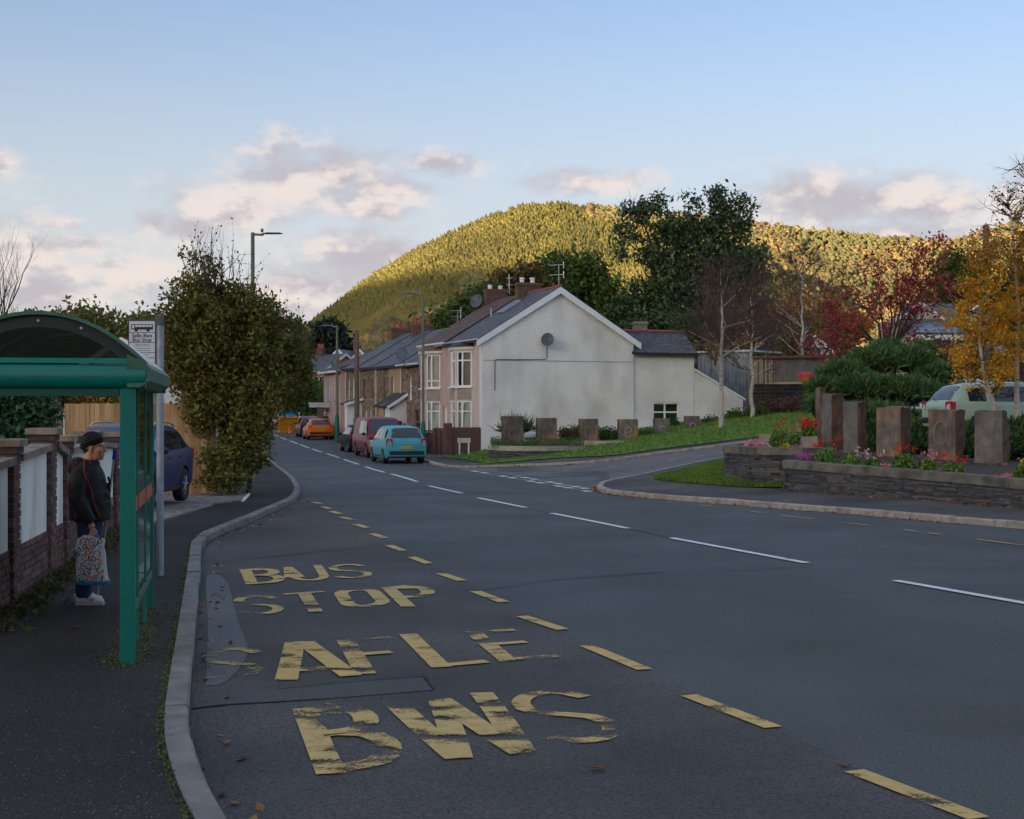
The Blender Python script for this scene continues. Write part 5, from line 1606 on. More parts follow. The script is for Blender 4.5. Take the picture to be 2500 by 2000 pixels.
for i in range(len(px_) - 1):
    y0, y1 = px_[i] + piers[i][2] / 2 + .01, px_[i + 1] - piers[i + 1][2] / 2 - .01
    h0 = piers[i][1] - .17; h1 = piers[i + 1][1] - .19
    b = B(); b.box2((-.18, y0, -.1), (-.075, y1, min(h0, h1) - .04)); b.build('wall_core', M('brick_mortar', (.17, .14, .12)), gwl)
    q = [(-.06, y0, .60), (-.06, y1, .60), (-.06, y1, h1 - .05), (-.06, y0, h0 - .05)]
    B().prism([(-.072, a[1] + (.05 if k in (0, 3) else -.05), a[2]) for k, a in enumerate(q)], (.045, 0, 0)).build('white_panel', MAT_WPANEL, gwl)
    B().prism([(-.20, y0, h0 - .045), (-.20, y1, h1 - .045), (-.20, y1, h1 + .03), (-.20, y0, h0 + .03)], (.25, 0, 0)).build('coping', MAT_CAP, gwl)
    z, k = .02, 0
    while z < .56:
        y = y0 - (.11 if k % 2 else 0)
        while y < y1 - .03:
            a, c = max(y, y0), min(y + .215, y1)
            if c - a > .04: bricks.append((-.02, (a + c) / 2, z, c - a - .006))
            y += .225
        z += .075; k += 1
random.seed(5)
MAT_GBRICK = [M('garden_brick_%s' % n, c, .9, .25, 14, .5, 60) for n, c in (('red', (.155, .070, .052)), ('brown', (.12, .066, .052)), ('dark', (.095, .055, .047)), ('pale', (.19, .10, .078)))]
order = sorted(bricks, key=lambda q: abs(q[1] + WALL_A.y - 15.0) + (0 if q[1] + WALL_A.y > 12.9 else 50))
rest = B()
cache = {}
for i, (x, y, z, l) in enumerate(order):
    t = random.uniform(-.004, .006)
    if i < 290:
        key = (round(l, 2), random.randrange(4))
        if key not in cache:
            o = B().box((0, 0, .0325), (.105, key[0], .063)).build('brick', MAT_GBRICK[key[1]], gwl, bevel=.004, bseg=1)
            cache[key] = o
        else:
            o = cache[key].copy(); COL.objects.link(o)
        o.location = (x - .05 + t, y, z)
    else:
        rest.box((x - .05 + t, y, z + .0325), (.105, l, .063))
rest.build('bricks', MAT_BRICK, gwl, kind='stuff')
# ------------------------------------------------------------------ wooden fence behind the driveway
MAT_FEATHER = [M('fence_board_%s' % n, c, .8, .2, 2.2, .25, 30, stretch=(6, 6, .5), col2=(c[0] * .6, c[1] * .55, c[2] * .5), c2scale=3, c2lo=.6, c2hi=.72) for n, c in
               (('tan', (.42, .25, .115)), ('honey', (.47, .29, .14)), ('brown', (.34, .195, .09)), ('pale', (.52, .34, .18)))]
wf = thing('board_fence', 'new orange brown board fence behind the dark blue car', 'fence', (-10.45, 33.2, .0))
x = 0
while x < 3.5:
    w = .118
    o = B().box((x + w / 2, .012 * ((int(x / w)) % 2), 1.06), (w - .006, .018, 2.16 + random.uniform(-.015, .015)), rz=R(2)).build('board', random.choice(MAT_FEATHER), wf)
    x += w
for z in (.4, 1.1, 1.85):
    B().box((1.75, .05, z), (3.5, .05, .07)).build('rail', MAT_FEATHER[2], wf)
of = thing('board_fence', 'old grey weathered board fence at the end of the new one', 'fence', (-11.9, 33.1, .0))
for i in range(11):
    B().box((i * .13 + .06, .01 * (i % 2), 1.04), (.122, .018, 2.12 + random.uniform(-.03, .03))).build('board', MAT_GREYWOOD, of)
# ------------------------------------------------------------------ block paved driveway
drive_px = [(372, 1279), (420, 1265), (470, 1250), (523, 1231), (590, 1222), (610, 1205), (560, 1200), (470, 1183)]
drv = [G(u, v, .11).xy for u, v in drive_px] + [Vector((-7.0, 33.0)), Vector((-11.5, 33.0)), Vector((-11.5, 26)), Vector((-6.7, 24.4))]
MAT_SETT = M('paving_sett', (0, 0, 0), .9, .2, 8, .3, 60, island=[(.20, .165, .145), (.235, .195, .17), (.17, .14, .125), (.26, .21, .185)])
drive = drape('driveway', drv, .105, M('driveway_sand', (.10, .085, .075), .95, .2, 6, .3), step=.5, grid=1.0, kind='structure')
b = B()
x = -11.5
j = 0
while x < -3.5:
    y = 22.0 + (.1 if j % 2 else 0)
    while y < 33:
        if inside((x, y), drv):
            b.box((x, y, gz(x, y) + .112 + random.uniform(-.004, .004)), (.097, .197, .03))
        y += .203
    x += .103; j += 1
b.build('paving_blocks', MAT_SETT, drive, kind='stuff')
# kerb strip and a white corner stone at the drive's edge
ed = B().tube([G(608, 1207, .11), G(592, 1224, .11)], .035, 6)
tag(ed.build('edging_stone', MAT_UPVC), 'small white edging stone at the corner of the paved driveway', 'edging stone')
# ------------------------------------------------------------------ street lamps and poles
MAT_LAMPGREEN = M('olive_lamp_paint', (.135, .15, .105), .6, .15, 3, .1)
MAT_LAMPBASE = M('green_lamp_base', (.0, .11, .07), .6, .1)
MAT_LAMPHEAD = M('grey_lamp_head', (.20, .21, .21), .5, .05)
MAT_WOODPOLE = M('pole_timber', (.155, .115, .085), .9, .25, 3, .4, 20, stretch=(5, 5, .4))
def street_lamp(label, base, top, arm_dir, rad=.065, green=True, arm=.85):
    t = thing('street_lamp', label, 'street lamp', base, 0, 'street lamps')
    h = top - base.z
    B().lathe([(rad * 1.7, -.1), (rad * 1.7, 1.6), (rad * 1.05, 1.75)], n=14).build('base', MAT_LAMPBASE if green else MAT_LAMPGREEN, t, auto=40)
    B().lathe([(rad * 1.05, 1.75), (rad * .95, h * .97), (rad * .95, h)], n=14).build('column', MAT_LAMPGREEN, t, auto=40)
    a = Vector(arm_dir).normalized()
    c = Vector((0, 0, h - .06))
    hb = B().tube([c, c + a * .35], rad * .6, 8)
    hb.tube([c + Vector((0, 0, .03)) + a * .28, c + a * .45 + Vector((0, 0, .05)), c + a * arm + Vector((0, 0, .06)), c + a * (arm + .12) + Vector((0, 0, .05))], [.05, .11, .10, .03], 8, flat=.35)
    hd = hb.build('lamp_head', MAT_LAMPHEAD, t, auto=40)
    B().lathe([(.04, h - .0), (.05, h + .04), (.05, h + .10), (.03, h + .12)], (a.x * .3, a.y * .3, .02), 10).build('sensor', MAT_LAMPHEAD, hd, auto=40)
    B().box((rad * 1.6, -rad, h * .62), (.12, .10, .16)).build('control_box', MAT_LAMPHEAD, t)
    return t
y = 46.0
street_lamp('tall street lamp rising out of the large hedge on the left', Vector(((617 - 1250) / FPX * y, y, gz(-8, y))), CAM_H + 432 / FPX * y, (1, .25, 0))
y = 64.6
street_lamp('green street lamp by the pale blue car and the bay windows', Vector(((1033 - 1250) / FPX * y, y, gz(-4, y))), CAM_H + 284 / FPX * y, (-1, -.15, 0), .062)
y = 88.0
street_lamp('street lamp with a green foot in front of the small pink house', Vector(((823 - 1250) / FPX * y, y, gz(-12, y))), CAM_H + 205 / FPX * y, (-1, -.1, 0), .075)
y = 135.0
lp_ = thing('sign_pole', 'short pale pole standing by the green railings far along the street', 'pole', ((716 - 1250) / FPX * y, y, 0.0))
B().lathe([(.06, -.3), (.06, 4.0), (.02, 4.05)], n=10).build('shaft', MAT_UPVC, lp_, auto=40)
def timber_pole(label, u, vtop, y, rad, base=None):
    x = (u - 1250) / FPX * y
    t = thing('telegraph_pole', label, 'pole', (x, y, gz(x, y)), 0, 'wooden poles')
    top = CAM_H + (1000 - vtop) / FPX * y - gz(x, y)
    B().lathe([(rad * 1.25, -.4), (rad, top - .05), (rad * .5, top)], n=12).build('shaft', MAT_WOODPOLE, t, auto=40)
    return t, Vector((x, y, gz(x, y) + top))
timber_pole('bare wooden pole standing by the white porch of the cottages', 871, 805, 82.0, .13)
tp, tptop = timber_pole('dark wooden telegraph pole with a lamp bracket behind the yellow birches', 2407, 548, 62.0, .14)
y = 62.0
lz = CAM_H + (1000 - 692) / FPX * y - tp.location.z
b = B().tube([(0, 0, lz - .1), (-.35, -.05, lz)], .03, 6)
b.tube([(-.30, -.05, lz), (-.45, -.06, lz + .03), (-.85, -.1, lz + .02), (-.98, -.1, lz)], [.06, .10, .10, .04], 8, flat=.5)
b.build('lamp_head', M('pale_lamp_head', (.52, .54, .58), .5, .05), tp, auto=40)
B().box((0, 0, tptop.z - tp.location.z - .45), (.5, .1, .1)).build('crossarm', MAT_WOODPOLE, tp)
def wire(label, a, b_, sag=.5, r=.018):
    a, b_ = Vector(a), Vector(b_)
    pts = [a.lerp(b_, k / 14) - Vector((0, 0, sag * 4 * (k / 14) * (1 - k / 14))) for k in range(15)]
    return tag(B().tube(pts, r, 5).build('overhead_wire', MAT_BLACK), label, 'cable', 'overhead wires')
wire('overhead wire running left from the telegraph pole towards the white house', tptop - Vector((0, 0, .45)), P(2080, 745, 100), .7)
wire('overhead wire running right from the telegraph pole out of view', tptop - Vector((0, 0, .45)), P(2640, 566, 60), .3)
# street name plate on two legs
pn_ = G(1133, 1112, .12)
ng = thing('street_nameplate', 'small blank backed street nameplate on two white legs in the grass by the end house', 'street sign', pn_, TH - R(20))
for s in (-1, 1):
    B().box2((s * .21 - .03, -.03, -.1), (s * .21 + .03, .03, .80)).build('leg', MAT_UPVC, ng)
B().box2((-.30, -.055, .58), (.30, -.032, .80)).build('plate', M('plate_back', (.40, .41, .40), .6, .1), ng)
# ------------------------------------------------------------------ carved stones
MAT_CST = [M('carved_stone_%s' % n, c, .9, .35, 5, 1.0, 14, col2=c2, c2scale=2.6, c2lo=.46, c2hi=.66, stretch=(1, 1, .6)) for n, c, c2 in (
    ('dark', (.095, .08, .068), (.15, .10, .075)), ('brown', (.125, .10, .082), (.20, .125, .085)), ('grey', (.165, .15, .138), (.085, .072, .064)), ('rusty', (.16, .13, .11), (.28, .14, .075)))]
MAT_CARVE = M('carved_letter', (.26, .235, .21), .95, .15, 10, .3, 40)
MAT_CARVE2 = M('worn_carving', (.165, .145, .125), .95, .2, 8, .4, 30)
MAT_CARVE3 = M('faint_carving', (.155, .125, .10), .95, .25, 8, .4, 30)
CST_SIDE = M('split_stone_side', (.13, .075, .048), .95, .3, 3, .9, 18, col2=(.075, .045, .032), c2scale=4)
CURVES = {
    'c': [arc(.5, .5, .40, .46, 50, 310, 12)],
    'r': [[(.28, .05), (.28, .95)], [(.28, .6)] + arc(.52, .6, .24, .3, 150, 30, 6)],
    'o': [arc(.5, .5, .42, .46, 0, 360, 18)],
    'e': [[(.14, .46), (.86, .58)] + arc(.5, .52, .38, .44, 10, 320, 14)],
    's': [[(.82, .84)] + arc(.5, .72, .32, .22, 40, 200, 8) + [(.3, .55), (.7, .45)] + arc(.5, .28, .32, .24, 20, -150, 9)],
    'y': [[(.2, .9), (.28, .62), (.5, .5), (.74, .62), (.8, .9)], [(.72, .6), (.6, .25), (.3, .08)]],
    'n': [[(.2, .1), (.2, .75)], [(.2, .6)] + arc(.5, .58, .3, .26, 160, 0, 8) + [(.8, .1)]],
    'd': [arc(.45, .36, .34, .34, 0, 360, 16), [(.80, .02), (.80, 1.0)]],
    'a': [arc(.46, .5, .36, .42, 0, 360, 16), [(.86, .9), (.84, .1), (.95, .02)]]}
def carved(name, label, base, rz, w, d, h, letter, mat, group, lz=.5, ls=.55, side=CST_SIDE, rough=.02, lw=.045, lx=0.0, lmat=None):
    t = thing(name, label, 'stone', base, rz, group)
    r = random.Random(int(base.x * 100))
    bm = bmesh.new()
    nx, nz = 5, 8
    b = B()
    ring = [(-w / 2 + w * i / nx, -d / 2) for i in range(nx)] + [(w / 2, -d / 2 + d * i / 4) for i in range(4)] + [(w / 2 - w * i / nx, d / 2) for i in range(nx)] + [(-w / 2, d / 2 - d * i / 4) for i in range(4)]
    n = len(ring)
    vs = []
    for j in range(nz + 1):
        for (x, y) in ring:
            flat = .25 if y <= -d / 2 + 1e-6 else 1.0
            vs.append((x * (1 - .05 * j / nz) + r.uniform(-rough, rough) * .8 * flat, y + r.uniform(-rough, rough) * flat, -.2 + (h + .2) * j / nz + (r.uniform(-rough, rough) * .6 if j == nz else 0)))
    for j in range(nz):
        for k in range(n):
            b.cur = 1 if nx <= k < nx + 4 or k >= n - 4 else 0
            b.add([], [])
            b.f.append([j * n + k, j * n + (k + 1) % n, (j + 1) * n + (k + 1) % n, (j + 1) * n + k]); b.m.append(b.cur)
    b.v = vs
    b.f.append(list(range(nz * n, nz * n + n))); b.m.append(0)
    bm.free()
    s = b.build('stone', [mat, side], t, auto=28)
    lb = B()
    for st_ in CURVES.get(letter, []):
        pts = [Vector((lx + (x - .5) * ls * .8, -d / 2 - .012, lz + (y - .5) * ls)) for x, y in st_]
        L_, R_ = [], []
        for i, p in enumerate(pts):
            tt = (pts[min(i + 1, len(pts) - 1)] - pts[max(i - 1, 0)]).normalized()
            nn_ = Vector((-tt.z, 0, tt.x)) * lw / 2
            L_.append(p + nn_); R_.append(p - nn_)
        vs = []
        for a, c in zip(L_, R_): vs += [a, c, a + Vector((0, .03, 0)), c + Vector((0, .03, 0))]
        m = len(pts)
        fs = []
        for i in range(m - 1):
            q = 4 * i; e = 4 * (i + 1)
            fs += [(q, e, e + 1, q + 1), (q, q + 2, e + 2, e), (q + 1, e + 1, e + 3, q + 3)]
        lb.add(vs, fs)
    if letter: lb.build('letter', lmat or MAT_CARVE, t)
    return t
def bed_z(x, y):
    return gz(x, y) + .12
gA = 'carved letter stones spelling croeso'
for (ch, u0, u1, vt, vb, d, mt, lab) in [
    ('c', 1223, 1279, 1016.4, 1080, 61.5, 0, 'dark carved stone block with a faint letter c in front of the spiky shrub'),
    ('r', 1308, 1360, 1020.8, 1077, 62.2, 1, 'brown carved stone block with a faint letter r beside the spiky shrub'),
    ('o', 1411.5, 1460.5, 1023, 1076, 63.2, 1, 'brown carved stone block with a faint letter o between two low bushes'),
    ('e', 1506.5, 1557.8, 1023.8, 1076, 64.3, 3, 'rust stained carved stone block with a clear letter e'),
    ('s', 1594, 1635.6, 1021.4, 1072, 65.8, 2, 'grey carved stone block with the letter s in front of the low window'),
    ('o', 1670, 1708, 1016, 1065, 67.2, 1, 'narrow carved stone block with the letter o nearest the first birch')]:
    c = P((u0 + u1) / 2, vb, d); kx = d / FPX
    zb = c.z
    carved('carved_stone', lab, Vector((c.x, d, zb)), R(8), (u1 - u0) * kx * .97, .34, (vb - vt) * kx, ch, MAT_CST[mt], gA, lz=.38, ls=.52, lw=.055 if ch in 'es' else .05, rough=.012, lmat=MAT_CARVE if (ch in 'es' or u0 > 1650) else MAT_CARVE3)
gB = 'tall carved stones in the right planter'
for (ch, u0, us, u1, vt, vb, d, mt, rz, lab) in [
    ('', 1991, 2003, 2016, 947, 1100, 38.6, 1, 45, 'narrow brown carved stone half hidden behind the tallest grey one'),
    ('y', 2005, 2031, 2060, 963, 1102, 37.4, 2, 55, 'tall carved stone turned away, grey face and dark brown side'),
    ('s', 2059, 2095, 2116, 982, 1124, 36.0, 2, 38, 'carved stone with s shaped curves left of the rust stained one'),
    ('n', 2140, 2199, 2222, 994, 1142, 34.6, 3, 28, 'rust stained tall carved stone with small holes in its face'),
    ('a', 2266, 2332, 2357, 1002, 1146, 33.2, 1, 27, 'dark carved stone with a ring shaped letter a below the green car'),
    ('d', 2380, 2446, 2462, 1004, 1154, 31.8, 2, 19, 'grey carved stone with a large letter d below the yellow birches')]:
    c = P((u0 + u1) / 2, vb, d); kx = d / FPX
    W = (us - u0) * kx / math.cos(R(rz)); D = min(.5, (u1 - us) * kx / math.sin(R(rz)))
    carved('carved_stone', lab, Vector((c.x, d, c.z)), -(math.atan2(c.x, d) + R(rz)), W, D, (vb - vt) * kx, ch, MAT_CST[mt], gB, lz=.86 if ch in 'ad' else .92, ls=.62 if ch in 'ad' else .5, lw=.06, rough=.05, lmat=MAT_CARVE2)
# ------------------------------------------------------------------ planters
MAT_PSTONE = M('dark_walling_stone', (0, 0, 0), .9, .25, 6, .5, 40, island=[(.070, .072, .076), (.095, .094, .098), (.052, .053, .058), (.115, .112, .112), (.078, .078, .082)])
MAT_PCOP = M('planter_coping', (.155, .14, .12), .9, .3, 3, .4, 40, col2=(.085, .076, .066), c2scale=2)
MAT_PCOP_PALE = M('pale_planter_coping', (.27, .235, .19), .9, .25, 3, .4, 40, col2=(.17, .15, .12), c2scale=2)
def planter(name, label, line, zbase, ztop, coph=.18, copw=.34, stone=MAT_PSTONE, cop=MAT_PCOP, inner=1, coplen=.95, courses=None):
    """curved retaining wall: thin stone courses under long coping stones; line runs with the outside on its right"""
    line = [Vector((p[0], p[1])) for p in line]
    c = line[len(line) // 2]
    t = thing(name, label, 'planter', (c.x, c.y, zbase(c.x, c.y)))
    dense = resample(line, .05)
    core = B()
    pr = resample(line, .3)
    inn = offset_line(pr, inner * .24); inn2 = offset_line(pr, inner * .03)
    for i in range(len(pr) - 1):
        a, b_, c_, d_ = inn2[i], inn2[i + 1], inn[i + 1], inn[i]
        za, zb2 = zbase(a.x, a.y) - .2, zbase(b_.x, b_.y) - .2
        ta, tb_ = ztop(i / (len(pr) - 1)) - coph, ztop((i + 1) / (len(pr) - 1)) - coph
        core.quad((a.x, a.y, za), (b_.x, b_.y, zb2), (b_.x, b_.y, tb_), (a.x, a.y, ta)); core.quad((d_.x, d_.y, za), (c_.x, c_.y, zb2), (c_.x, c_.y, tb_), (d_.x, d_.y, ta))
    core.build('core', M('planter_mortar', (.03, .03, .031), .95, .2), t, world=True)
    sb = B()
    H = max(ztop(0) - zbase(*line[0]), ztop(1) - zbase(*line[-1])) - coph + .3
    z_rel = -coph
    z_list = []
    while -z_rel < H + coph:
        h = random.uniform(.03, .06); z_list.append((z_rel - h, z_rel)); z_rel -= h
    for (z0, z1) in z_list:
        i = random.randrange(0, 6)
        while i < len(dense) - 2:
            l = random.randrange(4, 16)
            j = min(i + l, len(dense) - 1)
            p, q = dense[i], dense[j]
            tt = (q - p).normalized(); nn_ = Vector((-tt.y, tt.x)) * inner
            f = (i + j) / 2 / (len(dense) - 1)
            zt = ztop(f)
            m = (p + q) / 2 + nn_ * (.05 + random.uniform(-.010, .008))
            if zt + z1 > zbase(m.x, m.y) - .06:
                sb.box((m.x, m.y, zt + (z0 + z1) / 2), ((q - p).length - .008, .10, z1 - z0 - .008), rz=math.atan2(tt.y, tt.x))
            i = j
    sb.build('walling_stones', stone, t, world=True, kind='stuff')
    step = int(coplen / .05)
    i = 0
    while i < len(dense) - 4:
        j = min(i + step, len(dense) - 1)
        seg = dense[i:j + 1:max(1, step // 3)]
        if seg[-1] != dense[j]: seg = seg + [dense[j]]
        if len(seg) > 1:
            o1 = offset_line(seg, -inner * .03); o2 = offset_line(seg, inner * (copw - .03))
            b = B(); vs = []
            dz = random.uniform(-.006, .006)
            for k, (a, c2) in enumerate(zip(o1, o2)):
                f = (i + (j - i) * k / (len(seg) - 1)) / (len(dense) - 1)
                g = .004 if k == 0 else (-.004 if k == len(seg) - 1 else 0)
                tt = (seg[-1] - seg[0]).normalized() * g
                zt = ztop(f) + dz
                for p in ((a.x, a.y, zt - coph), (a.x, a.y, zt), (c2.x, c2.y, zt), (c2.x, c2.y, zt - coph)): vs.append((p[0] + tt.x, p[1] + tt.y, p[2]))
            m = len(seg); fs = []
            for k in range(m - 1):
                for e in range(4): fs.append((4 * k + e, 4 * k + (e + 1) % 4, 4 * (k + 1) + (e + 1) % 4, 4 * (k + 1) + e))
            fs += [(0, 1, 2, 3), tuple(4 * (m - 1) + e for e in range(4))[::-1]]
            b.add(vs, fs).build('coping_stone', cop, t, world=True)
        i = j
    return t
zt_front = [P(1913, 1124, plant_base[0].y + .05).z, P(2205, 1149, plant_base[2].y).z, P(2500, 1180, plant_base[4].y).z]
front_line = smooth_line(plant_base, 5)
nF = len(front_line)
def z_front(f):
    i = f * (nF - 1) / 5
    return float(np.interp(i, [0, 2, 4, 6], [zt_front[0], zt_front[1], zt_front[2], zt_front[2] - .05]))
pf = planter('stone_planter', 'long dark stone planter wall with grey coping in front of the tall carved stones', front_line, lambda x, y: gz(x, y) + .11, z_front)
ret = [plant_base[0] + Vector((.9, 2.2)), plant_base[0] + Vector((.45, 1.1)), plant_base[0] + Vector((.12, .35)), plant_base[0]]
planter('stone_planter', 'short dark return wall at the left end of the long planter', ret, lambda x, y: gz(x, y) + .11, lambda f: zt_front[0] - .004, coplen=.6)
ub = [G(1797, 1140, .12).xy, G(1787, 1160, .12).xy, G(1792, 1172, .12).xy, G(1830, 1181, .12).xy, G(1915, 1187, .12).xy]
ub = [ub[2] + Vector((.55, 3.6)), ub[2] + Vector((.05, 1.8)), ub[2] + Vector((-.12, .7)), ub[2] + Vector((.05, .1)), ub[3], ub[4] + Vector((.2, .3)), ub[4] + Vector((1.3, .45))]
upper_line = smooth_line(ub, 5)
zt_up = P(1830, 1094, ub[4].y).z
planter('stone_planter', 'upper curved dark stone planter behind the grass corner', upper_line, lambda x, y: gz(x, y) + .12, lambda f: zt_up + .03 * f, cop=MAT_PCOP)
kb = [P(1855, 1085, 36.5), P(1900, 1070, 36.3), P(1990, 1076, 36.2)]
tag(B().box(P(1878, 1076, 37.6) , (.55, .35, .34), rz=R(-10)).build('concrete_block', MAT_PCOP_PALE), 'pale concrete block among the flowers left of the tall carved stones', 'block', 'pale blocks in the planter')
tag(B().box(P(1975, 1082, 36.8), (.42, .35, .34), rz=R(-10)).build('concrete_block', MAT_PCOP_PALE), 'pale concrete block at the foot of the brown carved stones', 'block', 'pale blocks in the planter')
# soil of the beds
soil_pts = [p for p in offset_line(front_line, .2)] + [Vector((16, 36)), Vector((11.5, 40.5)), Vector((8.0, 39.5)), Vector((7.0, 37.5))]
def soil_z(x, y):
    z0 = z_front(min(1, max(0, (x - plant_base[0].x) / (plant_base[-1].x - plant_base[0].x)))) - .10
    yf = float(np.interp(x, [p.x for p in front_line], [p.y for p in front_line]))
    k = max(0, y - yf)
    return z0 + min(k, 8) * .035
drape('planter_soil', soil_pts, 0, MAT_SOIL, step=.6, grid=.8, kind='structure', zf=soil_z)
drape('planter_soil', [p for p in offset_line(upper_line, .2)] + [Vector((upper_line[-1].x + .2, upper_line[-1].y + 2.5)), Vector((upper_line[0].x + 2.6, upper_line[0].y + .3))], 0, MAT_SOIL, step=.6, grid=.8, kind='structure', zf=lambda x, y: zt_up - .07)
# left bed in front of the gable: two curved concrete kerbs
MAT_PALECOP = M('pale_bed_coping', (.38, .335, .27), .9, .2, 3, .3, 40, col2=(.26, .23, .19), c2scale=2)
lb0 = [P(u, 1112, d).xy for u, d in ((1192, 60.6), (1215, 59.7), (1260, 59.2), (1320, 59.2), (1375, 59.5), (1430, 60.2))]
planter('stone_planter', 'low curved bed with pale coping in front of the first carved blocks', smooth_line(lb0, 4), lambda x, y: gz(x, y) + .05, lambda f: P(1300, 1089, 59.3).z - .02 * f, coph=.20, cop=MAT_PALECOP, coplen=1.2)
lb1 = [P(u, 1112, d).xy for u, d in ((1398, 62.6), (1440, 61.6), (1510, 61.5), (1570, 62.1), (1618, 63.4))]
planter('stone_planter', 'low curved bed with pale coping in front of the rust stained block', smooth_line(lb1, 4), lambda x, y: gz(x, y) + .05, lambda f: P(1510, 1078, 61.6).z + .02, coph=.20, cop=MAT_PALECOP, coplen=1.2)
sl0 = smooth_line(lb0, 4)
drape('planter_soil', offset_line(sl0, .15) + [Vector((sl0[-1].x - .4, 64.5)), Vector((sl0[0].x + .1, 63.5))], 0, MAT_SOIL, step=.6, grid=.8, kind='structure', zf=lambda x, y: P(1300, 1091, 59.3).z + max(0, y - 60) * .03)
# far green railings beside the road
rl = thing('railing', 'green railings far along the street behind the parked cars', 'railing', ((690 - 1250) / FPX * 150, 150, .1))
for i in range(16):
    B().tube([(i * .25, -i * .05, 0), (i * .25, -i * .05, 1.05)], .02, 5).build('bar', MAT_LAMPBASE, rl)
B().tube([(0, 0, 1.05), (3.75, -.75, 1.05)], .03, 6).build('top_rail', MAT_LAMPBASE, rl)
B().tube([(0, 0, .15), (3.75, -.75, .15)], .03, 6).build('bottom_rail', MAT_LAMPBASE, rl)
# ------------------------------------------------------------------ vehicles
MAT_CARGLASS = M('car_glass', (.016, .019, .021), .04, 0, spec=.9)
MAT_TYRE = M('tyre_rubber', (.018, .018, .018), .85, .1)
MAT_RIM = M('wheel_rim', (.45, .46, .48), .35, .05, metal=.7)
MAT_TRIM = M('black_car_trim', (.016, .016, .017), .55, .1)
MAT_TAIL = M('red_lamp', (.45, .012, .015), .15, 0, spec=.6, coat=.5)
MAT_AMBER = M('amber_lamp', (.75, .25, .03), .2, 0, coat=.5)
MAT_CLEAR = M('clear_lamp', (.62, .63, .64), .15, 0, spec=.7)
MAT_PLATE = M('yellow_plate', (.62, .42, .03), .5, 0)
MAT_PLATEW = M('white_plate', (.65, .65, .63), .5, 0)
MAT_PAINT = {}
def car_paint(name, c, metal=.25):
    return M(name, c, .4, .04, 2, 0, spec=.22, coat=.12, metal=0)
# stations: (fraction of length from the nose, bottom, shoulder, roof as fractions of height, half width factor, roof half width factor)
BODY = {
    'hatch': dict(st=[(.0, .24, .40, .42, .78, .80), (.02, .17, .45, .47, .90, .82), (.08, .15, .52, .545, .97, .86), (.22, .14, .575, .63, 1, .88), (.25, .14, .585, .66, 1, .87), (.33, .14, .60, .82, 1, .80),
                      (.42, .14, .61, .955, 1, .74), (.50, .14, .615, .995, 1, .72), (.60, .14, .62, 1.0, 1, .72), (.80, .14, .625, .975, 1, .715), (.89, .15, .63, .93, .995, .71), (.935, .16, .63, .83, .985, .74), (.975, .18, .62, .66, .96, .82),
                      (.995, .21, .58, .60, .93, .84), (1.0, .25, .54, .55, .91, .84)], screen=(.255, .415), rear=(.897, .972), side=[(.30, .555), (.57, .745), (.765, .875)], axle=(.20, .80), lamp_z=(.46, .64), plate_z=.47),
    'mpv': dict(st=[(.0, .24, .40, .42, .80, .80), (.02, .17, .45, .47, .92, .82), (.07, .15, .52, .545, .97, .86), (.17, .14, .575, .63, 1, .88), (.20, .14, .585, .67, 1, .87), (.28, .14, .60, .83, 1, .80),
                    (.36, .14, .61, .955, 1, .75), (.45, .14, .615, .99, 1, .74), (.60, .14, .62, 1.0, 1, .74), (.82, .14, .625, .985, 1, .735), (.905, .15, .63, .95, .995, .73), (.945, .16, .63, .84, .985, .78), (.978, .18, .62, .67, .965, .87),
                    (.995, .20, .58, .60, .95, .90), (1.0, .23, .50, .52, .93, .90)], screen=(.205, .355), rear=(.910, .976), side=[(.24, .50), (.515, .72), (.735, .885)], axle=(.19, .80), lamp_z=(.42, .66), plate_z=.43),
    'suv': dict(st=[(.0, .26, .46, .48, .82, .80), (.02, .20, .52, .54, .93, .84), (.09, .17, .58, .60, .98, .88), (.24, .16, .62, .67, 1, .89), (.27, .16, .625, .70, 1, .88), (.35, .16, .635, .84, 1, .82),
                    (.43, .16, .64, .955, 1, .76), (.52, .16, .645, .99, 1, .745), (.62, .16, .65, 1.0, 1, .74), (.80, .16, .66, .975, 1, .73), (.89, .17, .67, .93, .99, .725), (.94, .18, .67, .82, .98, .76), (.98, .20, .65, .69, .955, .83),
                    (.997, .24, .60, .62, .93, .84), (1.0, .28, .55, .56, .91, .84)], screen=(.275, .425), rear=(.897, .975), side=[(.315, .56), (.575, .755), (.775, .865)], axle=(.20, .80), lamp_z=(.50, .66), plate_z=.50),
    'van': dict(st=[(.0, .20, .36, .38, .86, .84), (.015, .14, .42, .44, .95, .86), (.06, .12, .46, .48, .98, .88), (.13, .12, .50, .55, 1, .88), (.15, .12, .51, .58, 1, .88), (.21, .12, .53, .80, 1, .84),
                    (.265, .12, .54, .955, 1, .81), (.33, .12, .545, .995, 1, .80), (.60, .12, .55, 1.0, 1, .80), (.93, .12, .55, .995, 1, .80), (.975, .13, .55, .97, .995, .80), (.99, .14, .55, .80, .99, .86), (1.0, .16, .50, .56, .98, .92)],
                screen=(.155, .262), rear=(.976, .988), side=[(.185, .345), (.37, .62), (.65, .92)], axle=(.18, .80), lamp_z=(.25, .50), plate_z=.33)}
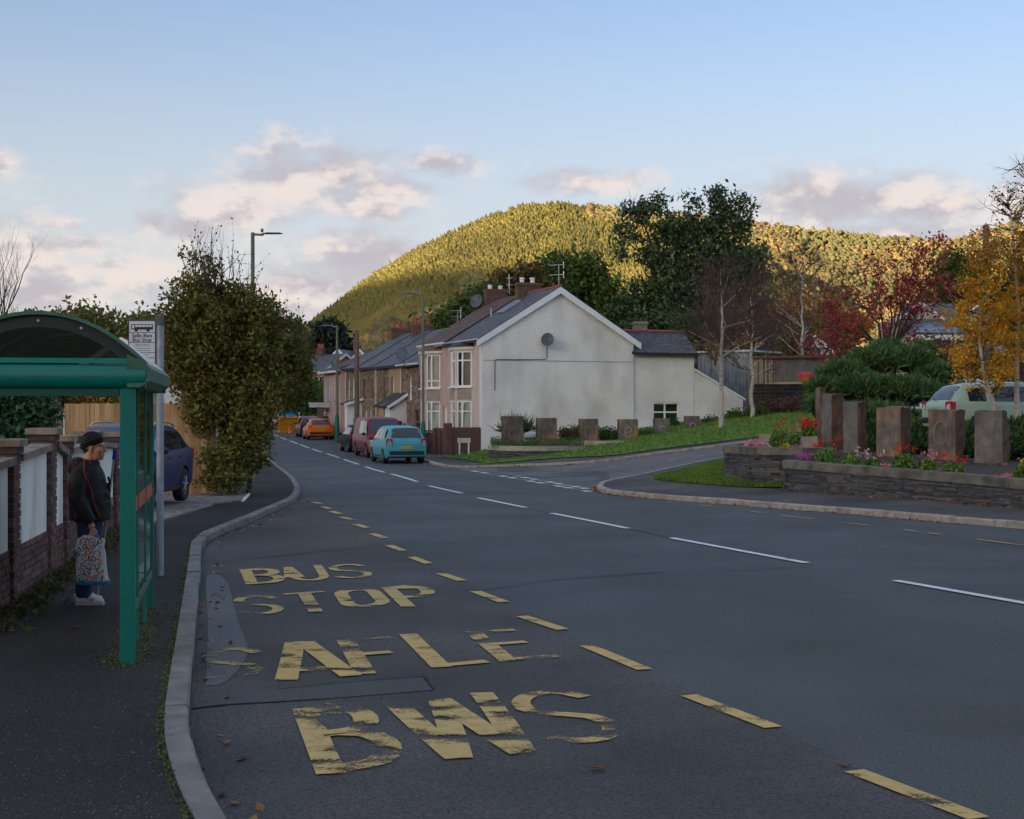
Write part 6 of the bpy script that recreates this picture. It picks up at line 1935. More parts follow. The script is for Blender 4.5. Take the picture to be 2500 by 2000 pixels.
def car(name, label, loc, heading, L_, W, H, paint, kind='hatch', group=None, plate='rear', wheel_r=.31, roofmat=None, dark_bumper=False, rails=False):
    """heading: direction the nose points (2D)"""
    D = BODY[kind]
    t = thing(name, label, 'van' if kind == 'van' else 'car', loc, math.atan2(heading[1], heading[0]), group)
    st = D['st']
    fs = np.array([s[0] for s in st])
    cols = [np.array([s[i] for s in st]) for i in range(1, 6)]
    wr = wheel_r
    ax = [L_ / 2 - a * L_ for a in D['axle']]
    def sec(f):
        v = [float(np.interp(f, fs, c)) for c in cols]
        return v[0] * H, v[1] * H, v[2] * H, v[3] * W / 2, v[4] * W / 2 * min(1, v[3] + .05)
    def side_pt(f, k):
        """k = 0 at the shoulder, 1 at the roof edge"""
        zb, zs, zr, w, wr_ = sec(f)
        z0, z1 = zs + .01, max(zr - .07 * H, zs + .012)
        y0, y1 = w * .945, min(wr_ * 1.02, w * .93)
        bul = .012 * math.sin(math.pi * k)
        return (L_ / 2 - f * L_, y0 + (y1 - y0) * k + bul, z0 + (z1 - z0) * k)
    samples = np.unique(np.concatenate([fs, np.linspace(0, 1, 64), *[np.linspace((L_ / 2 - a - wr * 1.25) / L_, (L_ / 2 - a + wr * 1.25) / L_, 22) for a in ax]]))
    samples = samples[(samples >= 0) & (samples <= 1)]
    rings = []
    for f in samples:
        zb, zs, zr, w, wr_ = sec(f)
        x = L_ / 2 - f * L_
        lo = zb
        for a in ax:
            q = (wr * 1.16) ** 2 - (x - a) ** 2
            if q > 0: lo = max(lo, wr + math.sqrt(q))
        zm = max(zb + .45 * (zs - zb), lo + .01)
        zt = max(zr - .07 * H, zs + .012)
        half = [(0, lo), (w * .72, lo), (w * .955, lo + .004), (w * .985, max(lo + .006, zb + .10 * H)), (w, zm), (w * .992, max(zs - .05 * H, zm + .005)), (w * .965, zs - .008 + .0), (w * .945, zs + .01)]
        zz_ = [p[1] for p in half]
        half = [(y, max(z, lo) if i < 5 else z) for i, (y, z) in enumerate(half)]
        y1 = min(wr_ * 1.02, w * .93)
        half += [(w * .945 + (y1 - w * .945) * .5 + .012, (zs + .01 + zt) / 2), (y1, zt), (wr_ * .93, zt + (zr - zt) * .62), (wr_ * .70, zt + (zr - zt) * .90), (0, zr)]
        pts = [(x, -y, z) for y, z in half] + [(x, y, z) for y, z in half[-2:0:-1]]
        rings.append(pts)
    n = len(rings[0])
    vs = [p for rg in rings for p in rg]
    F = [(i * n + k, i * n + (k + 1) % n, (i + 1) * n + (k + 1) % n, (i + 1) * n + k) for i in range(len(rings) - 1) for k in range(n)]
    F += [tuple(range(n))[::-1], tuple(range((len(rings) - 1) * n, len(rings) * n))]
    b = B().add(vs, [f[::-1] for f in F])
    b.build('body', paint, t, auto=32)
    # glass follows the skin, a few millimetres proud
    def glass(name, grid):
        vs, fs_ = [], []
        m = len(grid[0])
        for row in grid: vs += row
        for i in range(len(grid) - 1):
            for k in range(m - 1): fs_.append((i * m + k, i * m + k + 1, (i + 1) * m + k + 1, (i + 1) * m + k))
        B().add(vs, fs_).build(name, MAT_CARGLASS, t, smooth=True)
    for i, (f0, f1) in enumerate(D['side']):
        if kind == 'van' and i > 1: continue
        for s in (-1, 1):
            grid = []
            for f in np.linspace(f0, f1, 7):
                row = []
                for k in (.06, .35, .65, .93):
                    x, y, z = side_pt(f, k)
                    row.append((x, s * (y + .008), z))
                grid.append(row)
            glass('side_window', grid)
    for nm, (f0, f1), dx in (('windscreen', D['screen'], .006), ('rear_window', D['rear'], -.006)):
        grid = []
        for f in np.linspace(f0, f1, 6):
            zb, zs, zr, w, wr_ = sec(f)
            x = L_ / 2 - f * L_
            k = wr_ * .90
            zt = max(zr - .07 * H, zs + .012)
            row = []
            for q in (-.96, -.72, -.35, 0, .35, .72, .96):
                drop = (zr - zt) * (.38 if abs(q) > .9 else .10 if abs(q) > .6 else .03 if abs(q) > .2 else 0)
                row.append((x + dx, q * k, zr - drop + .010))
            grid.append(row)
        glass(nm, grid)
    # wheels
    for a in ax:
        for s in (-1, 1):
            y = s * (W / 2 - .105)
            w_ = B().lathe([(wr * .62, -.10), (wr * .94, -.10), (wr, -.07), (wr, .07), (wr * .94, .10), (wr * .62, .10)], (a, y, wr), 24, 'y').build('wheel', MAT_TYRE, t, auto=40)
            r = B()
            yo = y + s * .085
            r.lathe([(wr * .64, -.012), (wr * .64, .012), (wr * .56, .012), (wr * .56, -.012)], (a, yo, wr), 20, 'y')
            r.lathe([(wr * .18, -.014), (wr * .16, .016)], (a, yo, wr), 12, 'y')
            for k in range(7):
                an = 2 * math.pi * k / 7 + .3
                r.tube([(a + math.cos(an) * wr * .12, yo, wr + math.sin(an) * wr * .12), (a + math.cos(an) * wr * .6, yo, wr + math.sin(an) * wr * .6)], wr * .065, 5)
            r.build('rim', MAT_RIM, w_, auto=40)
            B().lathe([(wr * .6, -.02), (wr * .6, .0)], (a, y + s * .05, wr), 16, 'y').build('hub_back', MAT_TRIM, w_)
    # nose and tail
    zb, zs, zr, w, _ = sec(1.0)
    xr = -L_ / 2
    lz0, lz1 = D['lamp_z'][0] * H, D['lamp_z'][1] * H
    for s in (-1, 1):
        yw = sec(.985)[3]
        if kind == 'van':
            lamp = B().box((xr + .005, s * yw * .90, (lz0 + lz1) / 2), (.05, .13, lz1 - lz0))
        else:
            lamp = B().prism([(xr - .012, s * yw * .70, lz0 + .06), (xr - .012, s * yw * .72, lz1), (xr + .06, s * yw * .985, lz1 + .02), (xr + .10, s * (yw * 1.005), lz0 + .10), (xr + .01, s * yw * .95, lz0)], (.03, 0, 0))
            lamp.box((xr + .09, s * (sec(.975)[3] * .975), (lz0 + lz1) / 2 + .02), (.14, .05, (lz1 - lz0) * .85))
        lamp.build('tail_lamp', MAT_TAIL, t, bevel=.008)
        yf = sec(.03)[3]
        B().box((L_ / 2 - .06, s * yf * .80, sec(.03)[1] - .05), (.16, yf * .34, .12), rz=-s * .45).build('headlight', MAT_CLEAR, t, bevel=.02)
        B().box((L_ / 2 - .04, s * yf * .98, sec(.03)[1] - .06), (.12, .06, .10), rz=-s * .6).build('indicator', MAT_AMBER, t)
        fm = D['side'][0][0] + .035
        px, py, pz = side_pt(fm, .12)
        m = B().blob((px + .05, s * (py + .13), pz + .03), (.085, .11, .075), 2).box((px + .04, s * (py + .02), pz - .01), (.06, .12, .03))
        m.build('wing_mirror', MAT_TRIM, t, smooth=True)
        for f in ([.52, .70] if kind != 'van' else [.33]):
            zz0 = sec(f)[1]
            B().box((L_ / 2 - f * L_, s * (W / 2 * .985 + .012), zz0 - .075 * H), (.16, .028, .028)).build('door_handle', MAT_TRIM if dark_bumper else paint, t)
        sm = B()
        for f in ([.26, .565, .76] if kind != 'van' else [.15, .36, .63]):
            zb2, zs2, _, w2, _ = sec(f)
            for z0, z1, y0_, y1_ in ((max(zb2 + .12 * H, .0), zb2 + .45 * (zs2 - zb2), .987, 1.0), (zb2 + .45 * (zs2 - zb2), zs2 - .05 * H, 1.0, .992), (zs2 - .05 * H, zs2, .992, .96)):
                if f > .7 and z0 < wr * 2.2: continue
                x = L_ / 2 - f * L_
                sm.quad((x - .005, s * (w2 * y0_ + .003), z0), (x + .005, s * (w2 * y0_ + .003), z0), (x + .005, s * (w2 * y1_ + .003), z1), (x - .005, s * (w2 * y1_ + .003), z1))
        sm.build('door_seam', MAT_TRIM, t)
        B().box((0, s * (W / 2 * .99), .20 * H), ((ax[0] - ax[1]) - wr * 2.5, .03, .05)).build('sill_trim', MAT_TRIM, t)
    # bumpers and plates
    bz = (zb + .17 * H) if not dark_bumper else zb + .12 * H
    bw = sec(.99)[3]
    B().box((xr + .03, 0, zb + .06 * H), (.12, bw * 1.75, .10 * H)).build('rear_bumper', MAT_TRIM, t, bevel=.02)
    B().box((L_ / 2 - .05, 0, sec(.01)[0] + .07 * H), (.14, bw * 1.7, (.20 if dark_bumper else .12) * H)).build('front_bumper', MAT_TRIM, t, bevel=.02)
    B().box((L_ / 2 - .015, 0, sec(.0)[1] - .05 * H), (.05, bw * .9, .07 * H)).build('grille', MAT_TRIM, t)
    for xe, z, mt in ((xr - .012, D['plate_z'] * H, MAT_PLATE), (L_ / 2 + .03, sec(.01)[0] + .14 * H, MAT_PLATEW)):
        p = B().box((xe, 0, z), (.02, .52, .115)).build('number_plate', mt, t)
        if plate == 'rear' and xe < 0:
            c = B()
            r = random.Random(int(abs(loc[0]) * 100))
            for k in range(7):
                y = .21 - k * .065 - (.02 if k > 3 else 0)
                c.box((xe - .011, y, z), (.004, .012, .07)); c.box((xe - .011, y - .025, z), (.004, .012, .07)); c.box((xe - .011, y - .0125, z + r.choice((-.03, 0, .03))), (.004, .03, .012))
            c.build('plate_characters', MAT_INK, p)
    if kind in ('mpv', 'hatch', 'suv'):
        B().box((xr + .0, 0, D['plate_z'] * H + .10), (.03, .5, .035)).build('plate_recess', paint, t)
        wz = sec(.985)[2] + .02
        B().tube([(xr - .0, -.05, wz + .0), (xr + .07, .32, wz + .16)], .008, 5).build('rear_wiper', MAT_TRIM, t)
    if rails:
        for s in (-1, 1):
            pts = [(L_ / 2 - f * L_, s * sec(f)[4] * .90, sec(f)[2] + (.0 if f in (.44, .86) else .03)) for f in (.44, .5, .65, .80, .86)]
            B().tube(pts, .018, 6).build('roof_rail', MAT_ALU, t)
    return t
def on_road(x, y): return Vector((x, y, gz(x, y)))
GC = 'cars parked along the far kerb'
HD = Vector((-.277, .96))
HR = Vector((HD.y, -HD.x))
def parked(rl_u, y_rl, L_, W, axr):
    """centre of a car whose rear left wheel stands at column rl_u, depth y_rl, nose pointing down the street"""
    p = Vector(((rl_u - 1250) / FPX * y_rl, y_rl))
    c = p + HD * (L_ / 2 - (1 - axr) * L_) + HR * (W / 2 - .1)
    return on_road(c.x, c.y)
car('parked_car', 'pale turquoise people carrier, nearest of the cars parked along the far kerb', parked(939, 60.8, 4.25, 1.78, .80), HD, 4.25, 1.78, 1.62, car_paint('turquoise_paint', (.06, .30, .38)), 'mpv', GC, wheel_r=.31)
p = parked(897, 67.6, 4.7, 1.84, .80)
car('parked_van', 'dark red van facing the camera behind the turquoise people carrier', p, -HD, 4.75, 1.84, 1.92, car_paint('maroon_paint', (.20, .010, .024), .1), 'van', GC, plate=None, wheel_r=.33, dark_bumper=True)
car('parked_car', 'black hatchback half hidden behind the dark red van', parked(853, 75.0, 3.9, 1.7, .80), HD, 3.9, 1.7, 1.45, M('black_paint', (.008, .008, .009), .55, .05, spec=.15), 'hatch', GC)
HD = Vector((-.235, .972)); HR = Vector((HD.y, -HD.x))
car('parked_car', 'bright orange hatchback seen from behind in front of the skip', parked(752, 94.0, 4.2, 1.74, .80), HD, 4.2, 1.74, 1.42, car_paint('orange_paint', (.62, .13, .012)), 'hatch', GC)
car('parked_car', 'plum coloured car parked ahead of the orange hatchback', parked(733, 102, 4.3, 1.78, .80), HD, 4.3, 1.78, 1.5, car_paint('plum_paint', (.10, .035, .05)), 'hatch', GC)
q = on_road(*P(676, 1000, 140).xy)
car('parked_car', 'silver car parked beyond the orange skip', q, HD, 4.3, 1.76, 1.5, car_paint('silver_paint', (.42, .43, .45), .5), 'hatch', GC)
q = on_road(*P(662, 1000, 152).xy)
car('parked_van', 'white van farthest along the kerb beyond the skip', q, -HD, 4.8, 1.85, 2.0, car_paint('white_paint', (.65, .66, .68), 0), 'van', GC, plate=None)
q = on_road(*P(712, 1000, 160).xy)
car('parked_car', 'pale car seen above the skip tarpaulin far along the street', q, HD, 4.3, 1.76, 1.6, car_paint('silver_paint', (.42, .43, .45)), 'mpv', GC)
# dark blue car in the drive, nose to the road
car('parked_car', 'dark blue crossover car on the paved driveway behind the bus stop pole', Vector((-7.62, 27.9, .13)), Vector((-.03, -1)), 4.15, 1.80, 1.60, car_paint('navy_paint', (.014, .022, .085), .4), 'suv', None, plate=None, wheel_r=.335, rails=True)
# pale green car beyond the planter
gcx, gcy = 13.1, 37.2
car('parked_car', 'pale green hatchback behind the carved stones and yellow birches', Vector((gcx, gcy, CAM_H + 68 / FPX * gcy - 1.47)), Vector((1, .16)), 4.3, 1.72, 1.47, car_paint('pale_green_paint', (.33, .45, .36), .3), 'hatch', None, plate=None)
q = P(2352, 921, 52)
car('parked_car', 'white car roof just showing behind the green hatchback', Vector((q.x, 52, q.z - 1.45)), Vector((1, .2)), 4.2, 1.72, 1.45, car_paint('white_paint', (.65, .66, .68)), 'hatch', None, plate=None)
drape('car_park', [Vector((8.6, 41)), Vector((10.5, 39)), Vector((12, 35.2)), Vector((22, 35.2)), Vector((26, 46)), Vector((14, 48))], .05, MAT_PAVE_R, step=1.5, grid=2.0, kind='structure', zf=lambda x, y: CAM_H + 68 / FPX * gcy - 1.47)
# orange skip with a blue tarpaulin, and a traffic cone
q = P(701, 1000, 118); sk_ = thing('skip', 'orange yellow steel skip heaped with a blue tarpaulin at the kerb', 'skip', on_road(q.x, q.y), math.atan2(HD.y, HD.x))
MAT_SKIP = M('orange_skip_paint', (.62, .25, .015), .5, .15, 3, .1)
b = B()
prof = [(-1.3, .15), (1.3, .15), (1.85, 1.25), (-1.85, 1.25)]
b.prism([(x, -.75, z) for x, z in prof], (0, 1.5, 0))
b.box2((-1.95, -.82, 1.22), (1.95, .82, 1.32))
for x in (-.9, 0, .9): b.box2((x - .05, -.82, .2), (x + .05, .82, 1.24))
b.box2((-1.2, -.7, 0), (1.2, .7, .16))
b.build('body', MAT_SKIP, sk_)
for s in (-1, 1):
    B().lathe([(.06, 0), (.06, .12)], (.5, s * .82, .9), 8, 'y').build('lug', MAT_SKIP, sk_)
tp_ = B().blob((.1, 0, 1.35), (1.75, .78, .38), 3, .06); tpo = tag(tp_.build('tarpaulin', M('blue_tarpaulin', (.02, .22, .50), .45, .15, 4, .3, 8), smooth=True), 'blue tarpaulin draped over the top of the orange skip', 'tarpaulin')
tpo.location = sk_.location; tpo.rotation_euler = sk_.rotation_euler
q = P(707, 1000, 112)
cn = thing('traffic_cone', 'small orange traffic cone standing in front of the skip', 'cone', on_road(q.x, q.y))
B().lathe([(.14, .03), (.05, .62), (.03, .70)], n=12).build('cone', M('cone_orange', (.75, .12, .02), .5, .05), cn, auto=40)
B().box2((-.19, -.19, 0), (.19, .19, .04)).build('base', MAT_BLACK, cn)
# ------------------------------------------------------------------ people
MAT_SKIN = M('skin', (.55, .30, .23), .55, .12, 30, .1, 120, col2=(.58, .24, .19), c2scale=14)
MAT_JACKET = M('black_jacket', (.010, .010, .012), .7, .2, 10, .3, 40)
MAT_PIPING = M('red_piping', (.42, .008, .022), .6, .05)
MAT_JEANS = M('navy_jeans', (.02, .034, .075), .9, .2, 12, .3, 60)
MAT_HAT = M('black_knit', (.012, .012, .016), .95, .2, 60, .4, 120)
MAT_HATSTRIPE = M('grey_knit', (.10, .10, .13), .95, .1)
MAT_SHOE = M('white_trainer', (.55, .55, .55), .7, .12, 12, .1)
MAT_SOLE = M('shoe_sole', (.36, .35, .33), .8, .1)
def finger(b, pts, r):
    b.tube(pts, [r, r, r * .95, r * .8][:len(pts)], 8)
    b.blob(pts[-1], r * .8, 2)
def person_main():
    q = G(211, 1474, .105)
    t = thing('person', 'man in black jacket with red piping and striped beanie waiting with a patterned bag', 'person', (q.x, q.y, .105 + gz(q.x, q.y)))
    # x forward (to the right), y away from the camera, z up
    hd = B()
    c = Vector((.075, 0, 1.525))
    hd.blob(c + Vector((-.012, 0, .03)), (.100, .078, .098), 3)
    hd.blob(c + Vector((.030, 0, -.045)), (.070, .062, .082), 3)
    hd.blob(c + Vector((.060, 0, -.098)), (.036, .034, .030), 2)
    hd.blob(c + Vector((.083, 0, .022)), (.020, .050, .016), 2)          # brow
    hd.tube([c + Vector((.084, 0, .012)), c + Vector((.104, 0, -.020)), c + Vector((.112, 0, -.038))], [.011, .015, .017], 8)
    hd.blob(c + Vector((.108, 0, -.038)), (.017, .017, .012), 2)          # nose
    hd.blob(c + Vector((.088, 0, -.068)), (.016, .026, .008), 2); hd.blob(c + Vector((.084, 0, -.082)), (.016, .024, .009), 2)
    for s in (-1, 1):
        hd.blob(c + Vector((.055, s * .042, -.028)), (.034, .024, .03), 2)   # cheeks
        hd.blob(c + Vector((-.012, s * .076, -.012)), (.022, .012, .034), 2)  # ears
        hd.blob(c + Vector((-.010, s * .074, -.045)), (.012, .010, .014), 2)
    hd.tube([c + Vector((-.02, 0, -.05)), (.035, 0, 1.40), (.02, 0, 1.30)], [.062, .060, .075], 14)
    # trunk and limbs inside the clothes
    hd.blob((.02, 0, 1.12), (.13, .19, .26), 3); hd.blob((.03, 0, .88), (.14, .17, .14), 3)
    for s in (-1, 1):
        hd.tube([(0, s * .17, 1.27), (-.02, s * .235, 1.04)], [.055, .045], 10)
        hd.tube([(.03, s * .09, .86), (.03, s * .09, .48), (.0 + (.01 if s < 0 else -.03), s * .09, .10)], [.085, .06, .045], 10)
    hd.tube([(-.02, -.235, 1.04), (.12, -.265, .80)], [.042, .030], 10)
    hd.tube([(-.02, .235, 1.04), (.13, .19, .99)], [.042, .030], 10)
    # near hand, hanging, fingers closed round the bag handles
    hd.tube([(.12, -.265, .80), (.135, -.27, .765)], [.030, .034], 10)
    hd.blob((.14, -.272, .735), (.026, .018, .044), 3)
    for k, l in enumerate((.92, 1.0, .95, .78)):
        x = .167 - k * .019
        finger(hd, [(x, -.278, .712), (x + .004, -.284, .712 - .036 * l), (x, -.262, .712 - .056 * l), (x - .004, -.244, .712 - .040 * l)], .0088)
    finger(hd, [(.163, -.268, .748), (.179, -.258, .722), (.171, -.250, .696)], .010)
    # far hand, raised, round the stick
    hd.blob((.165, .175, .985), (.040, .020, .026), 3)
    for k in range(4):
        z = 1.008 - k * .017
        finger(hd, [(.185, .180, z), (.207, .165, z), (.200, .142, z), (.180, .140, z)], .0085)
    finger(hd, [(.172, .165, 1.005), (.188, .148, 1.02), (.200, .142, 1.022)], .0095)
    me = voxel_mesh(hd, .0062, 3, .45)
    body = mesh_obj('body', me, MAT_SKIN, t)
    for s in (-1, 1):
        e = B().blob(c + Vector((.079, s * .030, .002)), (.012, .013, .010), 2).build('eye', M('eye_white', (.45, .42, .40), .3, 0), body, smooth=True)
        B().blob(c + Vector((.088, s * .031, .001)), (.005, .006, .006), 1).build('iris', M('iris', (.03, .035, .04), .2, 0), body, smooth=True)
        B().tube([c + Vector((.086, s * .012, .022)), c + Vector((.084, s * .034, .027)), c + Vector((.066, s * .052, .020))], .006, 5).build('eyebrow', M('brow_hair', (.12, .075, .05), .9, .1), body)
    B().tube([c + Vector((.101, -.017, -.0745)), c + Vector((.1035, 0, -.0745)), c + Vector((.101, .017, -.0745))], .0028, 5).build('mouth', M('mouth_line', (.22, .08, .07), .7, 0), body)
    hr = B()
    for s in (-1, 1):
        hr.blob(c + Vector((-.035, s * .073, .005)), (.030, .010, .036), 2)
    hr.blob(c + Vector((-.085, 0, -.02)), (.03, .06, .045), 2)
    hr.build('hair', M('grey_brown_hair', (.13, .10, .085), .9, .2, 40), t, smooth=True)
    # jacket
    jk = B()
    jk.blob((.02, 0, 1.16), (.165, .225, .24), 3); jk.blob((.045, 0, 1.02), (.18, .225, .20), 3); jk.blob((.04, 0, .90), (.18, .215, .115), 3)
    jk.tube([(.035, 0, 1.0), (.035, 0, .815)], [.20, .195], 24, flat=1.08)
    jk.blob((-.005, 0, 1.31), (.11, .20, .085), 3)
    jk.tube([(.03, 0, 1.31), (.045, 0, 1.405)], [.105, .085], 16)
    jk.blob((-.085, 0, 1.36), (.085, .145, .075), 3); jk.blob((-.12, 0, 1.32), (.06, .11, .075), 3)
    jk.tube([(-.005, -.17, 1.29), (-.02, -.245, 1.17), (-.015, -.265, 1.04), (.06, -.272, .91), (.122, -.270, .805)], [.085, .088, .080, .074, .056], 14)
    jk.tube([(-.005, .17, 1.29), (-.02, .245, 1.17), (-.02, .26, 1.04), (.06, .225, .99), (.135, .188, .985)], [.085, .088, .080, .070, .052], 14)
    for k in range(16):   # folds
        a = random.uniform(0, 6.28); z = random.uniform(.86, 1.25)
        jk.tube([(.04 + .185 * math.cos(a), .22 * math.sin(a), z), (.04 + .18 * math.cos(a + .5), .215 * math.sin(a + .5), z - .06)], .016, 6)
    jm = voxel_mesh(jk, .011, 5, .5)
    jo = mesh_obj('jacket', jm, MAT_JACKET, t)
    bvh = BVHTree.FromPolygons([v.co[:] for v in jm.vertices], [p.vertices[:] for p in jm.polygons])
    def piping(pts, r=.0065, y0=-1.0):
        out = []
        q = [Vector((p[0], 0, p[1])) for p in pts]
        fine = [q[i].lerp(q[i + 1], k / 8) for i in range(len(q) - 1) for k in range(8)] + [q[-1]]
        for p in fine:
            h = bvh.ray_cast(Vector((p.x, y0, p.z)), Vector((0, -y0, 0)).normalized())
            if h[0] is not None: out.append(h[0] + Vector((0, .002 * (1 if y0 > 0 else -1), 0)))
        if len(out) > 1: B().tube(out, r, 6).build('piping', MAT_PIPING, jo)
    piping([(.005, 1.405), (.055, 1.27), (.105, 1.12), (.125, 1.02), (.15, .93), (.175, .85)])
    piping([(-.05, 1.39), (-.092, 1.33), (-.098, 1.24), (-.082, 1.08), (-.062, .95), (-.045, .84)])
    piping([(.05, 1.405), (.066, 1.37)], .005)
    B().tube([(.155, -.02, 1.30), (.20, -.01, 1.12), (.235, 0, .98), (.225, 0, .84)], .006, 6).build('zip', MAT_GREYMETAL, jo)
    # beanie
    hb = B()
    hb.blob(c + Vector((-.020, 0, .062)), (.108, .090, .098), 3); hb.blob(c + Vector((-.05, 0, .02)), (.085, .086, .075), 3)
    hm = hb
    hat = mesh_obj('beanie', voxel_mesh(hm, .008, 3), MAT_HAT, t)
    # cut the cap to the hair line by tilting a brim
    for k, (dz, mt, rr) in enumerate(((.032, MAT_HAT, .97), (.066, MAT_HATSTRIPE, 1.0), (.088, MAT_HATSTRIPE, .96), (.110, MAT_HATSTRIPE, .88))):
        pts = []
        for i in range(25):
            a = 2 * math.pi * i / 24
            x = .108 * rr * math.cos(a); y = .092 * rr * math.sin(a)
            pts.append(c + Vector((-.026 + x, y, dz + x * .36)))
        B().tube(pts, .011 if k == 0 else .0045, 6, cap=False).build('knit_band' if k == 0 else 'stripe', mt, hat, smooth=True)
    # jeans
    jn = B()
    jn.blob((.03, 0, .86), (.155, .18, .12), 3)
    jn.tube([(.045, -.085, .88), (.045, -.09, .62), (.03, -.095, .45), (.015, -.095, .25), (.005, -.095, .075)], [.115, .100, .082, .074, .072], 16)
    jn.tube([(.02, .085, .88), (.01, .09, .62), (-.02, .095, .45), (-.05, .095, .25), (-.065, .095, .075)], [.115, .100, .082, .074, .072], 16)
    for s, x in ((-1, .01), (1, -.06)):
        for k in range(4): jn.tube([(x - .07, s * .095 - .03, .10 + k * .035), (x + .06, s * .095 - .02, .085 + k * .035)], .016, 6)
    mesh_obj('jeans', voxel_mesh(jn, .010, 4), MAT_JEANS, t)
    # trainers
    for s, x, nm in ((-1, .015, 'near'), (1, -.06, 'far')):
        sh = B()
        sh.blob((x + .02, s * .095, .062), (.10, .043, .050), 3); sh.blob((x + .115, s * .10, .042), (.075, .045, .032), 3); sh.blob((x - .045, s * .095, .055), (.055, .040, .050), 3)
        sh.tube([(x - .02, s * .095, .07), (x - .02, s * .095, .11)], [.045, .042], 12)
        so = mesh_obj('shoe', voxel_mesh(sh, .007, 3), MAT_SHOE, t)
        B().box((x + .05, s * .098, .012), (.27, .084, .024)).build('sole', MAT_SOLE, so, bevel=.009)
        lb = B()
        for k in range(4):
            lb.box((x + .035 + k * .022, s * .095 - .040, .062 - k * .004), (.008, .006, .030), ry=.5)
        lb.build('side_stripe', MAT_GREYMETAL, so)
    return t
pm = person_main()
def shopping_bag():
    o = Vector(pm.location)
    t = thing('shopping_bag', 'white bag with blue and orange dashes and a blue base in the waiting man\'s hand', 'bag', o)
    b = B()
    n = 28
    rows = [(.235, .142, .085, .108), (.26, .150, .10, .108), (.30, .140, .105, .100), (.40, .132, .11, .092), (.50, .130, .10, .086), (.58, .128, .07, .082), (.64, .135, .035, .086), (.685, .118, .012, .076)]
    vs = []
    r = random.Random(3)
    for z, hw, hd_, cx in rows:
        for k in range(n):
            a = 2 * math.pi * k / n
            ca, sa = math.cos(a), math.sin(a)
            x = cx + hw * (abs(ca) ** .45) * (1 if ca >= 0 else -1) + r.uniform(-.005, .005)
            y = -.315 + hd_ * (abs(sa) ** .6) * (1 if sa >= 0 else -1) + r.uniform(-.006, .006)
            zz2 = z + r.uniform(-.004, .004) + (.02 * math.sin(x * 30) if z > .63 else 0)
            vs.append((x, y, zz2))
    m = len(rows)
    fs = [(i * n + k, i * n + (k + 1) % n, (i + 1) * n + (k + 1) % n, (i + 1) * n + k) for i in range(m - 1) for k in range(n)]
    fs.append(tuple(range(n))[::-1])
    b.add(vs, fs)
    bag = b.build('bag_body', M('white_bag', (.56, .56, .56), .5, .1, 10, .3, 25), t, smooth=True)
    me = bag.data
    bvh = BVHTree.FromPolygons([v.co[:] for v in me.vertices], [p.vertices[:] for p in me.polygons])
    # printed dashes: short bars at three angles, laid on the surface
    mats = [M('print_navy', (.012, .018, .075), .5, 0), M('print_orange', (.52, .085, .03), .5, 0), M('print_sky', (.05, .27, .48), .5, 0), M('print_navy', (0, 0, 0))]
    pr = B()
    for i in range(11):
        for j in range(15):
            x = -.045 + i * .028 + (.013 if j % 2 else 0); z = .275 + j * .0275
            a = R((90, 35, 145)[(i + j * 2 + r.randrange(2)) % 3]); l = .0185
            pts = []
            for sx_, sy_ in ((-1, -1), (1, -1), (1, 1), (-1, 1)):
                px2 = x + math.cos(a) * sx_ * l - math.sin(a) * sy_ * .0062; pz2 = z + math.sin(a) * sx_ * l + math.cos(a) * sy_ * .0062
                h = bvh.ray_cast(Vector((px2, -1, pz2)), Vector((0, 1, 0)))
                if h[0] is None or h[0].y > -.30: break
                pts.append(h[0] - Vector((0, .0025, 0)))
            if len(pts) == 4:
                pr.cur = r.choice((0, 0, 1, 1, 2)); pr.quad(*pts)
    pr.build('printed_dashes', mats[:3], t, kind='stuff')
    MAT_BLUE = M('blue_plastic', (.03, .21, .46), .45, .08)
    bs2 = B()
    vs2 = []
    for z, hw, hd_, cx in ((.228, .145, .088, .108), (.236, .152, .094, .108), (.268, .151, .100, .107)):
        for k in range(n):
            a = 2 * math.pi * k / n; ca, sa = math.cos(a), math.sin(a)
            vs2.append((cx + hw * 1.015 * (abs(ca) ** .45) * (1 if ca >= 0 else -1), -.315 + hd_ * 1.08 * (abs(sa) ** .6) * (1 if sa >= 0 else -1), z))
    bs2.add(vs2, [(i * n + k, i * n + (k + 1) % n, (i + 1) * n + (k + 1) % n, (i + 1) * n + k) for i in range(2) for k in range(n)] + [tuple(range(n))[::-1]])
    bs2.build('bag_base', MAT_BLUE, t, smooth=True)
    for y in (-.322, -.300):
        hb = B()
        L_ = [(.045, y, .66), (.070, y * .96, .70), (.088, -.268, .668 + .0), (.112, -.268, .668), (.135, y * .96, .70), (.160, y, .655)]
        for i in range(len(L_) - 1):
            p, q = Vector(L_[i]), Vector(L_[i + 1]); w = .014
            hb.add([p + Vector((-w, -.003, 0)), p + Vector((w, -.003, 0)), q + Vector((w, -.003, 0)), q + Vector((-w, -.003, 0)), p + Vector((-w, .003, 0)), p + Vector((w, .003, 0)), q + Vector((w, .003, 0)), q + Vector((-w, .003, 0))],
                   [(0, 1, 2, 3), (7, 6, 5, 4), (0, 3, 7, 4), (1, 5, 6, 2)])
        hb.build('handle', MAT_BLUE, t)
    t.location.x += .05
    return t
shopping_bag()
stk = thing('litter_picker', 'thin grey stick with a blue tip held upright by the waiting man', 'stick', pm.location)  # litter-picker stick, blue handle uppermost
B().tube([(.055, .165, .012), (.192, .165, 1.17), (.2195, .165, 1.40)], .011, 8).build('shaft', M('stick_grey', (.30, .32, .36), .5, .05), stk)
B().tube([(.2195, .165, 1.40), (.2315, .165, 1.50)], .017, 10).build('tip', M('blue_grip', (.01, .025, .42), .5, 0), stk, auto=40)
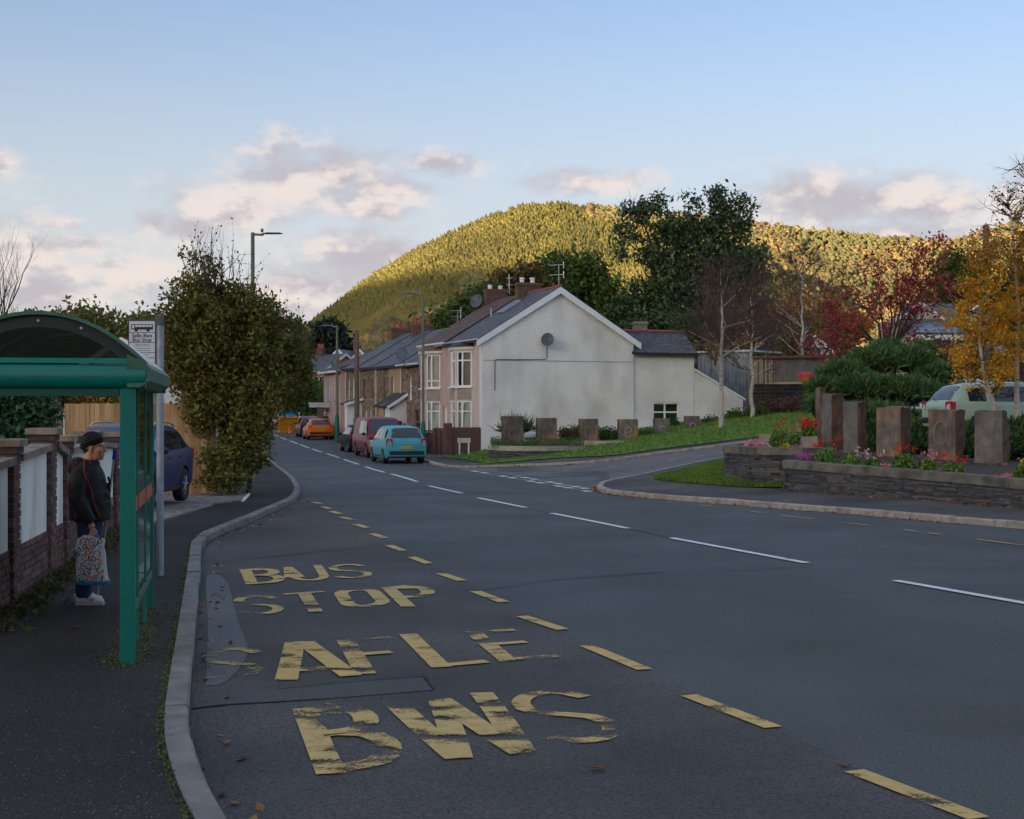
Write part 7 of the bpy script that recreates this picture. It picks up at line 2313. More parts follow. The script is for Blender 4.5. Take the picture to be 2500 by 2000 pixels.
def small_person(label, loc, rz, top, trousers, hair, h=1.70):
    t = thing('person', label, 'person', loc, rz)
    k = h / 1.70
    b = B()
    b.blob((.01, 0, 1.58), (.095, .075, .115), 2).blob((.09, 0, 1.56), .018, 1)
    b.tube([(0, 0, 1.52), (0, 0, 1.36)], [.055, .07], 10)
    b.blob((0, 0, 1.15), (.11, .17, .27), 2)
    for s in (-1, 1):
        b.tube([(0, s * .19, 1.36), (-.02, s * .23, 1.10), (.05, s * .23, .86), (.06, s * .23, .80)], [.05, .045, .032, .03], 8)
        b.blob((.065, s * .23, .76), (.03, .018, .05), 2)
        for q in range(4): b.tube([(.05 + .013 * q, s * .23, .74), (.05 + .014 * q, s * .228, .68)], .009, 5)
        b.tube([(.09, s * .225, .79), (.105, s * .215, .74)], .01, 5)
        b.tube([(0, s * .09, .9), (.01, s * .09, .5), (0, s * .09, .06)], [.08, .06, .045], 8)
    b.v = [tuple(Vector(v) * k) for v in b.v]
    mesh_obj('body', voxel_mesh(b, .014, 2), MAT_SKIN, t)
    j = B(); j.blob((0, 0, 1.15), (.145, .215, .30), 2).blob((0, 0, 1.36), (.10, .20, .09), 2)
    for s in (-1, 1): j.tube([(0, s * .19, 1.37), (-.02, s * .24, 1.10), (.05, s * .235, .85)], [.07, .065, .05], 8)
    j.v = [tuple(Vector(v) * k) for v in j.v]
    mesh_obj('coat', voxel_mesh(j, .02, 3), top, t)
    l = B(); l.blob((0, 0, .86), (.13, .18, .12), 2)
    for s in (-1, 1): l.tube([(0, s * .09, .88), (.01, s * .09, .5), (0, s * .09, .05)], [.10, .08, .07], 8)
    l.v = [tuple(Vector(v) * k) for v in l.v]
    mesh_obj('trousers', voxel_mesh(l, .02, 3), trousers, t)
    hr = B().blob((-.015, 0, 1.62), (.098, .083, .095), 2); hr.v = [tuple(Vector(v) * k) for v in hr.v]
    hr.build('hair', hair, t, smooth=True)
    for s in (-1, 1):
        B().blob((.04, s * .09, .04), (.13, .05, .05), 2).build('shoe', MAT_BLACK, t, smooth=True)
    return t
d = 95.0
x = (794 - 1250) / FPX * d
small_person('white haired person in a dark coat on the pavement beyond the orange hatchback', Vector((x, d, gz(x, d) + .09)), R(-120), MAT_JACKET, MAT_JEANS, M('white_hair', (.55, .54, .52), .9, .05), 1.74)
d = 66.5
x = (979 - 1250) / FPX * d
small_person('person with reddish hair just showing above the turquoise people carrier', Vector((x, d + 1.6, gz(x, d) + .06)), R(200), M('pink_top', (.30, .14, .14), .9, .1), MAT_JEANS, M('red_hair', (.16, .05, .03), .9, .1), 1.56)
x = (1001 - 1250) / FPX * d
small_person('person in a dark top beside the reddish haired one, behind the turquoise people carrier', Vector((x + .1, d + .6, gz(x, d) + .06)), R(170), MAT_JACKET, MAT_JEANS, M('brown_hair', (.09, .055, .035), .9, .1), 1.50)
# ------------------------------------------------------------------ plants
def leafmat(name, cols, trans=.25, rough=.65, var=.2):
    return M(name, (0, 0, 0), rough, var, 1.3, island=cols, trans=trans, spec=.25)
BARK = M('dark_bark', (.055, .042, .032), .95, .3, 8, .6, 30, stretch=(1, 1, .3))
BARK_BR = M('brown_twigs', (.085, .058, .050), .95, .2, 8)
BARK_PURPLE = M('purple_twigs', (.105, .062, .052), .95, .2, 8)
BARK_WHITE = M('birch_bark', (.46, .39, .34), .8, .12, 5, .3, 30, col2=(.10, .075, .065), c2scale=7, c2lo=.60, c2hi=.68, stretch=(.5, .5, 2.2))
L_HEDGE = leafmat('hawthorn_leaf', [(.14, .145, .026), (.18, .18, .034), (.20, .17, .04), (.10, .115, .025), (.21, .15, .045), (.17, .105, .04), (.155, .16, .03), (.12, .13, .025)])
L_DARK = leafmat('laurel_leaf', [(.033, .078, .033), (.045, .099, .039), (.024, .060, .027), (.060, .128, .051)], .15, .45)
L_PALE = leafmat('garden_leaf', [(.224, .238, .063), (.280, .266, .084), (.168, .196, .056), (.308, .252, .084)])
L_BAND = leafmat('olive_leaf', [(.145, .167, .041), (.187, .187, .048), (.221, .178, .051), (.119, .133, .037), (.170, .119, .051)])
L_MID = leafmat('green_tree_leaf', [(.075, .131, .027), (.104, .165, .034), (.056, .104, .026), (.131, .160, .037)])
L_BROWN = leafmat('russet_leaf', [(.140, .087, .028), (.119, .098, .028), (.168, .098, .035), (.098, .077, .028)])
L_EUC = leafmat('evergreen_leaf', [(.049, .090, .041), (.064, .113, .046), (.035, .067, .033), (.084, .128, .049), (.116, .152, .052)], .12, .5)
L_TWIG = leafmat('dead_twig', [(.111, .061, .055), (.143, .080, .068), (.085, .049, .047), (.156, .099, .078)], .05, .9)
L_RED = leafmat('red_leaf', [(.36, .045, .052), (.29, .034, .044), (.44, .075, .072), (.23, .034, .04), (.48, .13, .09)], .4)
L_JUN = leafmat('juniper_spray', [(.051, .119, .044), (.071, .153, .054), (.037, .088, .037), (.099, .190, .061), (.145, .196, .051)], .12, .6)
L_YEL = leafmat('yellow_leaf', [(.749, .389, .026), (.864, .490, .031), (.605, .288, .023), (.518, .317, .029), (.374, .302, .036), (.720, .274, .023)], .45)
L_YELDULL = leafmat('dull_yellow_leaf', [(.488, .244, .041), (.390, .195, .043), (.552, .309, .043), (.293, .163, .049)], .35)
L_OLIVE = leafmat('sunlit_olive_leaf', [(.120, .136, .024), (.160, .176, .029), (.088, .096, .022), (.136, .120, .032)])
L_GER = leafmat('geranium_leaf', [(.105, .210, .033), (.150, .270, .042), (.075, .158, .030), (.195, .285, .045)], .2)
F_RED = leafmat('red_petal', [(.70, .025, .012), (.78, .05, .02), (.60, .02, .015)], .2)
F_PINK = leafmat('pink_petal', [(.70, .22, .27), (.75, .34, .36), (.60, .14, .20)], .2)
F_PURP = leafmat('purple_petal', [(.42, .09, .30), (.52, .16, .40), (.34, .06, .22)], .2)
F_YEL = leafmat('yellow_petal', [(.62, .44, .02), (.55, .36, .02)], .2)
F_ORANGE = leafmat('orange_petal', [(.70, .22, .03), (.72, .40, .03)], .2)
F_WHITE = leafmat('cream_petal', [(.60, .50, .42), (.65, .40, .36)], .2)
def pxclumps(cl):
    """(u, v, depth, half width px, half height px, weight) -> centres, radii in metres, weights"""
    C, Rr, W = [], [], []
    for u, v, d, ru, rv, w in cl:
        C.append(P(u, v, d)); k = d / FPX
        Rr.append((ru * k, max(ru * k * .8, .25), rv * k)); W.append(w)
    return C, Rr, W
def sub_clumps(C, Rr, W, n, spread, r):
    """scatter small leaf clumps through big ones, so that a crown has gaps and knots"""
    w = np.array(W, float) * np.array([a[0] * a[2] for a in Rr]); w /= w.sum()
    idx = r.choice(len(C), n, p=w)
    d = r.normal(size=(n, 3)); d /= np.linalg.norm(d, axis=1, keepdims=True)
    k = r.random(n) ** .42
    return np.array([C[i] for i in idx]) + d * np.array([Rr[i] for i in idx]) * k[:, None]
def plant(name, label, cat, base, cl, nclump, per, leaf, size, mat, group=None, trunk=None, aspect=1.5, up=.25, seed=1, bark=BARK, part='crown', extra=None):
    r = np.random.default_rng(seed)
    t = thing(name, label, cat, base, 0, group)
    C, Rr, W = pxclumps(cl)
    cc = sub_clumps(C, Rr, W, nclump, size, r)
    pts = np.repeat(cc, per, axis=0) + r.normal(size=(nclump * per, 3)) * size
    V, F = rand_quads(pts, np.full(len(pts), leaf), up=up, aspect=aspect, r=r)
    np_mesh(part, V, F, mat, t, world=True)
    if trunk:
        segs = []
        for (p0, p1, rad, depth, ln) in trunk:
            p0 = np.array(p0, float); p1 = np.array(p1, float)
            m = 5
            prev = p0
            for i in range(1, m + 1):
                q = p0 + (p1 - p0) * i / m + r.normal(size=3) * ln * .02
                segs.append((prev, q, rad * (1 - .5 * (i - 1) / m), rad * (1 - .5 * i / m)))
                if i > 1 and depth:
                    for _ in range(2):
                        dd = r.normal(size=3) * .8; dd[2] = abs(dd[2]) + .3
                        s, _t = branch_segments(q, dd, ln * .35, rad * .38, depth - 1, r, .5, (2, 3), .25, .7)
                        segs += s
                prev = q
        V, F = segments_mesh(segs, 5)
        np_mesh('trunk', V, F, bark, t, world=True, smooth=True)
    return t
# --- the big hawthorn hedge on the left
HB = Vector(((560 - 1250) / FPX * 33, 33, gz(-6.5, 33)))
cl = [(560, 870, 34, 150, 170, 1.3), (470, 800, 33, 85, 120, 1.2), (640, 860, 35, 110, 125, 1.2), (705, 870, 36, 62, 90, 1.1), (500, 690, 33.5, 62, 62, .38), (575, 750, 34, 105, 55, .75), (432, 775, 33, 40, 40, .4),
      (585, 1060, 33.2, 70, 120, 1.3), (610, 990, 33.5, 75, 90, 1.2), (550, 1130, 32.6, 60, 55, 1.2), (545, 1170, 32.3, 70, 26, 1.2), (480, 1000, 33, 36, 60, .8), (425, 860, 33.2, 40, 60, .8), (445, 930, 33, 36, 50, .8), (500, 980, 33, 45, 80, .9), (690, 960, 37, 50, 45, .9), (475, 640, 33.3, 36, 36, .25), (735, 905, 37, 30, 50, .7)]
hw = plant('hawthorn_tree', 'large overgrown olive green hawthorn hedge tree left of the road', 'tree', HB, cl, 2000, 25, .078, .105, L_HEDGE, trunk=[(HB + Vector((-.1, .3, 0)), P(540, 760, 34), .09, 3, 2.6), (HB + Vector((.35, .4, 0)), P(640, 830, 35), .07, 3, 2.2), (HB + Vector((.0, .6, 0)), P(480, 700, 34), .06, 3, 2.2)], seed=3)
r = np.random.default_rng(8)
segs = []
for i in range(60):
    u = min(570, max(462, r.normal(505, 36))); v = r.uniform(665, 790)
    p = np.array(P(u, v, 33.5 + r.normal() * .4))
    dd = r.normal(size=3) * .16; dd[2] = 1
    s, _ = branch_segments(p, dd, r.uniform(.4, 1.0), .011, 1, r, .3, (1, 3), .5, .6)
    segs += s
for i in range(40):
    u = r.uniform(560, 770); v = np.interp(u, [560, 650, 700, 770], [690, 745, 790, 850]) + r.uniform(-5, 40)
    p = np.array(P(u, v, 34.5)); dd = r.normal(size=3) * .5; dd[2] = 1
    s, _ = branch_segments(p, dd, r.uniform(.3, .7), .010, 1, r, .4, (1, 3), .4, .6)
    segs += s
V, F = segments_mesh(segs, 3)
np_mesh('twigs', V, F, BARK, hw, world=True)
V, F = rand_quads(np.array([s[1] for s in segs[::2]]), np.full(len(segs[::2]), .055), r=r)
np_mesh('twig_leaves', V, F, L_HEDGE, hw, world=True)
# berries and ground growth at its foot
pts = np.array([P(r.uniform(420, 740), r.uniform(760, 1100), r.uniform(32.4, 33.4)) for _ in range(260)])
cc = []
for q in pts[:34]: cc.append(q + r.normal(size=(10, 3)) * .06)
V, F = rand_quads(np.concatenate(cc), np.full(340, .03), aspect=1, r=r)
np_mesh('berries', V, F, leafmat('haw_berry', [(.20, .025, .02), (.14, .02, .018)], .1), hw, world=True)
# --- shrubs and trees on the left
b0 = Vector((-9.2, 26, 0))
plant('laurel_shrub', 'dark glossy evergreen shrub behind the garden wall at the left edge', 'shrub', b0, [(45, 985, 26, 80, 60, 1), (10, 960, 26, 80, 60, 1), (85, 1020, 25.6, 48, 55, 1), (30, 1060, 25.5, 60, 50, 1), (-60, 980, 26, 80, 90, 1)], 520, 22, .085, .09, L_DARK, seed=4)
plant('garden_shrub', 'brownish green shrub right above the old grey fence', 'shrub', Vector(P(140, 1000, 37).xy.to_3d()), [(140, 962, 37, 30, 30, 1), (128, 985, 37, 25, 25, 1)], 130, 20, .08, .10, L_HEDGE, seed=5)
fb = plant('flower_bush', 'pale bush with yellow and orange flowers showing over the new fence', 'bush', Vector(P(235, 1000, 38).xy.to_3d()), [(180, 970, 38, 30, 24, 1), (225, 962, 38, 35, 24, 1), (270, 965, 38, 30, 26, 1), (300, 985, 38, 30, 20, 1)], 260, 18, .075, .11, L_PALE, seed=6)
pts = np.array([P(r.uniform(165, 295), r.uniform(950, 985), 37.4) for _ in range(34)]); pts = np.repeat(pts, 8, 0) + r.normal(size=(272, 3)) * .035
V, F = rand_quads(pts, np.full(len(pts), .06), aspect=1, r=r); np_mesh('flowers', V, F, F_ORANGE, fb, world=True, kind='stuff')
for i, (u0, u1, v0, d) in enumerate(((-120, 30, 770, 84), (40, 200, 765, 90), (160, 330, 752, 92), (290, 440, 768, 90))):
    k = []
    for q in range(9):
        u = r.uniform(u0, u1); k.append((u, r.uniform(v0 + 40, v0 + 130), d + r.uniform(-2, 2), r.uniform(35, 60), r.uniform(30, 55), 1))
    k += [((u0 + u1) / 2, v0 + 45, d, (u1 - u0) / 2.4, 40, 1), ((u0 + u1) / 2, v0 + 150, d, (u1 - u0) / 2, 70, 1)]
    bb2 = Vector(P((u0 + u1) / 2, 1000, d).xy.to_3d())
    plant('olive_tree' if False else 'broadleaf_tree', ('olive green tree above the shelter roof at the left edge', 'olive brown tree behind the middle of the shelter roof', 'rounded olive green tree to the left of the bus stop flag', 'olive green tree between the bus stop flag and the hawthorn')[i], 'tree', bb2, k, 520, 16, .26, .38, L_BAND,
          'trees behind the shelter', [(bb2, bb2 + Vector((0, 0, 5)), .2, 2, 3)], seed=20 + i)
for i, (u, vb, vt, d, ln) in enumerate(((12, 800, 560, 55, 1.5), (-45, 820, 600, 52, 1.6), (38, 820, 705, 58, 1.0), (152, 800, 752, 80, .9))):
    p0 = P(u, vb + 120, d); t = thing('bare_tree', ('tall bare tree at the left edge of the view', 'bare tree just beyond the left edge', 'low bare tree over the shelter roof at the left', 'small bare tree top rising behind the olive trees')[i], 'tree', Vector((p0.x, d, 0)), 0, 'bare trees on the left')
    rr = np.random.default_rng(40 + i)
    segs = [(np.array((p0.x, d, 0.0)), np.array(P(u, vb, d)), .09, .055)]
    q = np.array(P(u, vb, d))
    for k in range(7):
        dd = rr.normal(size=3) * .4; dd[2] = 1.0
        s, _ = branch_segments(q + np.array([0, 0, rr.uniform(-.3, .5)]), dd, ln * rr.uniform(.8, 1.3) * (vb - vt) / 200, .034, 3, rr, .38, (2, 3), .42, .66)
        segs += s
    V, F = segments_mesh(segs, 3); np_mesh('branches', V, F, BARK_BR, t, world=True)
p0 = Vector(P(690, 1000, 118).xy.to_3d())
plant('hedgerow_bush', 'dark green bush at the bend of the road beyond the hawthorn', 'bush', p0, [(680, 960, 118, 55, 50, 1), (730, 950, 119, 45, 55, 1), (650, 930, 116, 40, 60, 1)], 420, 18, .22, .30, L_MID, 'bushes at the bend of the road', seed=9)
p0 = Vector(P(775, 1000, 128).xy.to_3d())
plant('hedgerow_bush', 'dark green bush in front of the red brick house', 'bush', p0, [(770, 975, 126, 40, 32, 1), (750, 985, 124, 50, 25, 1), (795, 950, 132, 25, 30, 1)], 300, 16, .22, .30, L_MID, 'bushes at the bend of the road', seed=10)
p0 = Vector(P(640, 1000, 150).xy.to_3d())
plant('hedgerow_bush', 'green bush farthest along the left of the road', 'bush', p0, [(610, 985, 150, 70, 40, 1), (550, 970, 152, 70, 50, 1), (690, 1000, 155, 60, 22, 1)], 300, 16, .25, .35, L_MID, 'bushes at the bend of the road', seed=11)
p0 = Vector(P(805, 1000, 185).xy.to_3d())
plant('dark_conifer', 'round topped dark conifer at the foot of the hill behind the far houses', 'tree', p0, [(803, 825, 185, 40, 42, 1.4), (815, 870, 186, 50, 45, 1), (780, 860, 186, 30, 30, .7)], 420, 16, .5, .5, leafmat('dark_needle', [(.022, .036, .022), (.03, .045, .026)], .1), None, [(p0, p0 + Vector((0, 0, 9)), .3, 0, 2)], seed=12)
for i, (u0, u1, vt, d) in enumerate(((700, 830, 890, 205), (830, 960, 880, 210), (940, 1060, 850, 205), (1040, 1130, 800, 150))):
    p0 = Vector(P((u0 + u1) / 2, 1000, d).xy.to_3d())
    k = [(r.uniform(u0, u1), r.uniform(vt + 15, vt + 90), d + r.uniform(-4, 4), 45, 32, 1) for _ in range(7)]
    plant('broadleaf_tree', ('dull brown green tree low on the hill above the far gables', 'dull brown green tree low on the hill behind the red chimney pots', 'dull green tree behind the roof of the cottages', 'green tree behind the brown tiled roof')[i], 'tree', p0, k, 340, 16, .5, .7, (L_BAND, L_BROWN, L_BAND, L_MID)[i], 'trees at the foot of the hill', [(p0, p0 + Vector((0, 0, 6)), .25, 0, 2)], seed=50 + i)
# --- trees behind the end house
p0 = Vector(P(1400, 1000, 108).xy.to_3d())
plant('broadleaf_tree', 'dark green tree with a broad top right behind the roof ridge', 'tree', p0, [(1390, 650, 108, 75, 40, 1), (1330, 680, 108, 45, 36, .9), (1440, 680, 108, 50, 50, 1), (1390, 730, 108, 110, 60, 1), (1480, 740, 107, 50, 70, 1), (1430, 800, 107, 120, 60, 1)], 620, 20, .26, .36, L_MID, 'trees behind the end house', [(p0, p0 + Vector((0, 0, 8)), .3, 3, 5)], seed=13)
p0 = Vector(P(1270, 1000, 104).xy.to_3d())
plant('broadleaf_tree', 'russet and green tree behind the chimneys of the end house', 'tree', p0, [(1280, 680, 104, 50, 30, 1), (1230, 700, 104, 40, 36, 1), (1300, 720, 104, 80, 40, 1), (1240, 750, 104, 80, 40, 1)], 380, 18, .24, .34, L_BROWN, 'trees behind the end house', [(p0, p0 + Vector((0, 0, 7)), .3, 2, 4)], seed=14)
p0 = Vector(P(1140, 1000, 100).xy.to_3d())
plant('broadleaf_tree', 'green tree showing over the brown tiled roof, left of the chimneys', 'tree', p0, [(1150, 740, 100, 50, 36, 1), (1110, 775, 100, 40, 30, 1), (1190, 730, 100, 35, 40, 1), (1080, 800, 100, 30, 25, .8), (1150, 800, 100, 70, 40, 1)], 340, 18, .22, .32, L_MID, 'trees behind the end house', [(p0, p0 + Vector((0, 0, 7)), .3, 2, 4)], seed=15)
# --- the tall evergreen
EB = Vector(P(1690, 1000, 104).xy.to_3d()); EB.z = gz(EB.x, 104)
cl = [(1560, 520, 104, 45, 36, .8), (1605, 500, 104, 26, 26, .5), (1535, 570, 104, 36, 36, .6), (1520, 610, 103, 28, 30, .5), (1690, 500, 104, 22, 32, .45), (1755, 495, 104, 30, 40, .7), (1805, 500, 104, 26, 40, .6), (1780, 560, 104, 60, 50, 1), (1690, 560, 104, 55, 40, .8),
      (1640, 560, 104, 60, 40, .8), (1610, 620, 104, 60, 50, .9), (1720, 630, 104, 110, 60, 1.1), (1820, 640, 103, 55, 50, 1), (1855, 665, 103, 30, 30, .8), (1790, 700, 103, 60, 45, 1), (1660, 710, 104, 110, 60, 1.1), (1570, 740, 104, 70, 60, 1), (1520, 790, 104, 60, 60, .9),
      (1630, 800, 103, 110, 60, 1.1), (1740, 780, 103, 80, 70, 1), (1560, 860, 103, 120, 50, 1), (1700, 860, 103, 120, 50, 1)]
ev = plant('evergreen_tree', 'tall dark evergreen tree with ragged spires behind the slate roofed wing', 'tree', EB, cl, 1500, 22, .23, .30, L_EUC,
           trunk=[(EB, P(1720, 620, 104), .34, 3, 7), (EB + Vector((-1.0, 0, 2)), P(1590, 590, 104), .24, 3, 6), (EB + Vector((1, 0, 2)), P(1800, 560, 104), .24, 3, 6)], seed=16)
p0 = Vector(P(1672, 1000, 90).xy.to_3d())
plant('conifer_bush', 'bright green conifer bush above the slate roof of the wing', 'bush', p0, [(1672, 795, 90, 34, 26, 1), (1665, 830, 90, 36, 30, 1)], 150, 20, .14, .17, leafmat('bright_conifer', [(.035, .10, .02), (.05, .13, .025), (.028, .08, .02)], .15), None, [(p0, p0 + Vector((0, 0, 5)), .12, 0, 2)], seed=17)
# --- brown leafless growth behind the birches
for i, (u, vt, d, wpx) in enumerate(((1770, 690, 88, 70), (1850, 740, 90, 60), (1955, 620, 95, 60), (2050, 690, 96, 70))):
    base = Vector((P(u, 1000, d).x, d, gz(P(u, 1000, d).x, d)))
    t = thing('bare_tree', ('dense purple brown leafless tree behind the first birch', 'dense brown leafless tree between the first two birches', 'tall thin leafless tree behind the third birch', 'spreading leafless tree behind the red tree')[i], 'tree', base, 0, 'leafless trees behind the birches')
    rr = np.random.default_rng(60 + i)
    top = P(u, vt, d).z - base.z
    segs = []
    for k in range(5 if i < 2 else 3):
        s, _ = branch_segments(np.array(base) + rr.normal(size=3) * (.4, .4, 0), (rr.normal() * .25, rr.normal() * .2, 1), top * .62, .11, 4, rr, .42, (2, 4), .35, .58)
        segs += s
    V, F = segments_mesh(segs, 3); np_mesh('branches', V, F, BARK_PURPLE, t, world=True)
    if i < 2:
        C, Rr, W = pxclumps([(u, vt + 90, d, wpx, 80, 1), (u + 10, vt + 180, d, wpx, 80, 1)])
        cc = sub_clumps(C, Rr, W, 300, .3, rr)
        pts = np.repeat(cc, 9, 0) + rr.normal(size=(2700, 3)) * .4
        V, F = rand_quads(pts, np.full(len(pts), .05), aspect=9, r=rr); np_mesh('twigs', V, F, L_TWIG, t, world=True)
p0 = Vector(P(1900, 1000, 110).xy.to_3d())
for i, (u0, u1, vt, d, mt) in enumerate(((1860, 1960, 720, 125, L_YELDULL), (1950, 2060, 770, 120, L_BAND), (1880, 1990, 820, 98, L_BAND), (2010, 2110, 760, 110, L_YELDULL))):
    p0 = Vector(P((u0 + u1) / 2, 1000, d).xy.to_3d()); p0.z = gz(p0.x, d)
    k = [(rr.uniform(u0, u1), rr.uniform(vt, vt + 100), d, 36, 30, 1) for _ in range(7)]
    plant('broadleaf_tree', ('golden tree behind the second and third birch', 'olive tree behind the red tree, left side', 'olive bush in front of the white gabled house', 'golden tree behind the middle of the red tree')[i], 'tree', p0, k, 260, 16, .22, .34, mt, 'trees behind the birches', [(p0, p0 + Vector((0, 0, 5)), .2, 2, 3)], seed=70 + i)
# --- birches on the grass bank
def birch(label, u, vb, vt, wpx, seed, leaves=0, lean=0):
    base = G(u, vb, .13); d = base.y
    t = thing('birch_tree', label, 'tree', base, 0, 'birches on the grass bank')
    rr = np.random.default_rng(seed)
    top = np.array(P(u + lean, vt, d)); b0 = np.array(base) - np.array([0, 0, .1])
    segs, tw = [], []
    m = 16
    prev = b0
    H = top[2] - b0[2]
    for i in range(1, m + 1):
        q = b0 + (top - b0) * i / m + rr.normal(size=3) * (.035, .03, 0)
        ra, rb = .105 * (1 - (i - 1) / m) ** .8 + .012, .105 * (1 - i / m) ** .8 + .012
        segs.append((prev, q, ra, rb))
        if i >= 5:
            for k in range(3 if i > 6 else 2):
                a = rr.uniform(0, 2 * math.pi)
                up_ = rr.uniform(.5, 1.1)
                dd = (math.cos(a), math.sin(a) * .8, up_)
                ln = H * .23 * math.sin(math.pi * min(1, max(.18, (i + 1) / (m + 2)))) * rr.uniform(.7, 1.25) * wpx / 60
                s, tips = branch_segments(q, dd, ln, .024 * (1 - i / m) + .010, 0, rr, .4, (2, 3), .1, .6, .12, 4)
                (segs if (k == 0 and i < 14) or (k == 1 and i < 9) else tw).extend(s)
                for (p_, q_, _, _) in s[1:]:
                    for _ in range(3):
                        d2 = np.array(dd) + rr.normal(size=3) * .55
                        s2, _ = branch_segments(q_, d2, ln * .5, .019, 2, rr, .5, (2, 4), -.02, .66, .12, 2)
                        tw += s2
        prev = q
    V, F = segments_mesh(segs, 6); np_mesh('trunk', V, F, BARK_WHITE, t, world=True, smooth=True)
    V, F = segments_mesh(tw, 3); np_mesh('twigs', V, F, BARK_PURPLE, t, world=True)
    if leaves:
        zc = float(b0[2]) + H * .30
        tips = np.array([s[1] for s in tw]); sel = tips[(tips[:, 2] < b0[2] + H * .52)]
        if len(sel):
            pts = sel[rr.integers(0, len(sel), leaves)] + rr.normal(size=(leaves, 3)) * .06
            V, F = rand_quads(pts, np.full(leaves, .055), r=rr); np_mesh('leaves', V, F, L_YELDULL, t, world=True)
    return t
birch('white trunked birch nearest the house, with a few brown leaves', 1760, 1043, 652, 70, 81, 320)
birch('slim white trunked birch, second from the house', 1836, 1018, 690, 62, 82)
birch('white trunked birch in front of the board fence, third from the house', 1958, 986, 610, 60, 83)
# --- red maple
mb = P(2175, 905, 56); mb.z = gz(mb.x, 56)
t = thing('red_maple', 'sparse spreading tree with bright red leaves behind the juniper', 'tree', mb)
rr = np.random.default_rng(90)
segs, tips = [], []
fork = np.array(P(2172, 880, 56))
segs.append((np.array(mb), fork, .16, .13))
for (u, v) in ((2010, 760), (2040, 800), (2080, 720), (2130, 690), (2180, 690), (2230, 650), (2260, 690), (2290, 740), (2250, 780), (2100, 820), (2030, 850), (2200, 740), (2140, 760), (2265, 660)):
    tgt = np.array(P(u, v, 56 + rr.normal() * 1.2))
    prev = fork; m = 5
    for i in range(1, m + 1):
        k = i / m
        q = fork + (tgt - fork) * k + np.array([0, 0, .35 * math.sin(math.pi * k)]) + rr.normal(size=3) * .08
        segs.append((prev, q, .060 * (1 - k) + .016, .060 * (1 - k - .2 if k < .8 else 0) + .014))
        if i >= 2:
            for _ in range(3):
                dd = (tgt - fork) / np.linalg.norm(tgt - fork) + rr.normal(size=3) * .6
                s, tp2 = branch_segments(q, dd, .8, .016, 1, rr, .5, (2, 3), .3, .6)
                segs += s; tips += tp2 + [s[-1][1]]
        prev = q
V, F = segments_mesh(segs, 4); np_mesh('branches', V, F, BARK, t, world=True)
tips = np.array(tips)
sel = tips[rr.random(len(tips)) < .72]
pts = np.repeat(sel, 9, 0) + rr.normal(size=(len(sel) * 9, 3)) * .13
V, F = rand_quads(pts, np.full(len(pts), .10), aspect=1.7, r=rr); np_mesh('leaves', V, F, L_RED, t, world=True)
# --- juniper mound and hedges behind the carved stones
def sprays(name, label, cat, base, cl, n, mat, length=.22, width=.05, seed=1, group=None):
    rr = np.random.default_rng(seed)
    t = thing(name, label, cat, base, 0, group)
    C, Rr, W = pxclumps(cl)
    w = np.array(W) * np.array([a[0] * a[2] for a in Rr]); w /= w.sum()
    idx = rr.choice(len(C), n, p=w)
    d = rr.normal(size=(n, 3)); d /= np.linalg.norm(d, axis=1, keepdims=True)
    d[:, 2] = np.abs(d[:, 2]) * .9 - .15
    ctr = np.array([C[i] for i in idx]) + d * np.array([Rr[i] for i in idx]) * (rr.random(n) ** .35)[:, None]
    # each spray: a fan of narrow blades pointing outward and up
    fan = 7
    dirs = d[:, None, :] * .7 + rr.normal(size=(n, fan, 3)) * .45 + np.array([0, 0, .45])
    dirs /= np.linalg.norm(dirs, axis=2, keepdims=True)
    side = np.cross(dirs, rr.normal(size=(n, fan, 3))); side /= np.linalg.norm(side, axis=2, keepdims=True)
    L_ = length * (.6 + .8 * rr.random((n, fan, 1)))
    p0 = ctr[:, None, :] + rr.normal(size=(n, fan, 3)) * .03
    V = np.stack([p0, p0 + dirs * L_ * .5 + side * width, p0 + dirs * L_, p0 + dirs * L_ * .5 - side * width], 2).reshape(-1, 3)
    np_mesh('foliage', V, np.arange(len(V)).reshape(-1, 4), mat, t, world=True)
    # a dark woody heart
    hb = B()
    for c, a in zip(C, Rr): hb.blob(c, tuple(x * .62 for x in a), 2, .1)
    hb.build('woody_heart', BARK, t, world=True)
    return t
p0 = P(2150, 1000, 43); p0.z = 1.0
sprays('juniper_bush', 'large dark green juniper mound behind the tall carved stones', 'bush', p0, [(2140, 890, 43.5, 70, 48, 1), (2220, 885, 44, 60, 40, 1), (2060, 920, 42.5, 62, 42, 1), (2285, 925, 43.5, 55, 42, 1), (2110, 960, 41.5, 95, 50, 1), (2200, 965, 41.5, 100, 50, 1), (2300, 975, 42.5, 42, 36, 1), (2165, 855, 44.5, 42, 22, .6), (2255, 860, 45, 34, 20, .5), (2010, 955, 41.5, 40, 38, .8), (2000, 1000, 41, 36, 36, .8),
                                                                                                                 (2130, 1020, 40, 110, 40, 1)], 5200, L_JUN, .22, .024, 31)
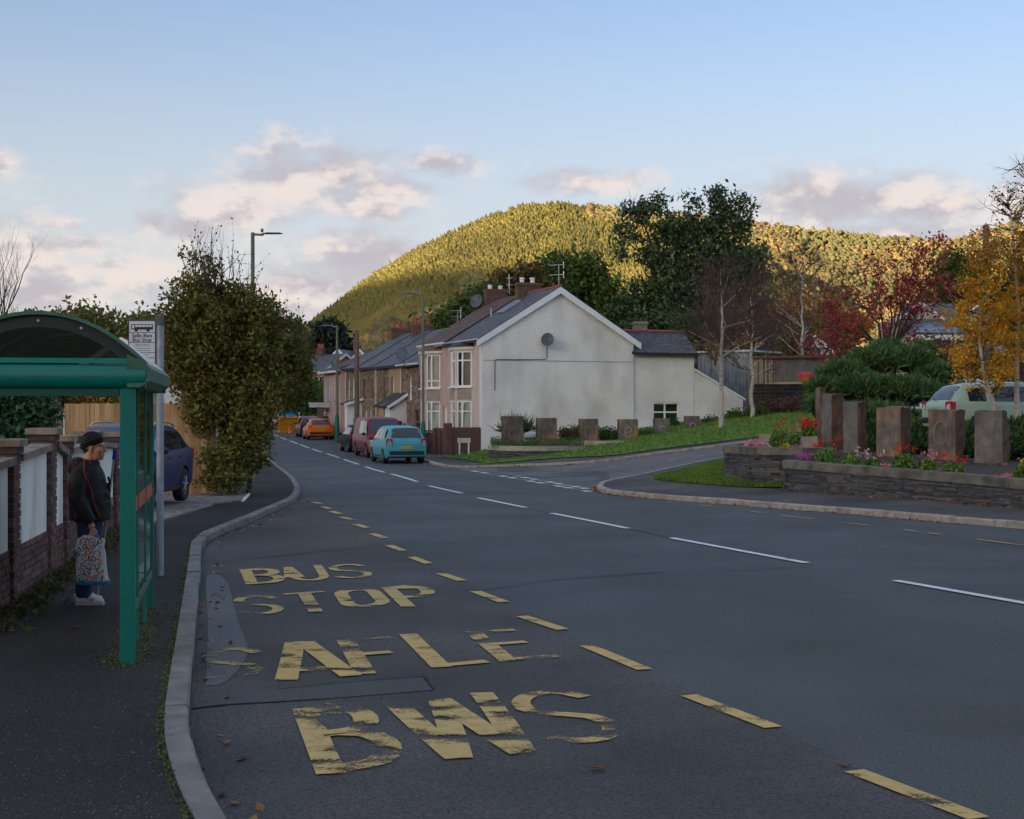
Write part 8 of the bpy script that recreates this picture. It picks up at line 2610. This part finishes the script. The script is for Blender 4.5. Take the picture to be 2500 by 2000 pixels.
for i, (u0, u1, v, d, s) in enumerate(((2090, 2170, 1075, 38.5, 1), (2190, 2290, 1070, 38.0, 1), (2330, 2420, 1075, 36.0, 1), (2440, 2540, 1068, 34.5, 1.1), (2280, 2360, 1030, 38.5, .8), (2540, 2680, 1065, 33.5, 1.1))):
    um = (u0 + u1) / 2
    p0 = P(um, v + 50, d)
    sprays('low_conifer', ('low green conifer left of the rust stained stone', 'low green conifer right of the rust stained stone', 'low green conifer between the two nearest tall stones', 'low green conifer right of the stone with the letter d', 'pale green conifer below the tail of the green car', 'low green conifer beyond the right edge')[i], 'bush', p0,
           [(um, v, d, (u1 - u0) / 1.8, 48 * s, 1), (um - 20, v + 30, d - .4, (u1 - u0) / 2, 34 * s, 1), (um + 20, v + 22, d - .3, (u1 - u0) / 2, 40 * s, 1)], 900, L_JUN, .20, .026, 100 + i, 'low conifers behind the carved stones')
# --- yellow birches on the right
def yellow_birch(label, base_px, d, pts_px, wspread, nl, seed, zone):
    b0 = np.array(P(*base_px, d)); b0[2] = 1.0
    t = thing('birch_tree', label, 'tree', b0, 0, 'yellow birches at the right edge')
    rr = np.random.default_rng(seed)
    path = [b0] + [np.array(P(u, v, d)) for u, v in pts_px]
    segs, tw = [], []
    n = len(path)
    for i in range(n - 1):
        for k in range(4):
            p, q = path[i] + (path[i + 1] - path[i]) * k / 4, path[i] + (path[i + 1] - path[i]) * (k + 1) / 4
            f0, f1 = (i + k / 4) / (n - 1), (i + (k + 1) / 4) / (n - 1)
            segs.append((p, q, .062 * (1 - f0) + .010, .062 * (1 - f1) + .010))
            if f1 > .22:
                for _ in range(4):
                    a = rr.uniform(0, 6.28)
                    dd = np.array([math.cos(a), math.sin(a), rr.uniform(.2, .9)])
                    s, _t = branch_segments(q, dd, wspread * rr.uniform(.6, 1.2) * (1.15 - f1 * .6), .016, 2, rr, .5, (2, 3), .05, .62)
                    tw += s
    V, F = segments_mesh(segs, 7); np_mesh('trunk', V, F, BARK_WHITE, t, world=True, smooth=True)
    V, F = segments_mesh(tw, 3); np_mesh('twigs', V, F, BARK_PURPLE, t, world=True)
    ends = np.array([s[1] for s in tw])
    v_of = 1000 - (ends[:, 2] - CAM_H) / ends[:, 1] * FPX
    for lo, hi, mt, nn in zone:
        sel = ends[(v_of > lo) & (v_of < hi)]
        if len(sel) < 5: continue
        sel = sel[rr.integers(0, len(sel), nn // 3)]
        pts = np.repeat(sel, 3, 0) + rr.normal(size=(len(sel) * 3, 3)) * .055
        V, F = rand_quads(pts, np.full(len(pts), .058), aspect=1.25, r=rr); np_mesh('leaves', V, F, mt, t, world=True)
    return t
yellow_birch('yellow leaved birch with a pale upright trunk at the right edge', (2483, 1040), 34.5, [(2482, 900), (2488, 760), (2478, 640), (2470, 540), (2462, 490)], .85, 5000, 111, [(700, 1000, L_YEL, 5200), (560, 700, L_YELDULL, 2600), (430, 560, L_BROWN, 260)])
yellow_birch('yellow leaved birch with a leaning trunk in front of the green car', (2448, 1040), 34.0, [(2425, 985), (2398, 900), (2392, 820), (2400, 720), (2415, 620)], .72, 5000, 112, [(650, 1010, L_YEL, 7200), (560, 660, L_YELDULL, 1300)])
yellow_birch('yellow brown birch just beyond the right edge', (2570, 1040), 35.0, [(2560, 900), (2550, 760), (2540, 620), (2520, 480), (2500, 400)], .95, 5000, 113, [(620, 1000, L_YEL, 3000), (500, 640, L_YELDULL, 1800)])
# --- trees on the far right
p0 = Vector(P(2330, 1000, 125).xy.to_3d()); p0.z = gz(p0.x, 125)
plant('broadleaf_tree', 'dark olive tree with a greener top behind the solar house', 'tree', p0, [(2325, 640, 125, 40, 36, 1), (2300, 670, 125, 36, 36, 1), (2370, 670, 125, 45, 40, 1), (2330, 710, 125, 75, 50, 1), (2300, 760, 125, 90, 50, 1), (2410, 720, 126, 60, 60, 1)], 460, 18, .26, .38, L_OLIVE, 'trees on the far right', [(p0, p0 + Vector((0, 0, 8)), .3, 2, 4)], seed=33)
p0 = Vector(P(2480, 1000, 110).xy.to_3d()); p0.z = gz(p0.x, 110)
plant('broadleaf_tree', 'brown olive tree behind the telegraph pole', 'tree', p0, [(2470, 720, 110, 70, 60, 1), (2520, 690, 110, 70, 70, 1), (2480, 800, 110, 90, 60, 1)], 380, 18, .26, .38, L_BROWN, 'trees on the far right', [(p0, p0 + Vector((0, 0, 8)), .3, 2, 4)], seed=34)
for i, (u, v, d) in enumerate(((2310, 865, 72), (2250, 855, 74), (2400, 880, 66), (2470, 900, 60))):
    p0 = Vector(P(u, 1000, d).xy.to_3d()); p0.z = gz(p0.x, d)
    plant('garden_shrub', ('dull brown shrub in front of the solar house wall', 'dull brown shrub left of the solar house door', 'brown shrub above the white car roof', 'brown shrub behind the yellow birches')[i], 'shrub', p0, [(u, v, d, 45, 40, 1), (u + 12, v + 45, d, 60, 45, 1), (u - 12, v + 80, d, 60, 40, 1)], 260, 14, .12, .2, (L_TWIG, L_BROWN, L_BROWN, L_TWIG)[i], 'shrubs in front of the solar house', seed=120 + i)
# --- undergrowth below the dark wall, bushes along the end house
for i, (u, v, d, ru, rv, mt, lab) in enumerate((
    (1870, 990, 72.6, 40, 16, L_TWIG, 'brown undergrowth below the left of the dark wall'), (1950, 985, 71.6, 45, 16, L_TWIG, 'brown undergrowth below the right of the dark wall'),
    (1800, 1017, 72.0, 30, 15, L_MID, 'low green bush at the foot of the lean-to'), (1850, 1006, 72.0, 28, 14, L_MID, 'low green bush just right of the lean-to'), (1740, 1033, 70.8, 26, 14, L_MID, 'low green bush between the first birch and the lean-to wall'),
    (1645, 1045, 70.0, 20, 22, L_DARK, 'dark green bush below the low window'), (1722, 1040, 70.0, 14, 16, L_DARK, 'small dark bush right of the narrow letter stone'))):
    p0 = P(u, v + rv, d)
    plant('low_bush', lab, 'bush', p0, [(u, v, d, ru, rv, 1), (u - ru * .4, v + rv * .4, d, ru * .7, rv * .7, 1)], 130, 14, .07, .10, mt, 'low bushes along the end house', seed=130 + i)
for i, (u, v, d, ru, rv, mt, lab) in enumerate((
    (1390, 1060, 63.4, 30, 17, L_BROWN, 'brownish bush between the letters r and o'), (1485, 1060, 64.6, 30, 16, L_MID, 'green bush between the letters o and e'), (1575, 1063, 65.6, 26, 13, L_MID, 'green bush between the letters e and s'), (1430, 1052, 65.2, 30, 12, L_MID, 'green bush behind the letter o'))):
    p0 = P(u, v + rv, d)
    plant('low_bush', lab, 'bush', p0, [(u, v, d, ru, rv, 1), (u + ru * .3, v + rv * .4, d, ru * .8, rv * .7, 1)], 150, 14, .065, .09, mt, 'bushes between the letter stones', seed=140 + i)
p0 = P(1262, 1078, 63.2)
t = thing('spiky_shrub', 'spiky dark green shrub fanning out behind the letter c stone', 'shrub', p0)
rr = np.random.default_rng(150)
n = 620
a = rr.uniform(0, 6.28, n); el_ = rr.uniform(.1, 1.45, n)
dirs = np.stack([np.cos(a) * np.cos(el_), np.sin(a) * np.cos(el_) * .7, np.sin(el_)], 1)
o = np.array(P(1262, 1055, 63.2)) + rr.normal(size=(n, 3)) * (.28, .15, .12)
sd_ = np.cross(dirs, rr.normal(size=(n, 3))); sd_ /= np.linalg.norm(sd_, axis=1, keepdims=True)
L_ = rr.uniform(.45, .95, n)[:, None]
V = np.stack([o - sd_ * .012, o + dirs * L_ * .5 + sd_ * .028, o + dirs * L_ - np.array([0, 0, .05]), o + dirs * L_ * .5 - sd_ * .028], 1).reshape(-1, 3)
np_mesh('blades', V, np.arange(4 * n).reshape(n, 4), leafmat('spiky_blade', [(.042, .083, .024), (.068, .120, .030), (.030, .060, .021), (.150, .180, .045)], .15), t, world=True)
wr_ = tag(B().blob((0, 0, .14), (.38, .22, .2), 2, .08).build('boulder', MAT_UPVC, smooth=True), 'white boulder lying between the letters c and r', 'boulder')
wr_.location = P(1297, 1071, 63.0)
# ground cover in the left bed
rr = np.random.default_rng(151)
pts = np.array([P(rr.uniform(1198, 1425), 1088, rr.uniform(59.6, 63.5)) for _ in range(5200)]); pts[:, 2] = P(1300, 1091, 59.3).z + np.maximum(0, pts[:, 1] - 60) * .03 + rr.random(5200) ** 2 * .28
V, F = rand_quads(pts, np.full(len(pts), .05), r=rr)
tag(np_mesh('ground_cover_plants', V, F, leafmat('bed_leaf', [(.075, .135, .033), (.112, .165, .045), (.135, .128, .053), (.060, .098, .030)]), kind='stuff'), 'low green ground cover filling the curved bed below the letter stones')
# --- bedding plants along the planter
def bedding(label, u, v, d, w, hgt, leafm, flowerm, nf, seed, zb=None, group='flowering plants in the planters', name='geranium_plant'):
    rr = np.random.default_rng(seed)
    k = d / FPX
    c = P(u, v, d)
    base = Vector((c.x, d, zb if zb is not None else c.z - hgt * .5))
    t = thing(name, label, 'plant', base, 0, group)
    if leafm is not None:
        n = 520
        dd = rr.normal(size=(n, 3)); dd /= np.linalg.norm(dd, axis=1, keepdims=True); dd[:, 2] = np.abs(dd[:, 2])
        pts = dd * np.array([w / 2, w / 2.2, hgt * .85]) * (rr.random(n) ** .4)[:, None]
        V, F = rand_quads(pts, np.full(n, .07), up=.7, aspect=1.1, r=rr); np_mesh('leaves', V, F, leafm, t)
        st_ = B()
        for _ in range(8):
            st_.tube([(0, 0, -.05), (rr.normal() * w * .18, rr.normal() * w * .18, hgt * .7)], .006, 4)
        st_.build('stems', L_GER, t)
    heads = []
    for _ in range(nf):
        a = rr.uniform(0, 6.28); q = rr.random() ** .5 * w * .5
        z = hgt * (rr.uniform(.85, 1.35) if leafm is not None else rr.uniform(.2, .8))
        heads.append((q * math.cos(a), q * math.sin(a) * .8 - w * .1, z))
    if heads:
        pts = np.repeat(np.array(heads), 12, 0) + rr.normal(size=(nf * 12, 3)) * .03
        V, F = rand_quads(pts, np.full(len(pts), .045), aspect=1, r=rr); np_mesh('flowers', V, F, flowerm, t, kind='stuff')
    return t
dp = lambda u: float(np.interp(u, [1913, 2060, 2205, 2351, 2500], [p.y for p in plant_base[:5]]))
for i, (u, v, wpx, hpx, fm, nf, lab, off) in enumerate((
    (2017, 1115, 56, 46, F_RED, 5, 'leafy geranium with red heads at the left end of the long planter', 1.2), (2078, 1130, 44, 34, F_WHITE, 3, 'round green geranium with pale heads below the s shaped stone', .7),
    (2130, 1134, 44, 28, F_WHITE, 5, 'low green geranium with pale pink heads left of the rust stained stone', .7), (2207, 1128, 54, 38, F_RED, 6, 'green geranium with red heads at the foot of the rust stained stone', .7),
    (2268, 1140, 50, 36, F_PINK, 6, 'green geranium with salmon heads left of the ring letter stone', .7), (2327, 1148, 54, 36, F_RED, 7, 'green geranium with small red heads below the ring letter stone', .7),
    (2497, 1155, 44, 40, F_YEL, 4, 'green plant with yellow flowers at the right edge of the planter', .8), (2560, 1165, 50, 40, F_RED, 5, 'geranium beyond the right edge of the planter', .8))):
    d = dp(min(u, 2500)) + off; k = d / FPX
    bedding(lab, u, v - 4, d, wpx * k * 1.2, hpx * k * 1.25, L_GER, fm, nf, 160 + i, P(u, v + hpx * .5, d).z)
for i, (u, v, wpx, hpx, fm, nf, lab, off) in enumerate((
    (1965, 1116, 44, 22, F_PURP, 26, 'mound of purple flowers at the left end of the long planter', .7), (2168, 1140, 20, 16, F_PINK, 9, 'small clump of dull pink flowers below the rust stained stone', .5),
    (2295, 1154, 22, 12, F_PURP, 10, 'small clump of lilac flowers on the coping below the ring letter stone', .45), (2445, 1166, 44, 14, F_PINK, 24, 'spreading clump of pink red flowers near the right edge', .6))):
    d = dp(u) + off; k = d / FPX
    bedding(lab, u, v, d, wpx * k, hpx * k, None, fm, nf, 180 + i, P(u, v + hpx * .5, d).z, name='flower_clump')
for i, (u, v, d, wpx, hpx, lf, fm, nf, lab) in enumerate((
    (1836, 1084, 36.4, 40, 16, None, F_PINK, 30, 'clump of pale pink flowers at the left end of the upper planter'), (1868, 1088, 36.6, 26, 12, None, F_WHITE, 12, 'clump of faded cream flowers in the upper planter'),
    (1917, 1090, 36.2, 22, 14, None, F_YEL, 14, 'small clump of yellow flowers in the upper planter'), (1945, 1094, 36.0, 34, 12, None, F_PURP, 16, 'small clump of lilac flowers in the upper planter'),
    (1905, 1066, 37.2, 62, 48, L_GER, F_RED, 5, 'large leafy plant in the middle of the upper planter'), (1938, 1072, 36.8, 50, 44, L_GER, F_PINK, 3, 'leafy green plant right of the middle of the upper planter'),
    (1972, 1052, 37.6, 50, 34, L_GER, F_RED, 34, 'geranium massed with bright red flowers beside the tall brown stone'), (2000, 1105, 36.5, 36, 22, L_GER, F_RED, 8, 'geranium with red flowers in front of the brown stone'))):
    k = d / FPX
    bedding(lab, u, v, d, wpx * k, hpx * k, lf, fm, nf, 190 + i, P(u, v + hpx * .5, d).z, name='geranium_plant' if lf is not None else 'flower_clump')
# --- weeds, moss and litter
rr = np.random.default_rng(200)
def scatter_quads(name, label, pts, size, mat, aspect=1.5, up=2.0):
    V, F = rand_quads(np.array(pts), np.full(len(pts), size), up=up, aspect=aspect, r=rr)
    o = np_mesh(name, V, F, mat, kind='stuff')
    if label: o['label'] = label
    return o
def along(line, n, lo, hi, z, y0=-5, y1=60):
    ln = [p for p in line if y0 < p.y < y1]
    out = []
    for _ in range(n):
        i = rr.integers(0, len(ln) - 1); p = ln[i].lerp(ln[i + 1], rr.random())
        tt = (ln[i + 1] - ln[i]).normalized(); q = p + Vector((-tt.y, tt.x)) * rr.uniform(lo, hi)
        out.append((q.x, q.y, gz(q.x, q.y) + z + rr.random() ** 2 * .02))
    return out
L_MOSS = leafmat('moss', [(.075, .10, .015), (.055, .08, .012), (.10, .125, .02)], .1)
L_LITTER = leafmat('fallen_leaf', [(.22, .10, .035), (.30, .15, .045), (.14, .065, .03), (.36, .21, .06), (.28, .05, .03)], .1)
scatter_quads('moss', None, along(LEFT, 3600, .145, .20, .104, 6, 22) + along(LEFT, 300, .16, .4, .104, 7, 18), .013, L_MOSS)
scatter_quads('moss', None, along(LEFT, 500, -.06, -.005, .004, 5, 30), .012, L_MOSS)
wall_line = [WALL_A + (WALL_B - WALL_A) * k / 20 for k in range(21)]
grass_pts = []
for _ in range(3200):
    k = rr.random(); p = WALL_A + (WALL_B - WALL_A) * k; q = p + Vector((.10 + abs(rr.normal()) * .14, 0)); grass_pts.append((q.x, q.y, gz(q.x, q.y) + .11 + rr.random() * .05))
scatter_quads('weeds', None, grass_pts, .035, leafmat('weed_leaf', [(.08, .095, .02), (.11, .10, .04), (.14, .10, .06), (.06, .08, .02), (.09, .06, .04)]), 3.0, .1)
post = [(-2.87 - .19 * s * 3 + rr.normal() * .10, 10.62 + s * 3 + rr.normal() * .14, .107 + rr.random() * .02) for s in np.concatenate([rr.random(1200) ** 2, rr.random(700)])]
scatter_quads('moss', None, post, .015, L_MOSS)
scatter_quads('fallen_leaves', None, along(NEAR, 520, .02, .16, .006, 15, 60) + along(FAR, 900, -.25, .0, .008, 40, 75) + along(LEFT, 130, -.30, -.02, .008, 5, 40), .055, L_LITTER, 1.4, 3)
lp2 = []
for _ in range(420):
    i = rr.integers(0, 4); p = plant_base[i].lerp(plant_base[i + 1], rr.random()) - Vector((rr.random() ** 2 * .2, abs(rr.normal()) * .3)); lp2.append((p.x, p.y, gz(p.x, p.y) + .115))
for _ in range(260):
    p = (rr.uniform(3, 9), rr.uniform(33, 38)); lp2.append((p[0], p[1], gz(*p) + (.17 if inside(p, verge_right) else .115))) if inside(p, verge_right) else None
for _ in range(300):
    p = G(rr.uniform(2000, 2500), rr.uniform(1150, 1190), 0); lp2.append((p.x, p.y + 1.0, soil_z(p.x, p.y + 1.0) + .02))
scatter_quads('fallen_leaves', None, lp2, .055, L_LITTER, 1.4, 3)
lf = [(G(u, v, .106)) for u, v in ((188, 1535), (135, 1660), (60, 1540), (260, 1500), (245, 1610))] + [G(2060, 1868, .01), G(1460, 1878, .01), G(810, 1352, .01)]
for i, p in enumerate(lf[:1] + lf[5:7]):
    b = B(); c = Vector((0, 0, .012))
    b.add([(-.05, -.01, .004), (0, -.035, .018), (.06, 0, .006), (.0, .035, .020)], [(0, 1, 2), (0, 2, 3)])
    o = tag(b.build('dead_leaf', L_LITTER), ('single curled brown leaf on the pavement in front of the waiting man', 'single brown leaf on the road beside the nearest yellow dash', 'small pale leaf on the road right of the lettering')[i], 'leaf'); o.location = p
    o.rotation_euler = (0, 0, i * 1.3)
grit = []
for _ in range(5200):
    k = rr.random()
    p = G(rr.uniform(420, 700), rr.uniform(1330, 2000), 0) if k < .3 else G(rr.uniform(0, 420), rr.uniform(1500, 2000), .106)
    grit.append((p.x, p.y, p.z + .006))
scatter_quads('grit', None, grit, .007, leafmat('grit_chip', [(.16, .15, .14), (.24, .22, .20), (.10, .10, .10), (.05, .05, .05)], 0, .9), 1.0, 2)
